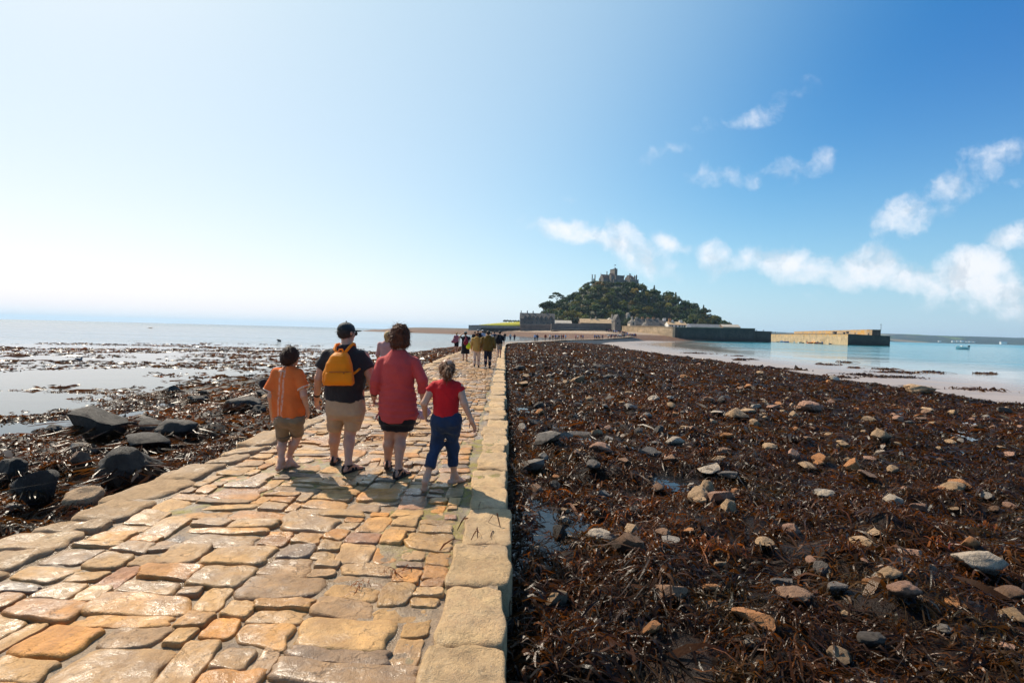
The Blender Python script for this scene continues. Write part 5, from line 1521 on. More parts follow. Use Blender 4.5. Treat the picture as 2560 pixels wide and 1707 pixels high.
for sd, sl in ((-1, (240, 645)), (1, (522, 622))):
    a = jt[sd][0] + V3(-sd * .03, 0, 0); e = W(*sl, Y0 - .03); d_ = unit(e - a); S.cap(e - d_ * .010, e + d_ * .004, .077, .077, .004, True)
    
    n_ = -d_; p_ = e - d_ * .012
    S.ops[-1] = ('u', S.ops[-1][1], S.ops[-1][2], .004, (lambda f, p_, n_: (lambda P: np.maximum(f(P), (P - p_) @ n_)))(S.ops[-1][4], p_, n_))
finish(boy, S, 'sleeve_trim', trimm, .007)
S = SDF()
S.loft([ringZ(400, 940, 96, .09, Y0 + .03), ringZ(398, 915, 116, .115, Y0 + .01), ringZ(398, 890, 122, .122, Y0), ringZ(398, 846, 118, .115, Y0)], .04, 2.3)
S.cap(hipL, W(348, 1022, Y0 + .08), .086, .068, .02, True); S.cap(hipR, W(472, 985, Y0 + .14), .088, .068, .02, True)
S.cap(W(398, 930, Y0 - .13), W(398, 1040, Y0 - .13), .006, .025, .03, kind='s')
S.warp(lambda P: folds(P, 11, .013, 37.0, .9))
finish(boy, S, 'shorts', mat_cloth('cloth_drab', (.21, .150, .085)), .009)
S = SDF()
for a, b in (((352, 1005, Y0 + .07), (350, 1036, Y0 + .085)), ((464, 962, Y0 + .13), (470, 1000, Y0 + .155))):
    A_, B_ = W(*a), W(*b); d_ = unit(B_ - A_); S.cap(A_, B_, .077, .073, .01, True); p_ = A_ - d_ * .005
    S.ops[-1] = ('u', S.ops[-1][1], S.ops[-1][2], .01, (lambda f, p_, d_: (lambda P: np.maximum(f(P), (P - p_) @ -d_)))(S.ops[-1][4], p_, d_))
S.warp(lambda P: folds(P, 16, .010, 3.0, .2))
finish(boy, S, 'rolled_cuffs', mat_cloth('cloth_drab_dark', (.15, .105, .062)), .009)
hb = thing('cloth_bag', 'black cloth bag sticking out beside the arm of the child in orange tee', 'bag', tuple(W(205, 590, Y0 + .12)))
S = SDF(); S.ell(W(210, 592, Y0 + .12), V3(.085, .06, .058), .02, Matrix.Rotation(.7, 3, 'Y')); S.ell(W(235, 625, Y0 + .10), V3(.05, .05, .04), .03); S.warp(lambda P: folds(P, 20, .010, 1.0))
finish(hb, S, 'pouch', mat_cloth('cloth_black', (.008, .008, .011)), .008)
# ------------------------------------------------------------------ walkers further along the causeway
def walker(px, py, zg, h, label, top, bottom, hairc, kind='trousers', yaw=0.0, stride=.16, hat=None, lift=None, group='walkers on the causeway', vox=.017, shoe=(.015, .012, .011), jacket=False, lean=0, bulk=1.0, hairlong=False, sleeves=1, skin=None):
    c = PZ(px, py, zg); root = thing('person', label, 'person', tuple(c), yaw, group)
    s = h / 1.70; J = lambda x, y, z: V3(x, y, z) * s
    base = np.array(root.location) * 0
    B = SDF(); bw = bulk
    B.loft([(v * s, 0, 0, a * s * bw, b * s * bw) for v, a, b in ((.80, .15, .10), (.98, .165, .115), (1.15, .14, .11), (1.33, .165, .115), (1.42, .12, .09), (1.47, .06, .06))], .04)
    B.cap(J(0, 0, 1.42), J(0, .01, 1.54), .055 * s, .05 * s, .03)
    T, M = add_head(B, J(0, .02, 1.595), 0.0, lean, s)
    arms = {}
    for q in (-1, 1):
        a = J(.19 * q * bw, 0, 1.375); b = J(.25 * q * bw, -.03 - .05 * q, 1.12); d = J(.26 * q * bw, .06 - .12 * q, .90); 
        if lift == q: b = J(.36 * q, .05, 1.42); d = J(.13 * q, .10, 1.62)
        B.cap(a, b, .052 * s, .042 * s, .03); B.cap(b, d, .042 * s, .028 * s, .02); arms[q] = (a, b, d)
        add_hand(B, d, d - b, V3(-q, .1, 0), .95 * s, .5, q)
    legs = {}
    for q in (-1, 1):
        y = stride * q
        hp, kn, an = J(.09 * q, 0, .88), J(.095 * q, y * .55 + .04, .49), J(.09 * q, y, .09 + (.05 if q < 0 else 0))
        B.cap(hp, kn, .085 * s, .058 * s, .04); B.cap(kn, kn * .65 + an * .35 + V3(0, -.02, 0), .055 * s, .056 * s, .03); B.cap(kn * .65 + an * .35 + V3(0, -.02, 0), an, .055 * s, .036 * s, .03)
        he = an + J(0, -.045, -.05); ba = an + J(.015 * q, .13, -.065); to = an + J(.02 * q, .19, -.07)
        add_foot(B, an, he, ba, to, s); legs[q] = (hp, kn, an, he, ba, to)
    def fin(S, name, mat, sm=1):
        V, F_ = S.mesh(vox * s, sm); return part(name, mesh_np(name, V, F_, mat), root)
    fin(B, 'body', skin or SKIN)
    H = SDF(); H.ell(T(0, -.018, .028), V3(.090, .104, .098) * s, .02, M); H.ell(T(0, .10, -.04), V3(.08, .065, .12) * s, .01, M, 's')
    if hairlong: H.cap(T(0, -.05, 0), T(0, -.07, -.22), .085 * s, .05 * s, .04)
    else: H.half(T(0, -.05, -.075), (0, .3, -1))
    H.warp(lambda P: -.01 * fbm(P[..., 0] * 30, P[..., 1] * 30, P[..., 2] * 18, 2))
    fin(H, 'hair', mat_hair('hair_' + hairc[0], hairc[1]))
    if hat:
        C = SDF(); C.ell(T(0, -.005, .055), V3(.098, .115, .085) * s, .01, M); C.half(T(0, 0, .035), (0, -.1, -1)); C.ell(T(0, .11, .04), V3(.07, .08, .011) * s, .01, M)
        fin(C, 'cap', mat_cloth('hat_' + hat[0], hat[1]))
    S = SDF()
    lo = .80 if jacket else .90
    if kind == 'dress': lo = .92
    ex = .03 if jacket else .018
    S.loft([(v * s, 0, 0, (a + ex) * s * bw, (b + ex) * s * bw) for v, a, b in ((lo, .178, .13), (1.0, .170, .125), (1.15, .155, .118), (1.33, .172, .118), (1.42, .125, .092), (1.475, .066, .066))], .05, 2.2)
    for q in (-1, 1):
        a, b, d = arms[q]
        if sleeves: S.cap(a, b, .068 * s * (1.15 if jacket else 1), .060 * s * (1.1 if jacket else 1), .04); S.cap(b, b + (d - b) * (.92 if sleeves > 1 or jacket else .2), .060 * s, .048 * s, .02, True)
        else: S.cap(a, a + (b - a) * .45, .066 * s, .062 * s, .04, True)
    if jacket: S.ell(J(0, -.10, 1.46), V3(.12, .075, .065) * s, .03)
    S.ell(J(0, .03, 1.50), V3(.065, .065, .03) * s, .01, None, 's')
    S.warp(lambda P: folds(P, 8, .010, px))
    fin(S, 'jacket' if jacket else 'top', mat_cloth('cloth_' + top[0], top[1]))
    S = SDF()
    if kind in ('skirt', 'dress'):
        z0 = .46 if kind == 'skirt' else .44
        S.loft([(z0 * s, 0, .03, .215 * s * bw, .17 * s), (.75 * s, 0, .01, .20 * s * bw, .155 * s), (.92 * s, 0, 0, .188 * s * bw, .14 * s), (1.0 * s, 0, 0, .165 * s * bw, .125 * s)], .03, 2.1)
        S.warp(lambda P: -.014 * np.sin(np.arctan2(P[..., 1], P[..., 0]) * 9) * np.clip(1 - P[..., 2] / (.9 * s), 0, 1) + folds(P, 6, .008, 3))
    else:
        S.loft([(.76 * s, 0, .01, .15 * s, .10 * s), (.84 * s, 0, 0, .178 * s * bw, .128 * s), (.95 * s, 0, 0, .182 * s * bw, .132 * s), (1.02 * s, 0, 0, .17 * s * bw, .125 * s)], .04, 2.2)
        for q in (-1, 1):
            hp, kn, an, *_ = legs[q]
            if kind == 'shorts': S.cap(hp, hp + (kn - hp) * .90, .105 * s, .092 * s, .04, True)
            else: S.cap(hp, kn, .104 * s, .078 * s, .04); S.cap(kn, kn + (an - kn) * .95, .078 * s, .066 * s, .03, True)
        S.warp(lambda P: folds(P, 10, .008, 5, .9))
    fin(S, {'skirt': 'skirt', 'dress': 'skirt', 'shorts': 'shorts'}.get(kind, 'trousers'), mat_cloth('cloth_' + bottom[0], bottom[1]))
    if shoe:
        for q in (-1, 1):
            hp, kn, an, he, ba, to = legs[q]
            S = SDF(); S.cap(he, ba, .042 * s, .040 * s, .02); S.cap(ba, to, .044 * s, .034 * s, .02); S.cap(an + V3(0, 0, -.01), he, .042 * s, .040 * s, .02)
            fin(S, 'shoe', plain('shoe_leather', shoe, .5))
    return root, s
hd = ('dark', (.03, .02, .015)); hb_ = ('fair', (.36, .22, .09)); hg = ('brown_grey', (.10, .065, .045))
def q7(zx, zy): return 1100 + zx / 9.8, 800 + zy / 9.8
walker(*q7(400, 800), 0, 1.50, 'person in pink sleeveless top and short black skirt at the causeway edge', ('dusty_pink', (.30, .10, .13)), ('black', (.01, .01, .012)), hb_, 'shorts', .25, .08, sleeves=0, shoe=None)
b_, s_ = walker(*q7(610, 1010), 0, 1.58, 'person in black dress and grey cap with one arm raised to the head', ('near_black', (.010, .010, .016)), ('near_black', (.010, .010, .016)), hd, 'dress', 0, .15, hat=('grey_teal', (.10, .14, .15)), lift=-1, sleeves=0, bulk=1.15)
w3, s3 = walker(*q7(890, 1160), 0, 1.57, 'person in pale mustard hooded jacket and cream trousers', ('mustard', (.42, .255, .065)), ('cream', (.40, .33, .26)), ('brown', (.075, .035, .02)), 'trousers', 0, .10, jacket=True, bulk=1.05)
w4, s4 = walker(*q7(1165, 1178), 0, 1.66, 'person in dark olive hooded jacket and navy jeans', ('olive', (.125, .075, .012)), ('navy', (.012, .016, .032)), hd, 'trousers', 0, .06, jacket=True, bulk=1.22)
w5, s5 = walker(*q7(1450, 925), 0, 1.68, 'person in black top and beige shorts by the kerb with a rucksack', ('black', (.01, .01, .012)), ('beige', (.33, .27, .21)), hd, 'shorts', .2, .14, sleeves=1, bulk=1.05)
def small_bag(kind, label, loc, dims, col, M=None):
    t = thing(kind, label, 'bag', tuple(loc)); S = SDF(); S.ell((0, 0, 0), dims, .02, M); S.cap((0, 0, dims[2] * .4), (0, 0, dims[2] * 1.15), dims[0] * .5, dims[0] * .35, .03); S.warp(lambda P: folds(P, 12, .012, 1.0))
    V, F_ = S.mesh(.016, 1); part('pouch', mesh_np('pouch', V, F_, mat_cloth('cloth_' + col[0], col[1], .08, .6)), t)
    mb = MB(); mb.tube([(-dims[0] * .5, 0, dims[2] * .8), (-dims[0] * .3, 0, dims[2] * 1.7), (dims[0] * .3, 0, dims[2] * 1.7), (dims[0] * .5, 0, dims[2] * .8)], .012, 6); part('strap', mb.mesh('strap', mat_cloth('cloth_' + col[0], col[1]), True), t)
    return t
def p7(zx, zy, Y): return PY(*q7(zx, zy), Y)
small_bag('backpack', 'black rucksack on the back of the person in beige shorts', p7(1425, 490, 31.6) , (.21, .13, .26), ('black', (.01, .01, .012)))
small_bag('carrier_bag', 'bright yellow bag beside the person in black dress', p7(700, 652, 27.1), (.14, .11, .14), ('lemon', (.62, .66, .01)))
small_bag('shoulder_bag', 'red bag carried by the person in black dress', p7(635, 545, 27.1), (.13, .08, .17), ('crimson', (.20, .012, .03)))
small_bag('shoulder_bag', 'pink bag held out by the person in pink top', p7(340, 525, 37.2), (.20, .08, .13), ('dusty_pink', (.30, .10, .13)))
# blonde figure half hidden behind the coral top
bl = PZ(*q1(1200, 690), 0.0)
walker(*q1(1196, 712), 0, 1.575, 'fair haired person in blue mostly hidden behind the person in coral top', ('pale_pink', (.42, .22, .20)), ('blue', (.05, .12, .28)), hb_, 'trousers', 0, .1, hairlong=True, vox=.014)
S = SDF()
# group behind the couple
for zx, h, lab, top, bot, hc, hat in [
    (845, 1.62, 'person in black behind the mustard jacket', ('black', (.01, .01, .012)), ('black', (.01, .01, .012)), hd, None),
    (920, 1.76, 'person in grey cap seen over the mustard jacket', ('black', (.01, .01, .012)), ('navy', (.012, .016, .032)), hd, ('pale_grey', (.35, .37, .38))),
    (985, 1.55, 'person in dark blue between the mustard and olive jackets', ('dark_blue', (.015, .025, .06)), ('navy', (.012, .016, .032)), hd, None),
    (1030, 1.74, 'person in white hat and pale blue shirt behind the olive jacket', ('pale_blue', (.38, .45, .55)), ('navy', (.012, .016, .032)), hg, ('white', (.6, .58, .55))),
    (1240, 1.58, 'person in cream hat and top just right of the olive jacket', ('cream', (.40, .33, .26)), ('navy', (.012, .016, .032)), hg, ('cream', (.48, .44, .36))),
    (1320, 1.66, 'person in navy right of the cream hat', ('dark_blue', (.015, .025, .06)), ('navy', (.012, .016, .032)), hd, None)]:
    walker(*q7(zx, 735 if zx != 1320 else 700), -.02, h, lab, top, bot, hc, 'trousers', 0, .12, hat=hat, vox=.024)
for px, py, h, zg, lab, top, bot, hc in [
    (1262, 851.5, 1.75, -.34, 'person in black walking alone just beyond the beige shorts', ('black', (.01, .01, .012)), ('navy', (.012, .016, .032)), hd),
    (1275.5, 852, 1.70, -.40, 'person in white top where the causeway begins to bend', ('white', (.6, .56, .5)), ('grey_blue', (.09, .10, .13)), hg),
    (1286, 852.5, 1.62, -.41, 'person in dark maroon carrying a bag where the causeway bends', ('maroon', (.08, .012, .02)), ('navy', (.012, .016, .032)), hd)]:
    walker(px, py, zg, h, lab, top, bot, hc, 'trousers', 0, .12, vox=.035, group='walkers where the causeway bends')

# far crowd: one small figure per walker, shared shapes, own clothes colour
def far_shapes():
    out = []
    for v in range(5):
        r_ = np.random.default_rng(60 + v); Vs, Fs_, Mi = [], [], []; n = 0
        st = r_.uniform(.05, .2); bk = r_.uniform(.9, 1.15)
        def put(S, mi, vx=.04):
            nonlocal n
            V, F_ = S.mesh(vx, 1); Vs.append(V); Fs_.append(F_ + n); Mi.append(np.full(len(F_), mi)); n += len(V)
        S = SDF(); S.ell((0, .02, 1.60), (.085, .10, .12), .02); S.cap((0, 0, 1.4), (0, .01, 1.55), .055, .05, .02); put(S, 0)
        S = SDF(); S.ell((0, -.015, 1.635), (.098, .11, .105), .02); put(S, 1)
        S = SDF(); S.loft([(.88, 0, 0, .19 * bk, .14), (1.15, 0, 0, .165 * bk, .13), (1.35, 0, 0, .18 * bk, .13), (1.45, 0, 0, .08, .07)], .05)
        for q in (-1, 1): S.cap((.20 * q, 0, 1.38), (.27 * q, -.05 * q, 1.12), .065, .055, .04); S.cap((.27 * q, -.05 * q, 1.12), (.26 * q, .08 * q, .92), .052, .045, .02)
        put(S, 2)
        S = SDF(); S.loft([(.78, 0, 0, .15, .11), (.92, 0, 0, .185, .135)], .04)
        for q in (-1, 1): S.cap((.09 * q, 0, .86), (.095 * q, st * q * .5 + .03, .48), .10, .075, .03); S.cap((.095 * q, st * q * .5 + .03, .48), (.09 * q, st * q, .06), .072, .06, .02); S.cap((.09 * q, st * q - .05, .04), (.10 * q, st * q + .15, .035), .045, .04, .02)
        put(S, 3)
        out.append((np.concatenate(Vs), np.concatenate(Fs_), np.concatenate(Mi)))
    return out
m, nt = new_mat('clothes_own_colour'); g = NG(nt); oi = g.n('ShaderNodeObjectInfo'); g.out(g.pbsdf(oi.outputs['Color'], .85, None, .2)); M_OC = m
m, nt = new_mat('legwear_various'); g = NG(nt); oi = g.n('ShaderNodeObjectInfo')
g.out(g.pbsdf(g.ramp(oi.outputs['Random'], [(0, (.012, .014, .024)), (.4, (.02, .022, .035)), (.55, (.05, .06, .10)), (.75, (.22, .17, .12)), (.9, (.03, .02, .02))], 'CONSTANT'), .85, None, .2)); M_LEG = m
FAR = [mesh_np('walker_body', V, F_, [SKIN, mat_hair('hair_dark', (.035, .024, .018)), M_OC, M_LEG], midx=Mi) for V, F_, Mi in far_shapes()]
CC = {'white': (.62, .60, .58), 'pale blue': (.25, .38, .62), 'navy': (.015, .02, .05), 'black': (.012, .012, .014), 'dark red': (.16, .012, .018), 'grey': (.12, .12, .13), 'pink': (.42, .16, .18), 'blue': (.05, .10, .30)}
def zpath(X, Y): return float(ZC(Y))
def far_person(px, py, Yd, colr, label, group, zg=None, sc_=1.0):
    v = PY(px, py, Yd); z = zpath(v.x, Yd) if zg is None else zg
    o = link('person', FAR[rs.integers(len(FAR))]); o.location = (v.x, Yd, z); k = rs.uniform(.94, 1.06) * sc_
    o.scale = (k, k, k); o.rotation_euler = (0, 0, rs.choice([-.8, -.5, -.3, PI - .5]) + rs.uniform(-.3, .3)); o.color = (*CC[colr], 1)
    tag(o, label, 'person', group)
def qa(zx): return 1280 + zx / 7.84
def ypath(px):       # distance at which the far causeway shows at this photo column
    xs = _XC; cols = [1280 + 0] ; 
    best = min(((abs((1260 + XC(y) / y * 1280) - px), y) for y in np.arange(100, 258, 1.0)))
    return best[1]
seq = [(450, 'pale blue', 'person in pale blue shirt walking beside one in navy on the far causeway'), (495, 'navy', 'person in navy beside the pale blue shirt on the far causeway'), (655, 'dark red', 'lone person in dark red on the far causeway'),
       (743, 'white', 'person in white right of the lone dark red walker'), (800, 'black', 'person in black leading the row after the white shirt'), (850, 'blue', 'person in blue in the row of seven walkers'), (885, 'white', 'person in white shirt in the row of seven walkers'),
       (920, 'black', 'person in black in the row beside the white shirt'), (970, 'grey', 'person in grey in the row of walkers'), (1005, 'dark red', 'person in dark red near the end of the row'), (1050, 'pale blue', 'person in pale blue ending the row'),
       (1250, 'pink', 'person in pink in the group of four beyond the gap'), (1290, 'white', 'person in white in the group of four'), (1352, 'dark red', 'person in dark red in the group of four'), (1390, 'blue', 'person in blue in the group of four')]
for zx, colr, lab in seq:
    far_person(qa(zx), 845, ypath(qa(zx)) , colr, lab, 'walkers strung out along the far causeway')
cs = list(CC)
for zx in (1620, 1650, 1668, 1700, 1722, 1765, 1780, 1885, 1935, 1950, 2005, 2025, 2060, 2075, 2110, 2140, 2155, 2185, 2200, 2215, 2240, 2262, 2280, 2305, 2318, 2340, 2352, 2365, 2385, 2400, 2415, 2430):
    colr = cs[rs.integers(len(cs))]; px = qa(zx)
    far_person(px, 843, ypath(px) + rs.uniform(-3, 3), colr, f'small figure in {colr} in the queue below the harbour wall', f'{colr} figures in the queue below the harbour wall')
for zx in (2030, 2048, 2075, 2092, 2118, 2140, 2165, 2180, 2205, 2222, 2245, 2270, 2300, 2315, 2340, 2360, 2375, 2392, 2405, 2418, 2440, 2455):
    colr = cs[rs.integers(len(cs))]; px = qa(zx); f = (zx - 2030) / 425
    v = PY(px, 828 + 8 * f, 268 - 8 * f)
    far_person(px, 0, 268 - 8 * f, colr, f'small figure in {colr} climbing the ramp to the harbour gate', f'{colr} figures on the ramp to the harbour gate', zg=v.z - .4)
# ------------------------------------------------------------------ the island
def seg_dist(X, Y, poly):
    """signed distance to a closed polygon, + inside"""
    best = np.full(X.shape, 1e9); ins = np.zeros(X.shape, bool); n = len(poly)
    for i in range(n):
        (ax, ay), (bx, by) = poly[i], poly[(i + 1) % n]
        dx, dy = bx - ax, by - ay; t = np.clip(((X - ax) * dx + (Y - ay) * dy) / (dx * dx + dy * dy), 0, 1)
        best = np.minimum(best, np.hypot(X - ax - t * dx, Y - ay - t * dy))
        c = ((ay > Y) != (by > Y)) & (X < (bx - ax) * (Y - ay) / (by - ay + 1e-12) + ax); ins ^= c
    return np.where(ins, best, -best)
SHORE = [(-150, 540), (-128, 480), (-100, 452), (-62, 428), (-25, 385), (8, 345), (30, 305), (44, 268), (47, 244), (60, 240), (72, 262), (85, 287), (112, 316), (150, 348), (186, 366), (200, 380), (230, 480), (215, 640), (60, 700), (-80, 660), (-150, 580)]
def q2(zx, zy): return 1160 + zx / 3.36, 640 + zy / 3.36
OUTL = [(600, 500), (640, 440), (690, 415), (760, 395), (850, 345), (900, 330), (960, 290), (1000, 252), (1060, 228), (1110, 236), (1250, 240), (1400, 245), (1460, 262), (1500, 280), (1560, 292), (1620, 292), (1700, 332), (1780, 382), (1860, 398), (1910, 418), (1950, 470), (2000, 508), (2060, 545), (2110, 575), (2160, 590)]
YH = 520
_ox, _oz = zip(*[(p.x, p.z) for p in (PY(*q2(*t), YH) for t in OUTL)])
def island_z(X, Y):
    d = seg_dist(X, Y, SHORE)
    z = np.interp(d, [-30, 0, 5, 14, 26, 42, 60], [-5, -1.4, -.35, .9, 2.5, 3.4, 3.8])
    z = z + fbm(X * .3, Y * .3, 2.0, 4) * (.35 + .9 * sstep(20, -10, X)) * sstep(-4, 4, d) * sstep(60, 30, d)
    z = z - 1.6 * sstep(-20, -60, X) * sstep(0, 20, d)
    pr = np.maximum(np.interp(X, _ox, _oz) - 8.5 + 6.0 * sstep(34, 22, np.abs(X - 103)), 3.8); pr = np.where((X < _ox[0]) | (X > _ox[-1]), 3.8, pr)
    f = np.where(Y < YH, sstep(412, 512, Y) ** .9, sstep(650, 540, Y))
    return np.where(d > 10, np.maximum(z, 3.8 * sstep(10, 60, d) + (pr - 3.8) * f), z)
xs_ = np.concatenate([np.arange(-160, -20, 3.0), np.arange(-20, 240, 1.5)]); ys_ = np.concatenate([np.arange(236, 420, 1.3), np.arange(420, 705, 4)])
Yi, Xi = np.meshgrid(ys_, xs_, indexing='ij'); Zi = island_z(Xi, Yi)
nr_, nc_ = Yi.shape; i = np.arange(nr_ - 1)[:, None] * nc_ + np.arange(nc_ - 1)[None, :]
Fi = np.stack([i, i + 1, i + nc_ + 1, i + nc_], -1).reshape(-1, 4)
keep = (Zi.reshape(-1)[Fi].max(1) > -3.0); Fi = Fi[keep]
m, nt = new_mat('island_ground'); g = NG(nt)
pp = g.pos(); sz = g.n('ShaderNodeSeparateXYZ', None, Vector=pp).outputs[2]
n1 = g.noise(pp, .35, 6, .65); n2 = g.noise(pp, 1.6, 4, .7)
h_ = g.m('ADD', sz, g.m('MULTIPLY', g.m('SUBTRACT', n1.outputs[0], .5), 1.1))
weed = g.ramp(n2.outputs[0], [(.3, (.05, .020, .010)), (.6, (.15, .070, .034)), (.75, (.32, .19, .12))])
peb = g.ramp(n2.outputs[0], [(.3, (.19, .125, .08)), (.55, (.36, .26, .175)), (.75, (.48, .37, .26))])
scrub = g.ramp(n2.outputs[0], [(.3, (.012, .018, .007)), (.7, (.05, .055, .018))])
rocky = g.m('MULTIPLY', g.mr(g.n('ShaderNodeSeparateXYZ', None, Vector=pp).outputs[0], 25, -15), .85)
peb = g.mix(rocky, peb, g.ramp(n2.outputs[0], [(.38, (.022, .016, .012)), (.6, (.085, .058, .040)), (.75, (.22, .16, .115))]))
c = g.mix(g.mr(h_, 1.3, 2.3), weed, peb); c = g.mix(g.mr(h_, 3.6, 4.4), c, scrub)
g.out(g.pbsdf(c, .75, g.bump(n2.outputs[0], 1.0, .5), .3))
o = link('island_ground', mesh_np('island_ground', np.stack([Xi, Yi, Zi], -1).reshape(-1, 3), Fi, m)); tag(o, 'steep wooded island rising from a shingle and weed shore', kind='structure')

def wall_mat(name, c0, c1, c2, sx=1.4, sy=.55, stain=None):
    if name in _MC: return _MC[name]
    m, nt = new_mat(name); g = NG(nt)
    pp = g.pos()
    sp = g.n('ShaderNodeSeparateXYZ', None, Vector=pp)
    hor = g.m('ADD', sp.outputs[0], g.m('MULTIPLY', sp.outputs[1], .83))
    bv = g.n('ShaderNodeCombineXYZ', None, X=hor, Y=sp.outputs[2], Z=0.0).outputs[0]
    br = g.n('ShaderNodeTexBrick', None, Scale=1.0); g.put(br.inputs['Vector'], bv)
    br.inputs['Brick Width'].default_value = sx; br.inputs['Row Height'].default_value = sy; br.inputs['Mortar Size'].default_value = .04
    br.inputs['Color1'].default_value = (*c0, 1); br.inputs['Color2'].default_value = (*c1, 1); br.inputs['Mortar'].default_value = (*c2, 1)
    n1 = g.noise(pp, .22, 5, .65); n2 = g.noise(pp, 1.1, 5, .65)
    c = g.mix(.65, br.outputs[0], g.ramp(n1.outputs[0], [(.3, (.25, .24, .22)), (.5, (.55, .53, .5)), (.7, (.85, .8, .72))]), 'OVERLAY')
    c = g.mix(g.mr(n2.outputs[0], .5, .75, 0, .5), c, tuple(x * .35 for x in c0))
    if stain:
        c = g.mix(g.mr(g.m('ADD', sp.outputs[2], g.m('MULTIPLY', n1.outputs[0], 3.0)), stain[1] + 1.5, stain[0] + 1.5, 0, .92, True), c, stain[2])
        if len(stain) > 3: c = g.mix(g.m('MULTIPLY', g.mr(g.m('ADD', sp.outputs[2], g.m('MULTIPLY', n2.outputs[0], 2.0)), stain[3], stain[3] + 1.0), g.mr(n1.outputs[0], .50, .60)), c, (.50, .27, .06))
    g.out(g.pbsdf(c, .85, g.bump(g.m('ADD', br.outputs[1], n2.outputs[0]), .6, .08), .25)); _MC[name] = m; return m
M_GRAN = wall_mat('granite_wall', (.34, .28, .22), (.28, .24, .20), (.20, .17, .14))
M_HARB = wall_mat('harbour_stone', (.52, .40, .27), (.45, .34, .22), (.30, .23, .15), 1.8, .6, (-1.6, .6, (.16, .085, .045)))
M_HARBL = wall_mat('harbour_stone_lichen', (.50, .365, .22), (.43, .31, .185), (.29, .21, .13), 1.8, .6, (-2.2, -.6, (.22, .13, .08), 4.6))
M_QUAY = wall_mat('quay_stone_shaded', (.075, .062, .050), (.055, .047, .040), (.03, .026, .022), 1.8, .6, (-1.0, 3.0, (.018, .016, .012)))  # dark copy of the harbour stone: shade put into the colour, weed stain below
M_GREY = wall_mat('grey_stone_wall', (.16, .145, .13), (.12, .112, .105), (.09, .08, .075))
M_RED = wall_mat('brown_stone_wall', (.24, .175, .14), (.19, .145, .12), (.13, .10, .085))
M_CAST = wall_mat('castle_granite', (.215, .19, .17), (.18, .16, .145), (.12, .108, .098), 1.2, .6)
def roof_mat(name, col): return plain(name, col, .75, .3, .9, .5, .08, .3, 'World')
M_SLATE = roof_mat('roof_slate', (.085, .075, .068)); M_SLATEB = roof_mat('roof_slate_pale', (.11, .115, .125)); M_TANR = roof_mat('roof_tan', (.46, .31, .17)); M_REDR = roof_mat('roof_rust', (.10, .062, .05)); M_PALER = roof_mat('roof_pale', (.40, .35, .28))
M_WHITE = plain('white_render', (.72, .69, .64), .8, .08, .6, .2, .03, .3, 'World'); M_GLASS = plain('window_glass', (.018, .022, .028), .12, .2, 2, .02, .01, .5)
M_BRICK = plain('chimney_brick', (.42, .22, .11), .85, .3, 2.0, .3, .05, .3, 'World'); M_PALE = plain('pale_stone', (.44, .37, .29), .85, .2, 1.2, .3, .05, .3, 'World'); M_GRASS = plain('lawn_grass', (.40, .36, .035), .9, .2, .25, .5, .2, .2, 'World')
M_COPE = plain('coping_lichen', (.44, .31, .17), .85, .3, .6, .3, .05, .3, 'World')

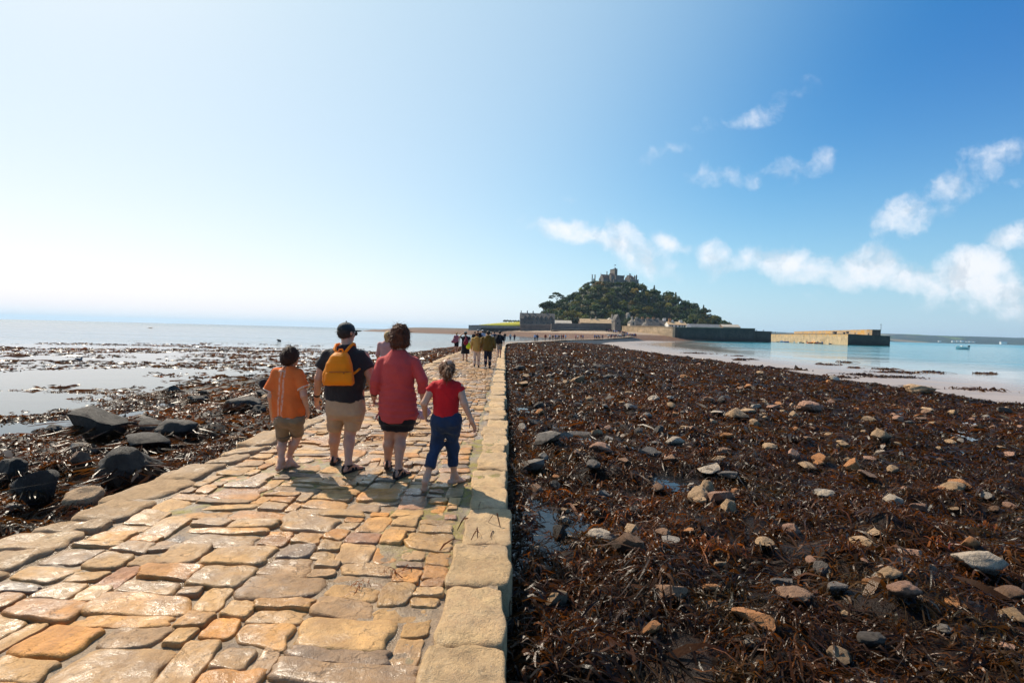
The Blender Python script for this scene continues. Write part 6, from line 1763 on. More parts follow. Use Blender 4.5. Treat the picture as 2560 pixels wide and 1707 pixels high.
def house(kind, label, cat, px0, px1, yb, ye, yr, Y, depth, wm, rm, ridge='x', chim=(), wins=(), group=None, rz=0.0, dormers=()):
    A, Bp = PY(px0, yb, Y), PY(px1, yb, Y); xm = (A.x + Bp.x) / 2; pm = (px0 + px1) / 2
    zb = PY(pm, yb, Y).z; w_ = Bp.x - A.x; he = PY(pm, ye, Y).z - zb; hr = PY(pm, yr, Y).z - zb
    root = thing(kind, label, cat, (xm, Y, zb), rz, group)
    L = lambda px, py, dy=0.0: (PY(px, py, Y).x - xm, dy, PY(px, py, Y).z - zb)
    mb = MB(); ex = 2.0
    if ridge == 'x':
        mb.box((0, depth / 2, he / 2 - ex / 2), (w_, depth, he + ex))
        for q in (-1, 1):
            x = q * (w_ / 2 - .2)
            mb.hexa([(x - .2, 0, he), (x + .2, 0, he), (x + .2, depth, he), (x - .2, depth, he), (x - .2, depth / 2 - .05, hr), (x + .2, depth / 2 - .05, hr), (x + .2, depth / 2 + .05, hr), (x - .2, depth / 2 + .05, hr)])
    else:
        mb.box((0, depth / 2, he / 2 - ex / 2), (w_, depth, he + ex))
        for y in (.2, depth - .2):
            mb.hexa([(-w_ / 2, y - .2, he), (w_ / 2, y - .2, he), (w_ / 2, y + .2, he), (-w_ / 2, y + .2, he), (-.05, y - .2, hr), (.05, y - .2, hr), (.05, y + .2, hr), (-.05, y + .2, hr)])
    part('wall', mb.mesh('wall', wm), root)
    mb = MB(); t = .22; o_ = .3
    if ridge == 'x':
        for q in (-1, 1):
            y0 = depth / 2 + q * (depth / 2 + o_); a = w_ / 2 + .15; yc = depth / 2 + q * .01
            zz = he - .12
            c_ = [(-a, y0, zz), (a, y0, zz), (a, yc, hr + .03), (-a, yc, hr + .03)]
            if q > 0: c_ = c_[::-1]
            mb.hexa(c_ + [(p[0], p[1], p[2] + t) for p in c_])
    else:
        for q in (-1, 1):
            x0 = q * (w_ / 2 + o_); zz = he - .12
            c_ = [(x0, .45, zz), (x0, depth + .2, zz), (q * .01, depth + .2, hr + .03), (q * .01, .45, hr + .03)]
            if q > 0: c_ = c_[::-1]
            mb.hexa([(p[0], p[1], p[2]) for p in c_][::-1] + [(p[0], p[1], p[2] + t) for p in c_][::-1])
    rf = part('roof', mb.mesh('roof', rm), root)
    for (cx, cy0, cw, cy1, cm) in chim:      # px, top, width px, bottom
        p = L(cx, cy0); hz = p[2] - L(cx, cy1)[2]; cw_ = cw * Y / FPX
        mb = MB().box((p[0], depth / 2, p[2] - hz / 2), (cw_, cw_ * .8, hz)).box((p[0], depth / 2, p[2] + .08), (cw_ * 1.2, cw_ * .95, .22))
        for q in (-.25, .25): mb.tube([(p[0] + q * cw_, depth / 2, p[2] + .15), (p[0] + q * cw_, depth / 2, p[2] + .75)], .16, 6)
        part('chimney', mb.mesh('chimney', cm), rf)
    for (wx, wy, ww, wh) in wins:
        p = L(wx, wy); mb = MB().box((p[0], -.02, p[2]), (ww * Y / FPX, .10, wh * Y / FPX)); wn_ = part('window', mb.mesh('window', M_GLASS), root)
        mb = MB().box((p[0], -.04, p[2] - wh * Y / FPX / 2 - .08), (ww * Y / FPX + .3, .16, .14)); part('sill', mb.mesh('sill', M_PALE), wn_)
    for (dx, dyt, dye, dw) in dormers:       # gabled dormers standing on the front wall
        p = L(dx, dyt); q_ = L(dx, dye); hw = dw * Y / FPX / 2
        mb = MB().hexa([(p[0] - hw, -.25, he - .6), (p[0] + hw, -.25, he - .6), (p[0] + hw, depth * .42, he - .6), (p[0] - hw, depth * .42, he - .6), (p[0] - hw, -.25, q_[2]), (p[0] + hw, -.25, q_[2]), (p[0] + hw, depth * .42, q_[2]), (p[0] - hw, depth * .42, q_[2])])
        mb.hexa([(p[0] - hw, -.25, q_[2]), (p[0] + hw, -.25, q_[2]), (p[0] + hw, .1, q_[2]), (p[0] - hw, .1, q_[2]), (p[0] - .05, -.25, p[2]), (p[0] + .05, -.25, p[2]), (p[0] + .05, .1, p[2]), (p[0] - .05, .1, p[2])])
        d_ = part('dormer', mb.mesh('dormer', wm), root)
        mb = MB()
        for s_ in (-1, 1):
            c_ = [(p[0] + s_ * (hw + .2), -.4, q_[2] - .15), (p[0] + s_ * (hw + .2), depth * .45, q_[2] - .15), (p[0] + s_ * .01, depth * .45, p[2] + .05), (p[0] + s_ * .01, -.4, p[2] + .05)]
            if s_ < 0: c_ = c_[::-1]
            mb.hexa(c_ + [(a, b, c + .2) for a, b, c in c_])
        part('dormer_roof', mb.mesh('dormer_roof', rm), d_)
        mb = MB().box((p[0], -.27, q_[2] - .9), (hw * .9, .1, 1.7)); part('window', mb.mesh('window', M_GLASS), d_)
    return root
def a1(zx, zy): return 1280 + zx / 7.84, 770 + zy / 7.84
def a2(zx, zy): return 1560 + zx / 7.84, 770 + zy / 7.84
def hz(f, kind, lab, cat, x0, x1, yb, ye, yr, Y, depth, wm, rm, ridge='x', chim=(), wins=(), dormers=(), group=None):
    fx = lambda x: f(x, 0)[0]; fy = lambda y: f(0, y)[1]
    return house(kind, lab, cat, fx(x0), fx(x1), fy(yb), fy(ye), fy(yr), Y, depth, wm, rm, ridge, [(fx(a), fy(b), c / 7.84, fy(d), mm) for a, b, c, d, mm in chim],
                 [(fx(a), fy(b), c / 7.84, d / 7.84) for a, b, c, d in wins], group, 0.0, [(fx(a), fy(b), fy(c), d / 7.84) for a, b, c, d in dormers])
hz(a1, 'terrace_house', 'long grey stone terrace with a row of pointed dormer gables on the shore', 'house', 157, 838, 335, 215, 103, 392, 10, M_GREY, M_SLATE, 'x',
   [(185, 62, 14, 130, M_GREY), (307, 62, 18, 130, M_GREY), (422, 70, 20, 130, M_GREY), (690, 92, 18, 130, M_GREY)],
   [(250, 280, 26, 40), (320, 285, 24, 36), (395, 285, 24, 36), (480, 285, 24, 40), (560, 285, 20, 34), (628, 300, 26, 36), (700, 300, 24, 30), (780, 290, 24, 36)],
   [(265, 142, 185, 62), (343, 145, 188, 62), (420, 148, 190, 62), (500, 150, 192, 62), (578, 152, 194, 62), (665, 155, 196, 62), (765, 150, 192, 66)])
def px_wall(kind, lab, cat, f, pts, Y, thick, mat, zbot=None, cope=None, group=None):
    """wall facing us: pts (zx, ztop) along its top"""
    P_ = [PY(*f(*p), Y) for p in pts]; x0 = P_[0].x; zb = -1.5 if zbot is None else PY(*f(pts[0][0], zbot), Y).z
    root = thing(kind, lab, cat, (x0, Y, zb), 0, group); mb = MB(); mc = MB()
    for a, b in zip(P_[:-1], P_[1:]):
        za, zc = a.z - zb, b.z - zb
        mb.hexa([(a.x - x0, 0, 0), (b.x - x0, 0, 0), (b.x - x0, thick, 0), (a.x - x0, thick, 0), (a.x - x0, 0, za), (b.x - x0, 0, zc), (b.x - x0, thick, zc), (a.x - x0, thick, za)])
        mc.hexa([(a.x - x0, -.12, za), (b.x - x0, -.12, zc), (b.x - x0, thick + .12, zc), (a.x - x0, thick + .12, za), (a.x - x0, -.12, za + .25), (b.x - x0, -.12, zc + .25), (b.x - x0, thick + .12, zc + .25), (a.x - x0, thick + .12, za + .25)])
    part('wall', mb.mesh('wall', mat), root)
    if cope: part('coping', mc.mesh('coping', cope), root)
    return root
px_wall('retaining_wall', 'brown stone retaining wall below the dormered terrace', 'wall', a1, [(165, 328), (772, 328)], 380, 3, M_RED, 470, M_PALE)
px_wall('quay_wall', 'long dark grey shore wall with stepped foot below the tan roofed store', 'wall', a1, [(772, 305), (960, 300), (970, 306), (2020, 306)], 366, 4, M_GREY, 520, None)
px_wall('wall_footing', 'low dark ledge with a pale top along the foot of the grey shore wall', 'wall', a1, [(800, 432), (1150, 415), (1900, 440)], 362.5, 3, M_QUAY, 540, M_PALE)
hz(a1, 'cottage', 'low white roofed building behind the grey shore wall', 'house', 850, 1172, 320, 298, 245, 385, 9, M_WHITE, M_PALER, 'x')
hz(a1, 'storehouse', 'long store with a pale tan roof behind the grey shore wall', 'house', 1345, 2018, 330, 298, 216, 375, 11, M_RED, M_TANR, 'x', [(1568, 192, 20, 230, M_PALE), (1668, 172, 26, 225, M_PALE)])
hz(a1, 'gatehouse', 'tall steep gabled stone house by the harbour gate', 'house', 2018, 2128, 420, 255, 125, 352, 12, M_GREY, M_SLATE, 'y', [(2000, 132, 30, 200, M_PALE)], [(2072, 300, 22, 44), (2072, 220, 16, 30)])
hz(a1, 'chapel', 'small pale pointed gable showing among the trees above the gate', 'house', 2250, 2320, 250, 160, 92, 430, 8, M_PALE, M_SLATE, 'y', (), [(2285, 175, 12, 30)])
hz(a1, 'outhouse', 'little pale shed roof behind the tall gabled house', 'house', 1885, 1975, 260, 232, 198, 392, 7, M_WHITE, M_PALER, 'y')
hz(a2, 'lodge', 'pale stone lodge with a steep gable left of the slate roofed row', 'house', 120, 238, 370, 292, 230, 405, 9, M_PALE, M_SLATE, 'y', [(186, 172, 34, 245, M_PALE)], [(182, 305, 26, 56)])
hz(a2, 'cottage', 'slate roofed cottage right beside the pale stone lodge', 'house', 236, 450, 375, 335, 205, 410, 12, M_PALE, M_SLATE, 'x', [(285, 182, 44, 240, M_PALE), (402, 182, 44, 236, M_BRICK)])
hz(a2, 'cottage', 'small pale gabled cottage in front of the slate roofed row', 'house', 395, 482, 375, 345, 282, 398, 8, M_PALE, M_SLATE, 'y')
hz(a2, 'cottage', 'long slate roofed cottage with orange chimneys behind the harbour wall', 'house', 455, 705, 378, 340, 206, 408, 12, M_PALE, M_SLATE, 'x', [(512, 188, 44, 236, M_BRICK), (622, 190, 44, 238, M_BRICK), (712, 206, 40, 260, M_PALE)])
hz(a2, 'cottage', 'slate cottage with a white chimney left of the white house', 'house', 705, 868, 378, 335, 240, 412, 11, M_PALE, M_SLATE, 'x', [(832, 206, 54, 292, M_WHITE)])
hz(a2, 'cottage', 'white house with a row of dark windows and tan roof behind the harbour wall', 'house', 868, 1228, 395, 328, 272, 402, 10, M_WHITE, M_TANR, 'x', [(938, 212, 44, 275, M_BRICK), (990, 246, 32, 290, M_WHITE), (1152, 248, 58, 304, M_WHITE)],
   [(905, 352, 24, 38), (945, 352, 34, 38), (1020, 354, 32, 38), (1090, 356, 40, 38), (1140, 356, 26, 38), (1190, 358, 44, 38)])
hz(a2, 'boathouse', 'white gable end of the long slate roofed shed', 'house', 1226, 1318, 400, 352, 312, 399, 9, M_WHITE, M_SLATEB, 'y')
hz(a2, 'long_shed', 'long low shed with a blue grey slate roof behind the harbour wall', 'house', 1318, 1942, 405, 380, 320, 404, 14, M_GREY, M_SLATEB, 'x')
hz(a2, 'shed', 'pale roofed shed at the far end of the harbour wall', 'house', 1942, 2282, 405, 374, 326, 400, 9, M_RED, M_PALER, 'x', (), [(2000, 385, 10, 12), (2050, 385, 10, 12), (2100, 385, 10, 12), (2150, 385, 10, 12)])

# harbour walls from plan outlines
def plan_wall(kind, lab, pts, z0, z1, mats, cope=None, zt=None):
    """closed plan outline (counter clockwise); mats: one material per side or one for all"""
    root = thing(kind, lab, 'harbour wall', (pts[0][0], pts[0][1], z0)); ox, oy = pts[0]; n = len(pts)
    zt = zt or [z1] * n
    groups = {}
    for i in range(n):
        mm = mats[i] if isinstance(mats, list) else mats; groups.setdefault(mm.name, (mm, []))[1].append(i)
    for nm_, (mm, ids) in groups.items():
        mb = MB()
        for i in ids:
            (ax, ay), (bx, by) = pts[i], pts[(i + 1) % n]; za, zb_ = zt[i] - z0, zt[(i + 1) % n] - z0; k = max(1, int(math.hypot(bx - ax, by - ay) / 8))
            mb.add([(ax - ox, ay - oy, 0), (bx - ox, by - oy, 0), (bx - ox, by - oy, zb_), (ax - ox, ay - oy, za)], [(0, 1, 2, 3)])
        part({'quay_stone_shaded': 'shaded_face'}.get(nm_, 'wall_face'), mb.mesh('wall_face', mm), root)  # faces turned from the sun get the stone with painted shade
    ca = np.mean(pts, 0); V = []; 
    for (ax, ay), z in zip(pts, zt):
        d_ = unit(np.array((ax, ay)) - ca) * .25; V += [(ax - ox + d_[0], ay - oy + d_[1], z - z0 + .01), (ax - ox + d_[0], ay - oy + d_[1], z - z0 + .35)]
    Q = [(2 * i, 2 * ((i + 1) % n), 2 * ((i + 1) % n) + 1, 2 * i + 1) for i in range(n)]
    mb = MB().add(V, Q); 
    V2 = [(p[0] - ox, p[1] - oy, z - z0 + .35) for p, z in zip(pts, zt)]
    import mathutils.geometry as mg
    tri = mg.tessellate_polygon([[Vector((p[0], p[1], 0)) for p in pts]])
    V3_ = [V[2 * i + 1] for i in range(n)]
    mb.add(V3_, None, [t if (Vector(V3_[t[1]]) - Vector(V3_[t[0]])).cross(Vector(V3_[t[2]]) - Vector(V3_[t[0]])).z > 0 else t[::-1] for t in tri])
    part('coping', mb.mesh('coping', cope or M_PALE), root)
    return root
arc = [(110.8 - 4 * math.sin(a) * .9 + 1.2, 334 - 4.2 * math.cos(a)) for a in np.linspace(1.2, -.4, 5)]
pts = [(88, 382)] + arc + [(179.5, 364), (176, 370), (118, 342), (94, 385)]
nA = len(arc)
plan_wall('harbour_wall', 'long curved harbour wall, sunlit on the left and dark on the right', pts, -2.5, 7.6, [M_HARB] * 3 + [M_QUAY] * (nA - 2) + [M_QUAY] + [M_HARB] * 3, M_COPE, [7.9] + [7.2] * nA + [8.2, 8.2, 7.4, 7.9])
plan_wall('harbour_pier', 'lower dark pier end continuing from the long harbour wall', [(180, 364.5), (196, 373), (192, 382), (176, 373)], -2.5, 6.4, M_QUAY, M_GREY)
plan_wall('harbour_pier', 'outer pier with a black shaded end, weedy at its foot, and sunlit orange lichened side', [(217, 320), (245.5, 322), (277, 480), (252, 480)], -2.5, 5.3, [M_QUAY, M_QUAY, M_HARB, M_HARBL], M_QUAY, [5.3, 4.7, 5.6, 5.6])
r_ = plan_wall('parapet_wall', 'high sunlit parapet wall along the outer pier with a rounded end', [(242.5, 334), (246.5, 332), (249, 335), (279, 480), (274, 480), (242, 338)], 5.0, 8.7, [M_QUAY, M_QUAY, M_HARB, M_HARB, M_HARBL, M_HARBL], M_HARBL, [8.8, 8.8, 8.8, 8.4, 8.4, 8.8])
def on_pier(name, label, cat, px, py0, py1, Y, wpx, mat, kind='box'):
    a, b = PY(px, py1, Y), PY(px, py0, Y); w_ = wpx * Y / FPX
    t = thing(name, label, cat, (a.x, Y, a.z)); h_ = b.z - a.z; mb = MB()
    if kind == 'box':
        mb.box((0, 0, h_ / 2), (w_, w_, h_)); part('walls', mb.mesh('walls', mat), t)
        mb = MB().box((0, 0, h_ + .12), (w_ + .4, w_ + .4, .24)); part('roof', mb.mesh('roof', M_SLATE), t)
        mb = MB().box((-.1 * w_, -w_ / 2 - .02, h_ * .42), (w_ * .3, .08, h_ * .8)); part('door', mb.mesh('door', M_GLASS), t)
    elif kind == 'mast':
        mb.tube([(0, 0, 0), (0, 0, h_)], [.14, .07], 6); part('pole', mb.mesh('pole', mat), t)
        mb = MB().tube([(-.9, 0, h_ * .8), (.9, 0, h_ * .8)], .06, 5); part('crossbar', mb.mesh('crossbar', mat), t)
    else:
        mb.tube([(0, 0, 0), (0, 0, h_ * .75)], [w_ * .45, w_ * .35], 8).tube([(0, 0, h_ * .75), (0, 0, h_)], [w_ * .5, w_ * .42], 8); part('post', mb.mesh('post', mat), t)
M_IRON = plain('dark_iron', (.02, .018, .017), .5)
def a3(zx, zy): return 1860 + zx / 5.88, 790 + zy / 5.88
for zx, y0, y1, Y, w_, lab in [(1332, 232, 280, 380, 6.5, 'small dark hut on the outer pier against the sunlit parapet'), (1520, 232, 256, 350, 4.5, 'low dark store on the outer pier right of the hut'), (1470, 242, 262, 350, 3.5, 'little dark box shed between the hut and the low store')]:
    px, py = a3(zx, y1); on_pier('hut', lab, 'hut', px, a3(0, y0)[1], py, Y, w_, M_GREY)
px, py = a3(2012, 215); on_pier('mast', 'thin mast standing on the rounded end of the parapet', 'mast', px, a3(0, 108)[1], py, 336, 1, M_IRON, 'mast')
for zx, y0, y1, Y, lab in [(1632, 244, 268, 321, 'mooring post at the left of the dark pier end'), (1828, 252, 272, 322, 'mooring post in the middle of the dark pier end'), (1968, 246, 278, 323, 'leaning post right of the dark pier end'), (178, 204, 232, 372, 'mooring post on the lower dark pier'), (285, 204, 232, 374, 'mooring post at the tip of the lower dark pier')]:
    px, py = a3(zx, y1); on_pier('mooring_post', lab, 'post', px, a3(0, y0)[1], py + .8, Y, 2.4, M_IRON, 'post')
for zx, Y, colr, lab in [(118, 371, 'grey', 'lone figure standing on the lower dark pier'), (232, 373, 'black', 'figure in black in a pair on the lower pier'), (246, 373.5, 'navy', 'figure in navy in a pair on the lower pier')]:
    v = PY(*a3(zx, 232), Y); far_person(a3(zx, 0)[0], 0, Y, colr, lab, 'figures on the harbour piers', zg=6.7)
for zx, zy, Y, colr, lab in [(455, 280, 455, 'grey', 'figure in grey at the far left of the outer pier'), (492, 282, 450, 'pink', 'figure in pink on the outer pier'), (545, 275, 445, 'navy', 'figure in navy on the outer pier'), (580, 262, 440, 'black', 'figure in black on the outer pier'), (632, 280, 435, 'dark red', 'figure in dark red on the outer pier')]:
    far_person(a3(zx, 0)[0], 0, Y, colr, lab, 'figures on the harbour piers', zg=5.9)

# boats
def boat(px, py, wpx, Y, rz, hull, inner, label, cabin=None, cover=None, buoys=0, motor=False, group='boats moored in the harbour'):
    L = wpx / FPX * Y; c = PY(px, py, Y)
    t = thing('boat', label, 'boat', (c.x, Y, SEA), rz, group); n = 9; V = []; Bm = L * .36; D = L * .22
    for i in range(n):
        f = i / (n - 1); hw = Bm / 2 * (1 - max(0, (f - .45) / .55) ** 2.2) * (.86 + .14 * min(1, f * 4)); sh = D * (.82 + .35 * f ** 2); x = (f - .5) * L
        for a, b in ((-1, sh), (-.8, .30 * D - .12), (0, -.2), (.8, .30 * D - .12), (1, sh)): V.append((x, a * max(hw, .03), b))
    Q = [(i * 5 + k, (i + 1) * 5 + k, (i + 1) * 5 + k + 1, i * 5 + k + 1) for i in range(n - 1) for k in range(4)]
    Q = [q[::-1] for q in Q]; T = [(0, 1, 2), (0, 2, 3), (0, 3, 4)]
    V = np.array(V); part('hull', mesh_np('hull', V, [np.array(Q), np.array(T)], hull, smooth=False), t)
    deck = np.array([[V[i * 5, 0], V[i * 5, 1] * .94, V[i * 5, 2] - D * .18] for i in range(n)] + [[V[i * 5 + 4, 0], V[i * 5 + 4, 1] * .94, V[i * 5 + 4, 2] - D * .18] for i in range(n)])
    part('deck', mesh_np('deck', deck, np.array([(i, i + 1, n + i + 1, n + i) for i in range(n - 1)]), inner, smooth=False), t)
    mb = MB(); mb.tube([tuple(V[i * 5]) for i in range(n)] + [tuple(V[i * 5 + 4]) for i in range(n - 1, -1, -1)], .07 * L / 4, 5); part('gunwale', mb.mesh('gunwale', inner), t)
    if cabin:
        mb = MB().box((L * .08, 0, D * 1.25), (L * .30, Bm * .62, D * .9), 0, .14); cb = part('cabin', mb.mesh('cabin', cabin), t)
        mb = MB().box((L * .08, 0, D * 1.42), (L * .305, Bm * .63, D * .30), 0, .05); part('window', mb.mesh('window', M_GLASS), cb)
    if cover:
        S = SDF(); S.ell((0, 0, D * .85), (L * .46, Bm * .44, D * .55), .05); V2, F2 = S.mesh(L * .02, 1); part('cover', mesh_np('cover', V2, F2, cover), t)
    for k in range(buoys):
        Vb, Fb_ = ico(2); part('fender', mesh_np('fender', Vb * L * .17 + np.array([L * (.42 if k == 0 else -.42), -Bm * .45, D * .75]), Fb_, plain('buoy_orange', (.75, .26, .02), .4)), t)
    if motor:
        mb = MB().box((-L * .54, 0, D * .7), (L * .10, Bm * .2, D * 1.1)).box((-L * .54, 0, D * 1.25), (L * .13, Bm * .26, D * .35)); part('outboard_motor', mb.mesh('outboard_motor', M_IRON), t)
        mb = MB().box((L * .02, 0, D * 1.05), (L * .12, Bm * .4, D * .5)); part('console', mb.mesh('console', M_WHITE), t)
        mb = MB().tube([(L * .5, 0, D * 1.5), (L * .30, Bm * .3, D * 1.55), (L * .30, Bm * .3, D * 1.05)], .03, 5); part('bow_rail', mb.mesh('bow_rail', M_WHITE), t)
    return t
paint = lambda n_, c_: plain('paint_' + n_, c_, .35, .06, 3, .05, .005, .5)
PW, PB, PR, PD, PLB, PO = paint('white', (.90, .86, .78)), paint('blue', (.03, .10, .35)), paint('red', (.55, .05, .03)), paint('dark_blue', (.015, .02, .04)), paint('light_blue', (.25, .40, .68)), paint('orange', (.75, .17, .03))
for zx, zy, w_, rz_, hull, inn, lab, kw in [
    (448, 374, 30, .3, PR, PW, 'little red and white boat at the left by the pier tip', {}), (495, 376, 40, .1, PD, PW, 'low dark boat with a white rim beside the pier tip', {}),
    (555, 380, 70, .2, PW, PLB, 'boat under a pale blue cover', dict(cover=PLB)), (622, 390, 78, -.1, PB, PLB, 'bright blue open boat in the harbour', {}),
    (740, 384, 64, .9, PW, PW, 'white cabin boat seen end on', dict(cabin=PW)), (826, 384, 70, .3, PW, PD, 'white boat with a dark inside', {}), (868, 385, 44, .2, PD, PD, 'small dark boat beside the white one', {}),
    (925, 388, 74, .8, PW, PD, 'white boat with a dark cabin near the orange fenders', dict(cabin=PD)), (968, 398, 84, .1, PO, PR, 'orange red boat with a round orange fender', dict(buoys=1)),
    (1085, 402, 92, .15, PR, PW, 'red and white boat with an orange fender on its bow', dict(buoys=1, cabin=PW)), (1152, 403, 90, .1, PD, PD, 'dark boat with a low cabin', dict(cabin=PLB)), (1288, 410, 88, .3, PD, PW, 'dark hulled white cabin boat nearest the outer pier end', dict(cabin=PW))]:
    px, py = a3(zx, zy); Yb_ = 345 - (zx - 1290) * .10
    boat(px, py, w_ / 5.88, min(Yb_, 430), rz_ + (PI if zx % 2 else 0), hull, inn, lab, **kw)
boat(2405, 873, 31, 250, PI - .05, PW, PW, 'white open motorboat alone on the turquoise bay', motor=True, group='boats on the bay')
for zx, y0, y1, Y in [(880, 275, 350, 395), (1122, 275, 360, 370), (1338, 280, 400, 345)]:
    px, py = a3(zx, y1); on_pier('mooring_pole', {880: 'thin pole against the sunlit pier above the small dark boat', 1122: 'thin pole above the red and white boat', 1338: 'dark ladder pole beside the boat nearest the pier end'}[zx], 'pole', px, a3(0, y0)[1], py, Y, 1, M_IRON, 'mast')

# ------------------------------------------------------------------ castle
def a4(zx, zy): return 1440 + zx / 11.76, 640 + zy / 11.76
PHI = R(20); ca_ = np.array([math.cos(PHI), math.sin(PHI)]); cb_ = np.array([-math.sin(PHI), math.cos(PHI)])
c0 = PY(*a4(1150, 850), YH)
castle = thing('castle', 'granite castle with a square tower and chimneys on the summit of the island', 'castle', (c0.x, YH, c0.z))
def cpt(zx, zy, dy=0.0): p = PY(*a4(zx, zy), YH); return p.x - c0.x, p.z - c0.z
def cblock(name, l, mcorner, r, top, bot, dy=0.0, mat=None, cren=0, roof=None, parent=None, ridge=None):
    xl, zt = cpt(l, top); xm, zb = cpt(mcorner, bot); xr, _ = cpt(r, top)
    d_ = max(1.5, (xm - xl) / math.sin(PHI)); w_ = max(.8, (xr - xm) / math.cos(PHI))
    o_ = np.array([xm, dy]); C4 = [o_, o_ + ca_ * w_, o_ + ca_ * w_ + cb_ * d_, o_ + cb_ * d_]
    mb = MB().hexa([(p[0], p[1], zb - 2) for p in C4] + [(p[0], p[1], zt) for p in C4])
    if cren:
        for i in range(4):
            a, b = C4[i], C4[(i + 1) % 4]; ln = np.linalg.norm(b - a); k = max(2, int(ln / 1.3))
            for j in range(k):
                c_ = a + (b - a) * (j + .5) / k; mb.box((c_[0] + (C4[0][0] + C4[2][0] - 2 * c_[0]) * .02, c_[1], zt + cren / 2 - .02), (ln / k * .58, .5, cren), math.atan2(*(b - a)[::-1]))
    p_ = part(name, mb.mesh(name, mat or M_CAST), parent or castle)
    if roof is not None:
        zr = cpt(l, ridge)[1]; mid0, mid1 = (C4[0] + C4[3]) / 2, (C4[1] + C4[2]) / 2; mb = MB()
        for A_, Bq in ((C4[0], C4[1]), (C4[2], C4[3])):
            m0, m1 = (mid0, mid1) if A_ is C4[0] else (mid1, mid0)
            c_ = [(A_[0], A_[1], zt), (Bq[0], Bq[1], zt), (m1[0], m1[1], zr), (m0[0], m0[1], zr)]; mb.hexa([(x, y, z + .02) for x, y, z in c_] + [(x, y, z + .3) for x, y, z in c_])
        rf = part('roof', mb.mesh('roof', roof), p_)
        for A_, Bq, mm in ((C4[3], C4[0], mid0), (C4[1], C4[2], mid1)):
            mb = MB().add([(A_[0], A_[1], zt), (Bq[0], Bq[1], zt), (mm[0], mm[1], zr)], None, [(0, 1, 2)])
            part('gable', mb.mesh('gable', mat or M_CAST), p_)
    return p_, C4
def cchim(zx, top, bot, wz, dy, name='chimney', parent=None):
    x, zt = cpt(zx, top); _, zb = cpt(zx, bot); w_ = wz * .0345
    mb = MB().box((x, dy, (zt + zb) / 2), (w_, w_, zt - zb), PHI, .25).box((x, dy, zt + .1), (w_ * 1.15, w_ * 1.15, .3), PHI)
    return part(name, mb.mesh(name, M_GREY), parent or castle)
tw, C4 = cblock('tower', 1068, 1150, 1240, 380, 830, 2.0, cren=.7)
xt, zt = cpt(1170, 340); mb = MB().tube([(xt, 2.2, cpt(0, 800)[1]), (xt, 2.2, zt)], .75, 8); part('stair_turret', mb.mesh('stair_turret', M_GREY), tw)
x1, z1 = cpt(1160, 235); mb = MB().tube([(x1, 4, cpt(0, 345)[1]), (x1, 4, z1)], [.12, .07], 6); fp = part('flagpole', mb.mesh('flagpole', M_WHITE), tw)
mb = MB().add([(x1, 4, z1 - .1), (x1 + 1.4, 4.2, z1 - .3), (x1 + 1.5, 4.1, z1 - 1.2), (x1, 4, z1 - 1.2)], [(0, 1, 2, 3)]); part('flag', mb.mesh('flag', plain('flag_grey', (.4, .4, .42), .8)), fp)
nv, _ = cblock('hall', 700, 778, 1115, 660, 840, -4.0, roof=M_REDR, ridge=545)
cblock('cross_wing', 945, 1000, 1120, 600, 840, -5.2, roof=M_REDR, ridge=522)
cblock('church', 1120, 1150, 1425, 580, 840, -2.0, cren=.6)
cblock('lower_range', 1040, 1060, 1500, 715, 850, -8.0, cren=.5)
cblock('keep', 1408, 1512, 1795, 728, 935, -10.0, cren=.7)
cblock('lodging', 1485, 1585, 1705, 640, 750, -3.0, roof=M_REDR, ridge=565)
cblock('curtain_wall', 515, 690, 705, 775, 850, -9.0, M_PALE, cren=.4)
cblock('outer_wall', 1790, 1800, 1892, 908, 970, -6.0, M_GREY)
cblock('west_turret', 650, 672, 700, 700, 790, -6.0, cren=.5)
for zx, t_, b_, w_, dy in [(440, 580, 790, 26, -8), (525, 580, 800, 26, -7), (917, 458, 600, 24, 1), (745, 500, 640, 12, 2), (1575, 528, 700, 26, -1), (1612, 540, 660, 16, 0), (1485, 572, 680, 12, -2), (1420, 570, 620, 16, 0), (1785, 712, 760, 14, -6)]:
    cchim(zx, t_, b_, w_, dy)
for zx, t_, b_ in ((1742, 560, 760), (1690, 575, 760)):
    x, zt = cpt(zx, t_); _, zb = cpt(zx, b_); mb = MB().tube([(x, -5, zb), (x, -5, zt - 1.2), (x, -5, zt)], [.8, .75, .08], 8); part('corner_turret', mb.mesh('corner_turret', M_CAST), castle)
for zx, zy, wz, hz_, dy in [(830, 690, 22, 60, -4.0), (890, 690, 22, 60, -3.4), (950, 760, 18, 40, -5.2), (1035, 640, 14, 40, -5.0), (1185, 730, 14, 34, -8), (1260, 640, 20, 44, -2.0), (1350, 650, 20, 44, -2), (1260, 770, 18, 36, -8.0), (1400, 780, 18, 36, -8.0), (1560, 800, 16, 36, -10), (1640, 805, 16, 36, -10), (1725, 805, 16, 36, -10), (1640, 640, 18, 40, -3), (1200, 480, 14, 50, 2.0)]:
    x, z = cpt(zx, zy); base = {-4.0: 778, -3.4: 778, -5.2: 1000, -5.0: 1000, -8: 1060, -2.0: 1150, -2: 1150, -8.0: 1060, -10: 1512, -3: 1585, 2.0: 1150}[dy]
    yf = (-4.0 if dy == -3.4 else -5.2 if dy == -5.0 else dy) + (x - cpt(base, 0)[0]) * math.tan(PHI)
    mb = MB().box((x, yf - .02, z), (wz * .0345, .16, hz_ * .0345), PHI); part('window', mb.mesh('window', M_GLASS), castle)

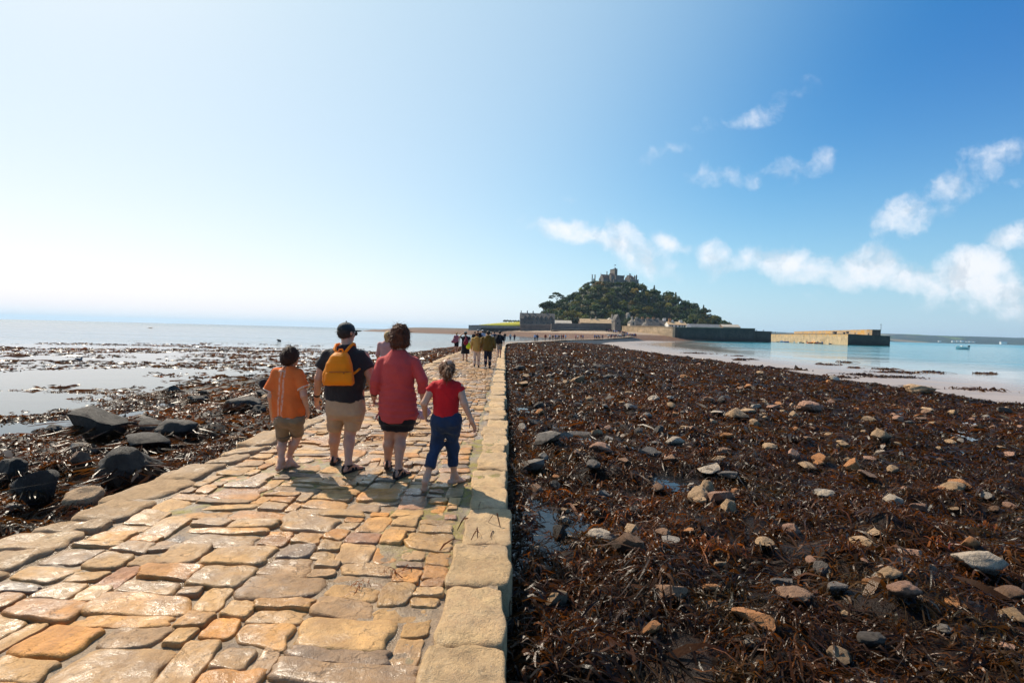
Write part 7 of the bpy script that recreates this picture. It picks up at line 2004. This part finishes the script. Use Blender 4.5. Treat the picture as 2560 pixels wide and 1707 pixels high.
# ------------------------------------------------------------------ trees
def leaf_mat():
    m, nt = new_mat('tree_leaves'); g = NG(nt)
    oi = g.n('ShaderNodeObjectInfo'); t = g.attr('tone').outputs['Fac']
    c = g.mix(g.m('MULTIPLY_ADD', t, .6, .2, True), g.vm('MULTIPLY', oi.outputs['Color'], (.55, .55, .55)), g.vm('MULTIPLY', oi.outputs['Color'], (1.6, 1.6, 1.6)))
    p = g.pbsdf(c, .6, None, .25); tr = g.n('ShaderNodeBsdfTranslucent', None, Color=g.vm('MULTIPLY', c, (1.5, 1.5, .8)))
    mx = g.n('ShaderNodeMixShader', None, Fac=.25); g.put(mx.inputs[1], p); g.put(mx.inputs[2], tr.outputs[0]); g.out(mx.outputs[0]); return m
M_LEAF = leaf_mat(); M_BARK = plain('bark', (.055, .04, .03), .9, .3, 3)
def leaf_cloud(r_, lobes, n, size, flat=.75):
    V = []; T = []
    for k in range(n):
        cx, cy, cz, rx, rz_ = lobes[r_.integers(len(lobes))]
        d = unit(r_.normal(size=3)); d[2] = d[2] if d[2] > -.35 else -d[2] * .5
        rr = r_.uniform(.72, 1.05)
        p = np.array([cx + d[0] * rx * rr, cy + d[1] * rx * rr, cz + d[2] * rz_ * rr])
        nrm = unit(d + r_.normal(size=3) * .7); a = unit(np.cross(nrm, r_.normal(size=3))); b = np.cross(nrm, a); s_ = size * r_.uniform(.6, 1.3)
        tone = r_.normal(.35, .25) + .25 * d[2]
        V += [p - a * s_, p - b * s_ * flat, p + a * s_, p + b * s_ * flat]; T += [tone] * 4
    V = np.array(V); F_ = np.arange(len(V)).reshape(-1, 4)
    return V, F_, np.array(T)
TREES = []
for k in range(7):
    r_ = np.random.default_rng(300 + k)
    lob = [(0, 0, 6.2, 2.6, 2.2)] + [(2.3 * math.cos(a), 2.3 * math.sin(a), r_.uniform(3.6, 6.4), r_.uniform(1.4, 2.3), r_.uniform(1.2, 1.9)) for a in np.linspace(0, 2 * PI, 7)[:-1] + r_.uniform(0, 1)]
    V, F_, T_ = leaf_cloud(r_, lob, 420, .62)
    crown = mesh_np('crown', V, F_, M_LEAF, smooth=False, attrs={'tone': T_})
    mb = MB().tube([(0, 0, -1.5), (.1, 0, 2), (0, .1, 4.5)], [.45, .33, .18], 6)
    for a in np.linspace(0, 2 * PI, 5)[:-1]: mb.tube([(0, 0, 2.4), (1.2 * math.cos(a), 1.2 * math.sin(a), 4), (2 * math.cos(a), 2 * math.sin(a), 5)], [.2, .13, .06], 5)
    TREES.append((crown, mb.mesh('trunk', M_BARK, True)))
for k in range(3):   # pointed conifers
    r_ = np.random.default_rng(400 + k); lob = [(0, 0, 2.2 + 1.5 * j, 2.4 - .42 * j, 1.0) for j in range(6)]
    V, F_, T_ = leaf_cloud(r_, lob, 380, .5)
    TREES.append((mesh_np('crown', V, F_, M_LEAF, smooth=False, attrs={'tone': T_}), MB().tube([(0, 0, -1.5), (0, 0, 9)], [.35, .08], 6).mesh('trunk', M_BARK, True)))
def tree(x, y, z, k, s_, col, label, group=None, sz_=1.0):
    t = thing('tree', label, 'tree', (x, y, z), 0 if k == 10 else rs.uniform(0, 6.28), group); t.scale = (s_, s_, s_ * sz_)
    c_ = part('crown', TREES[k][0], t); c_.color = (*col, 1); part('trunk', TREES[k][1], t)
GD, GM, GO, GY = (.022, .042, .011), (.046, .066, .014), (.11, .10, .016), (.24, .20, .03)
zone = lambda y, z: 'upper slope just below the castle' if z > 33 else 'middle slope of the island' if z > 16 else 'foot of the wooded slope behind the houses'
n_ = 0; placed = []
rs = np.random.default_rng(77)
tries = 0
while n_ < 262 and tries < 14000:
    tries += 1
    x = rs.uniform(_ox[1], _ox[-2]); y = rs.uniform(418, 528); z = float(island_z(np.array([x]), np.array([y]))[0])
    ptop = np.interp(x, _ox, _oz)
    if z < 5.2 or (y > 505 and z > 40 and c0.x - 26 < x < c0.x + 26): continue
    if any((x - a) ** 2 + (y - b) ** 2 < (4.1 * s0) ** 2 for a, b, s0 in placed): continue
    pal = rs.choice(4, p=[.52, .27, .16, .05]); col = (GD, GM, GO, GY)[pal]; col = tuple(q * rs.uniform(.8, 1.25) for q in col)
    s_ = rs.uniform(.8, 1.3); k = rs.integers(7) if rs.random() < .88 else 7 + rs.integers(3)
    if z + 8.4 * s_ > ptop + 1.2 and y > 480: s_ = max(.5, (ptop + .8 - z) / 8.4)
    kindn = ('dark green', 'mid green', 'olive', 'yellowish')[pal] + (' pointed conifer' if k > 6 else ' rounded tree')
    tree(x, y, z, k, s_, col, f'{kindn} on the {zone(y, z)}', f'{kindn}s on the {zone(y, z)}'); placed.append((x, y, s_)); n_ += 1
# single trees that stand out
r_ = np.random.default_rng(9)
V, F_, T_ = leaf_cloud(r_, [(0, 0, 11.0, 4.2, 1.3), (3.6, .5, 9.8, 3.2, 1.0), (-3.8, 0, 9.2, 3.0, .9), (5.2, 0, 8.2, 2.6, .8), (-1, 1, 12.0, 3.0, .9), (-5.0, .4, 7.8, 2.2, .7)], 760, .55)
pn = (mesh_np('crown', V, F_, M_LEAF, smooth=False, attrs={'tone': T_}), MB().tube([(0, 0, -1), (.3, 0, 5), (0, 0, 11)], [.45, .35, .15], 6).tube([(.2, 0, 6.5), (2, .2, 9), (3.4, 0, 9.2)], [.2, .14, .06], 5).tube([(.2, 0, 6), (-1.8, 0, 8.6), (-2.6, 0, 9.4)], [.2, .12, .06], 5).mesh('trunk', M_BARK, True))
TREES.append(pn)
p = PY(*q2(778, 400), 500); tree(p.x, 500, p.z - 3.4, 10, 1.12, GD, 'tall flat topped pine standing out against the sky at the left of the wood')
for zx, zy, sc_, k, col, lab in [(665, 468, .95, 1, GD, 'dark tree at the left end of the wood by the terrace'), (690, 470, 1.1, 2, GD, 'dark tree just right of the one at the left end of the wood'), (720, 472, 1.2, 3, GD, 'dark bushy tree under the flat topped pine'),
                                 (870, 535, .95, 3, GO, 'olive green tree behind the white roofed building'), (905, 535, 1.0, 4, GO, 'tall olive green tree behind the white roofed building'), (955, 538, .85, 5, GY, 'round yellow green tree beside the tan roofed store'), (820, 545, .6, 2, GO, 'low olive bush by the end of the terrace'),
                                 (1990, 568, .55, 4, GO, 'yellowish bush at the right foot of the wood'), (2085, 573, .42, 8, GD, 'lone small dark conifer at the far right of the wood'), (2045, 570, .55, 1, GD, 'dark tree near the right end of the wood')]:
    Yt = 420; p = PY(*q2(zx, zy), Yt); tree(p.x, Yt, p.z - .3, k, sc_, col, lab)
# lawn, hedge and low sea wall on the left
lp = [(1196, 812.6, 392), (1228, 813.2, 392), (1262, 814, 392), (1301, 813, 392)]; lt = [(1198, 811.8, 430), (1232, 808.5, 440), (1262, 806, 445), (1301, 804.5, 445)]
V = [PY(*p)[:] for p in lp] + [PY(*p)[:] for p in lt] + [tuple(PY(*p) + Vector((0, 0, -4))) for p in lp]
o = link('lawn', mesh_np('lawn', V, np.array([(i, i + 1, 5 + i, 4 + i) for i in range(3)] + [(8 + i, 9 + i, 1 + i, i) for i in range(3)]), M_GRASS)); tag(o, 'bright yellow green sloping lawn left of the terrace', kind='structure')
def b9(zx, zy): return 1100 + zx / 9.8, 800 + zy / 9.8
px_wall('sea_wall', 'low pale pinkish sea wall below the bright lawn', 'wall', b9, [(700, 132), (960, 128), (1200, 142), (1975, 158)], 389, 2, plain('pale_pink_stone', (.44, .32, .25), .85, .25, .8, .3, .05, .3, 'World'), 250, M_PALE)
px_wall('wall_footing', 'dark weedy footing of the low pinkish sea wall', 'wall', b9, [(1000, 190), (1500, 200), (1975, 200)], 386, 2, M_QUAY, 260)
r_ = np.random.default_rng(5); p0_, p1_ = PY(1262, 806, 446), PY(1303, 804, 446)
V, F_, T_ = leaf_cloud(r_, [(t * (p1_.x - p0_.x), 0, 1.0, 1.6, 1.2) for t in np.linspace(0, 1, 7)], 420, .5)
hd_ = thing('hedge', 'dark hedge along the top of the bright lawn', 'hedge', tuple(p0_)); o = part('leaves', mesh_np('leaves', V, F_, M_LEAF, smooth=False, attrs={'tone': T_}), hd_); o.color = (*GM, 1)

# ------------------------------------------------------------------ far coast, gull and rock
xh = np.linspace(1750, 5200, 220); rows = [0, .12, .35, .65, 1.0, 1.3]
top = 62 + 12 * fbm(xh * .0016, 0 * xh, 3.0, 4) - 14 * sstep(2900, 3400, xh) * 0
V = []; 
for f in rows:
    yb = 3500 - (xh - 2400) * .35 * sstep(2400, 5200, xh)
    z = top * np.sin(min(1, f) * PI / 2) ** .8 - (2 if f == 0 else 0) - (30 * (f - 1) if f > 1 else 0); z = z + (f > 0) * fbm(xh * .004, xh * 0 + f * 3, 1, 4) * 9 * (f <= 1)
    V += [(a, b + f * 900, SEA + c) for a, b, c in zip(xh, yb, z)]
n_ = len(xh); F_ = np.array([(j * n_ + i, j * n_ + i + 1, (j + 1) * n_ + i + 1, (j + 1) * n_ + i) for j in range(len(rows) - 1) for i in range(n_ - 1)])
m, nt = new_mat('far_fields'); g = NG(nt)
pp = g.vm('MULTIPLY', g.pos(), (.0042, .0022, .02)); vo = g.n('ShaderNodeTexVoronoi', None, Scale=1.0); g.put(vo.inputs['Vector'], pp)
n1 = g.noise(g.pos(), .006, 4, .6)
sc_ = g.n('ShaderNodeSeparateColor', None, Color=vo.outputs['Color'])
c = g.ramp(sc_.outputs[0], [(0, (.012, .030, .016)), (.45, (.018, .042, .018)), (.62, (.09, .14, .025)), (.76, (.16, .12, .06)), (.85, (.015, .03, .016))], 'CONSTANT')
c = g.mix(g.mr(n1.outputs[0], .48, .54), (.008, .018, .014), c)
g.out(g.pbsdf(c, .9, None, .1))
o = link('hills', mesh_np('hills', V, F_, m)); tag(o, 'low blue green hills with fields across the bay', kind='structure')
for k, (px, py, wpx, lab) in enumerate([(2349, 853.5, 6, 'leftmost tiny white house on the far shore'), (2383, 854, 7, 'second tiny white house on the far shore'), (2394, 853.5, 6, 'tiny white house right of the pair on the far shore'), (2405, 854, 8, 'wider tiny white house on the far shore'), (2416, 854.5, 5, 'tiny white house near the middle of the far shore'), (2425, 854.5, 6, 'tiny white house above the motorboat stern'), (2434, 855, 5, 'rightmost tiny white house of the far village'), (2508, 859.5, 15, 'long white hall on the far shore at the right')]):
    Y = 3480 - max(0, (px - 2349)) * 1.0; a = PY(px, py, Y); w_ = wpx * Y / FPX
    t = thing('house', lab, 'house', (a.x, Y, max(a.z - 3, SEA)), 0, 'white houses on the far shore'); h_ = w_ * .42
    part('wall', MB().box((0, 0, h_ / 2), (w_, 12, h_)).mesh('wall', M_WHITE), t)
    part('roof', MB().hexa([(-w_ / 2 - .5, -7, h_), (w_ / 2 + .5, -7, h_), (w_ / 2 + .5, 7, h_), (-w_ / 2 - .5, 7, h_), (-w_ / 2 - .5, -.2, h_ * 1.5), (w_ / 2 + .5, -.2, h_ * 1.5), (w_ / 2 + .5, .2, h_ * 1.5), (-w_ / 2 - .5, .2, h_ * 1.5)]).mesh('roof', M_SLATEB), t)
gp = PZ(198, 905, SEA); gull = thing('gull', 'grey and white gull standing in the shallows left of the causeway', 'bird', (gp.x, gp.y, SEA))
S = SDF(); S.ell((0, 0, .16), (.17, .075, .075), .03, Matrix.Rotation(.15, 3, 'Y')); S.cap((.12, 0, .20), (.15, 0, .27), .045, .038, .04); S.ell((.16, 0, .285), (.05, .04, .04), .02); S.cap((.20, 0, .28), (.25, 0, .27), .013, .006, .01); S.cap((-.12, 0, .17), (-.27, 0, .16), .04, .012, .03)
for q in (-1, 1): S.cap((.02, .025 * q, .12), (.03, .03 * q, -.02), .010, .008, .01)
V, F_ = S.mesh(.010, 1); part('body', mesh_np('body', V * 1.25, F_, plain('gull_grey', (.22, .22, .24), .7)), gull)
for q in (-1, 1):
    S = SDF(); S.ell((-.03, .07 * q, .185), (.17, .018, .055), .01, Matrix.Rotation(.12, 3, 'Y')); V, F_ = S.mesh(.010, 1); part('wing', mesh_np('wing', V * 1.25, F_, plain('gull_wing', (.10, .10, .115), .7)), gull)
rock(696, 853, 11, .45, 'black', 'lone black rock awash in the sea left of the person in black cap', 1, SEA, 3)
rock(372, 820.5, 24, .12, 'black', 'thin line of black rock awash far out on the left', 1, SEA, 3)

# ------------------------------------------------------------------ sea air
m, nt = new_mat('sea_haze'); g = NG(nt)
pv = g.n('ShaderNodeVolumePrincipled', None, Density=HAZE, Anisotropy=.2); pv.inputs['Color'].default_value = (.55, .78, 1.0, 1)
g.out(None, pv.outputs[0])
o = link('haze', MB().box((0, 7000, 60), (60000, 20000, 140)).mesh('haze', m)); tag(o, 'thin pale sea haze over the bay', kind='stuff');
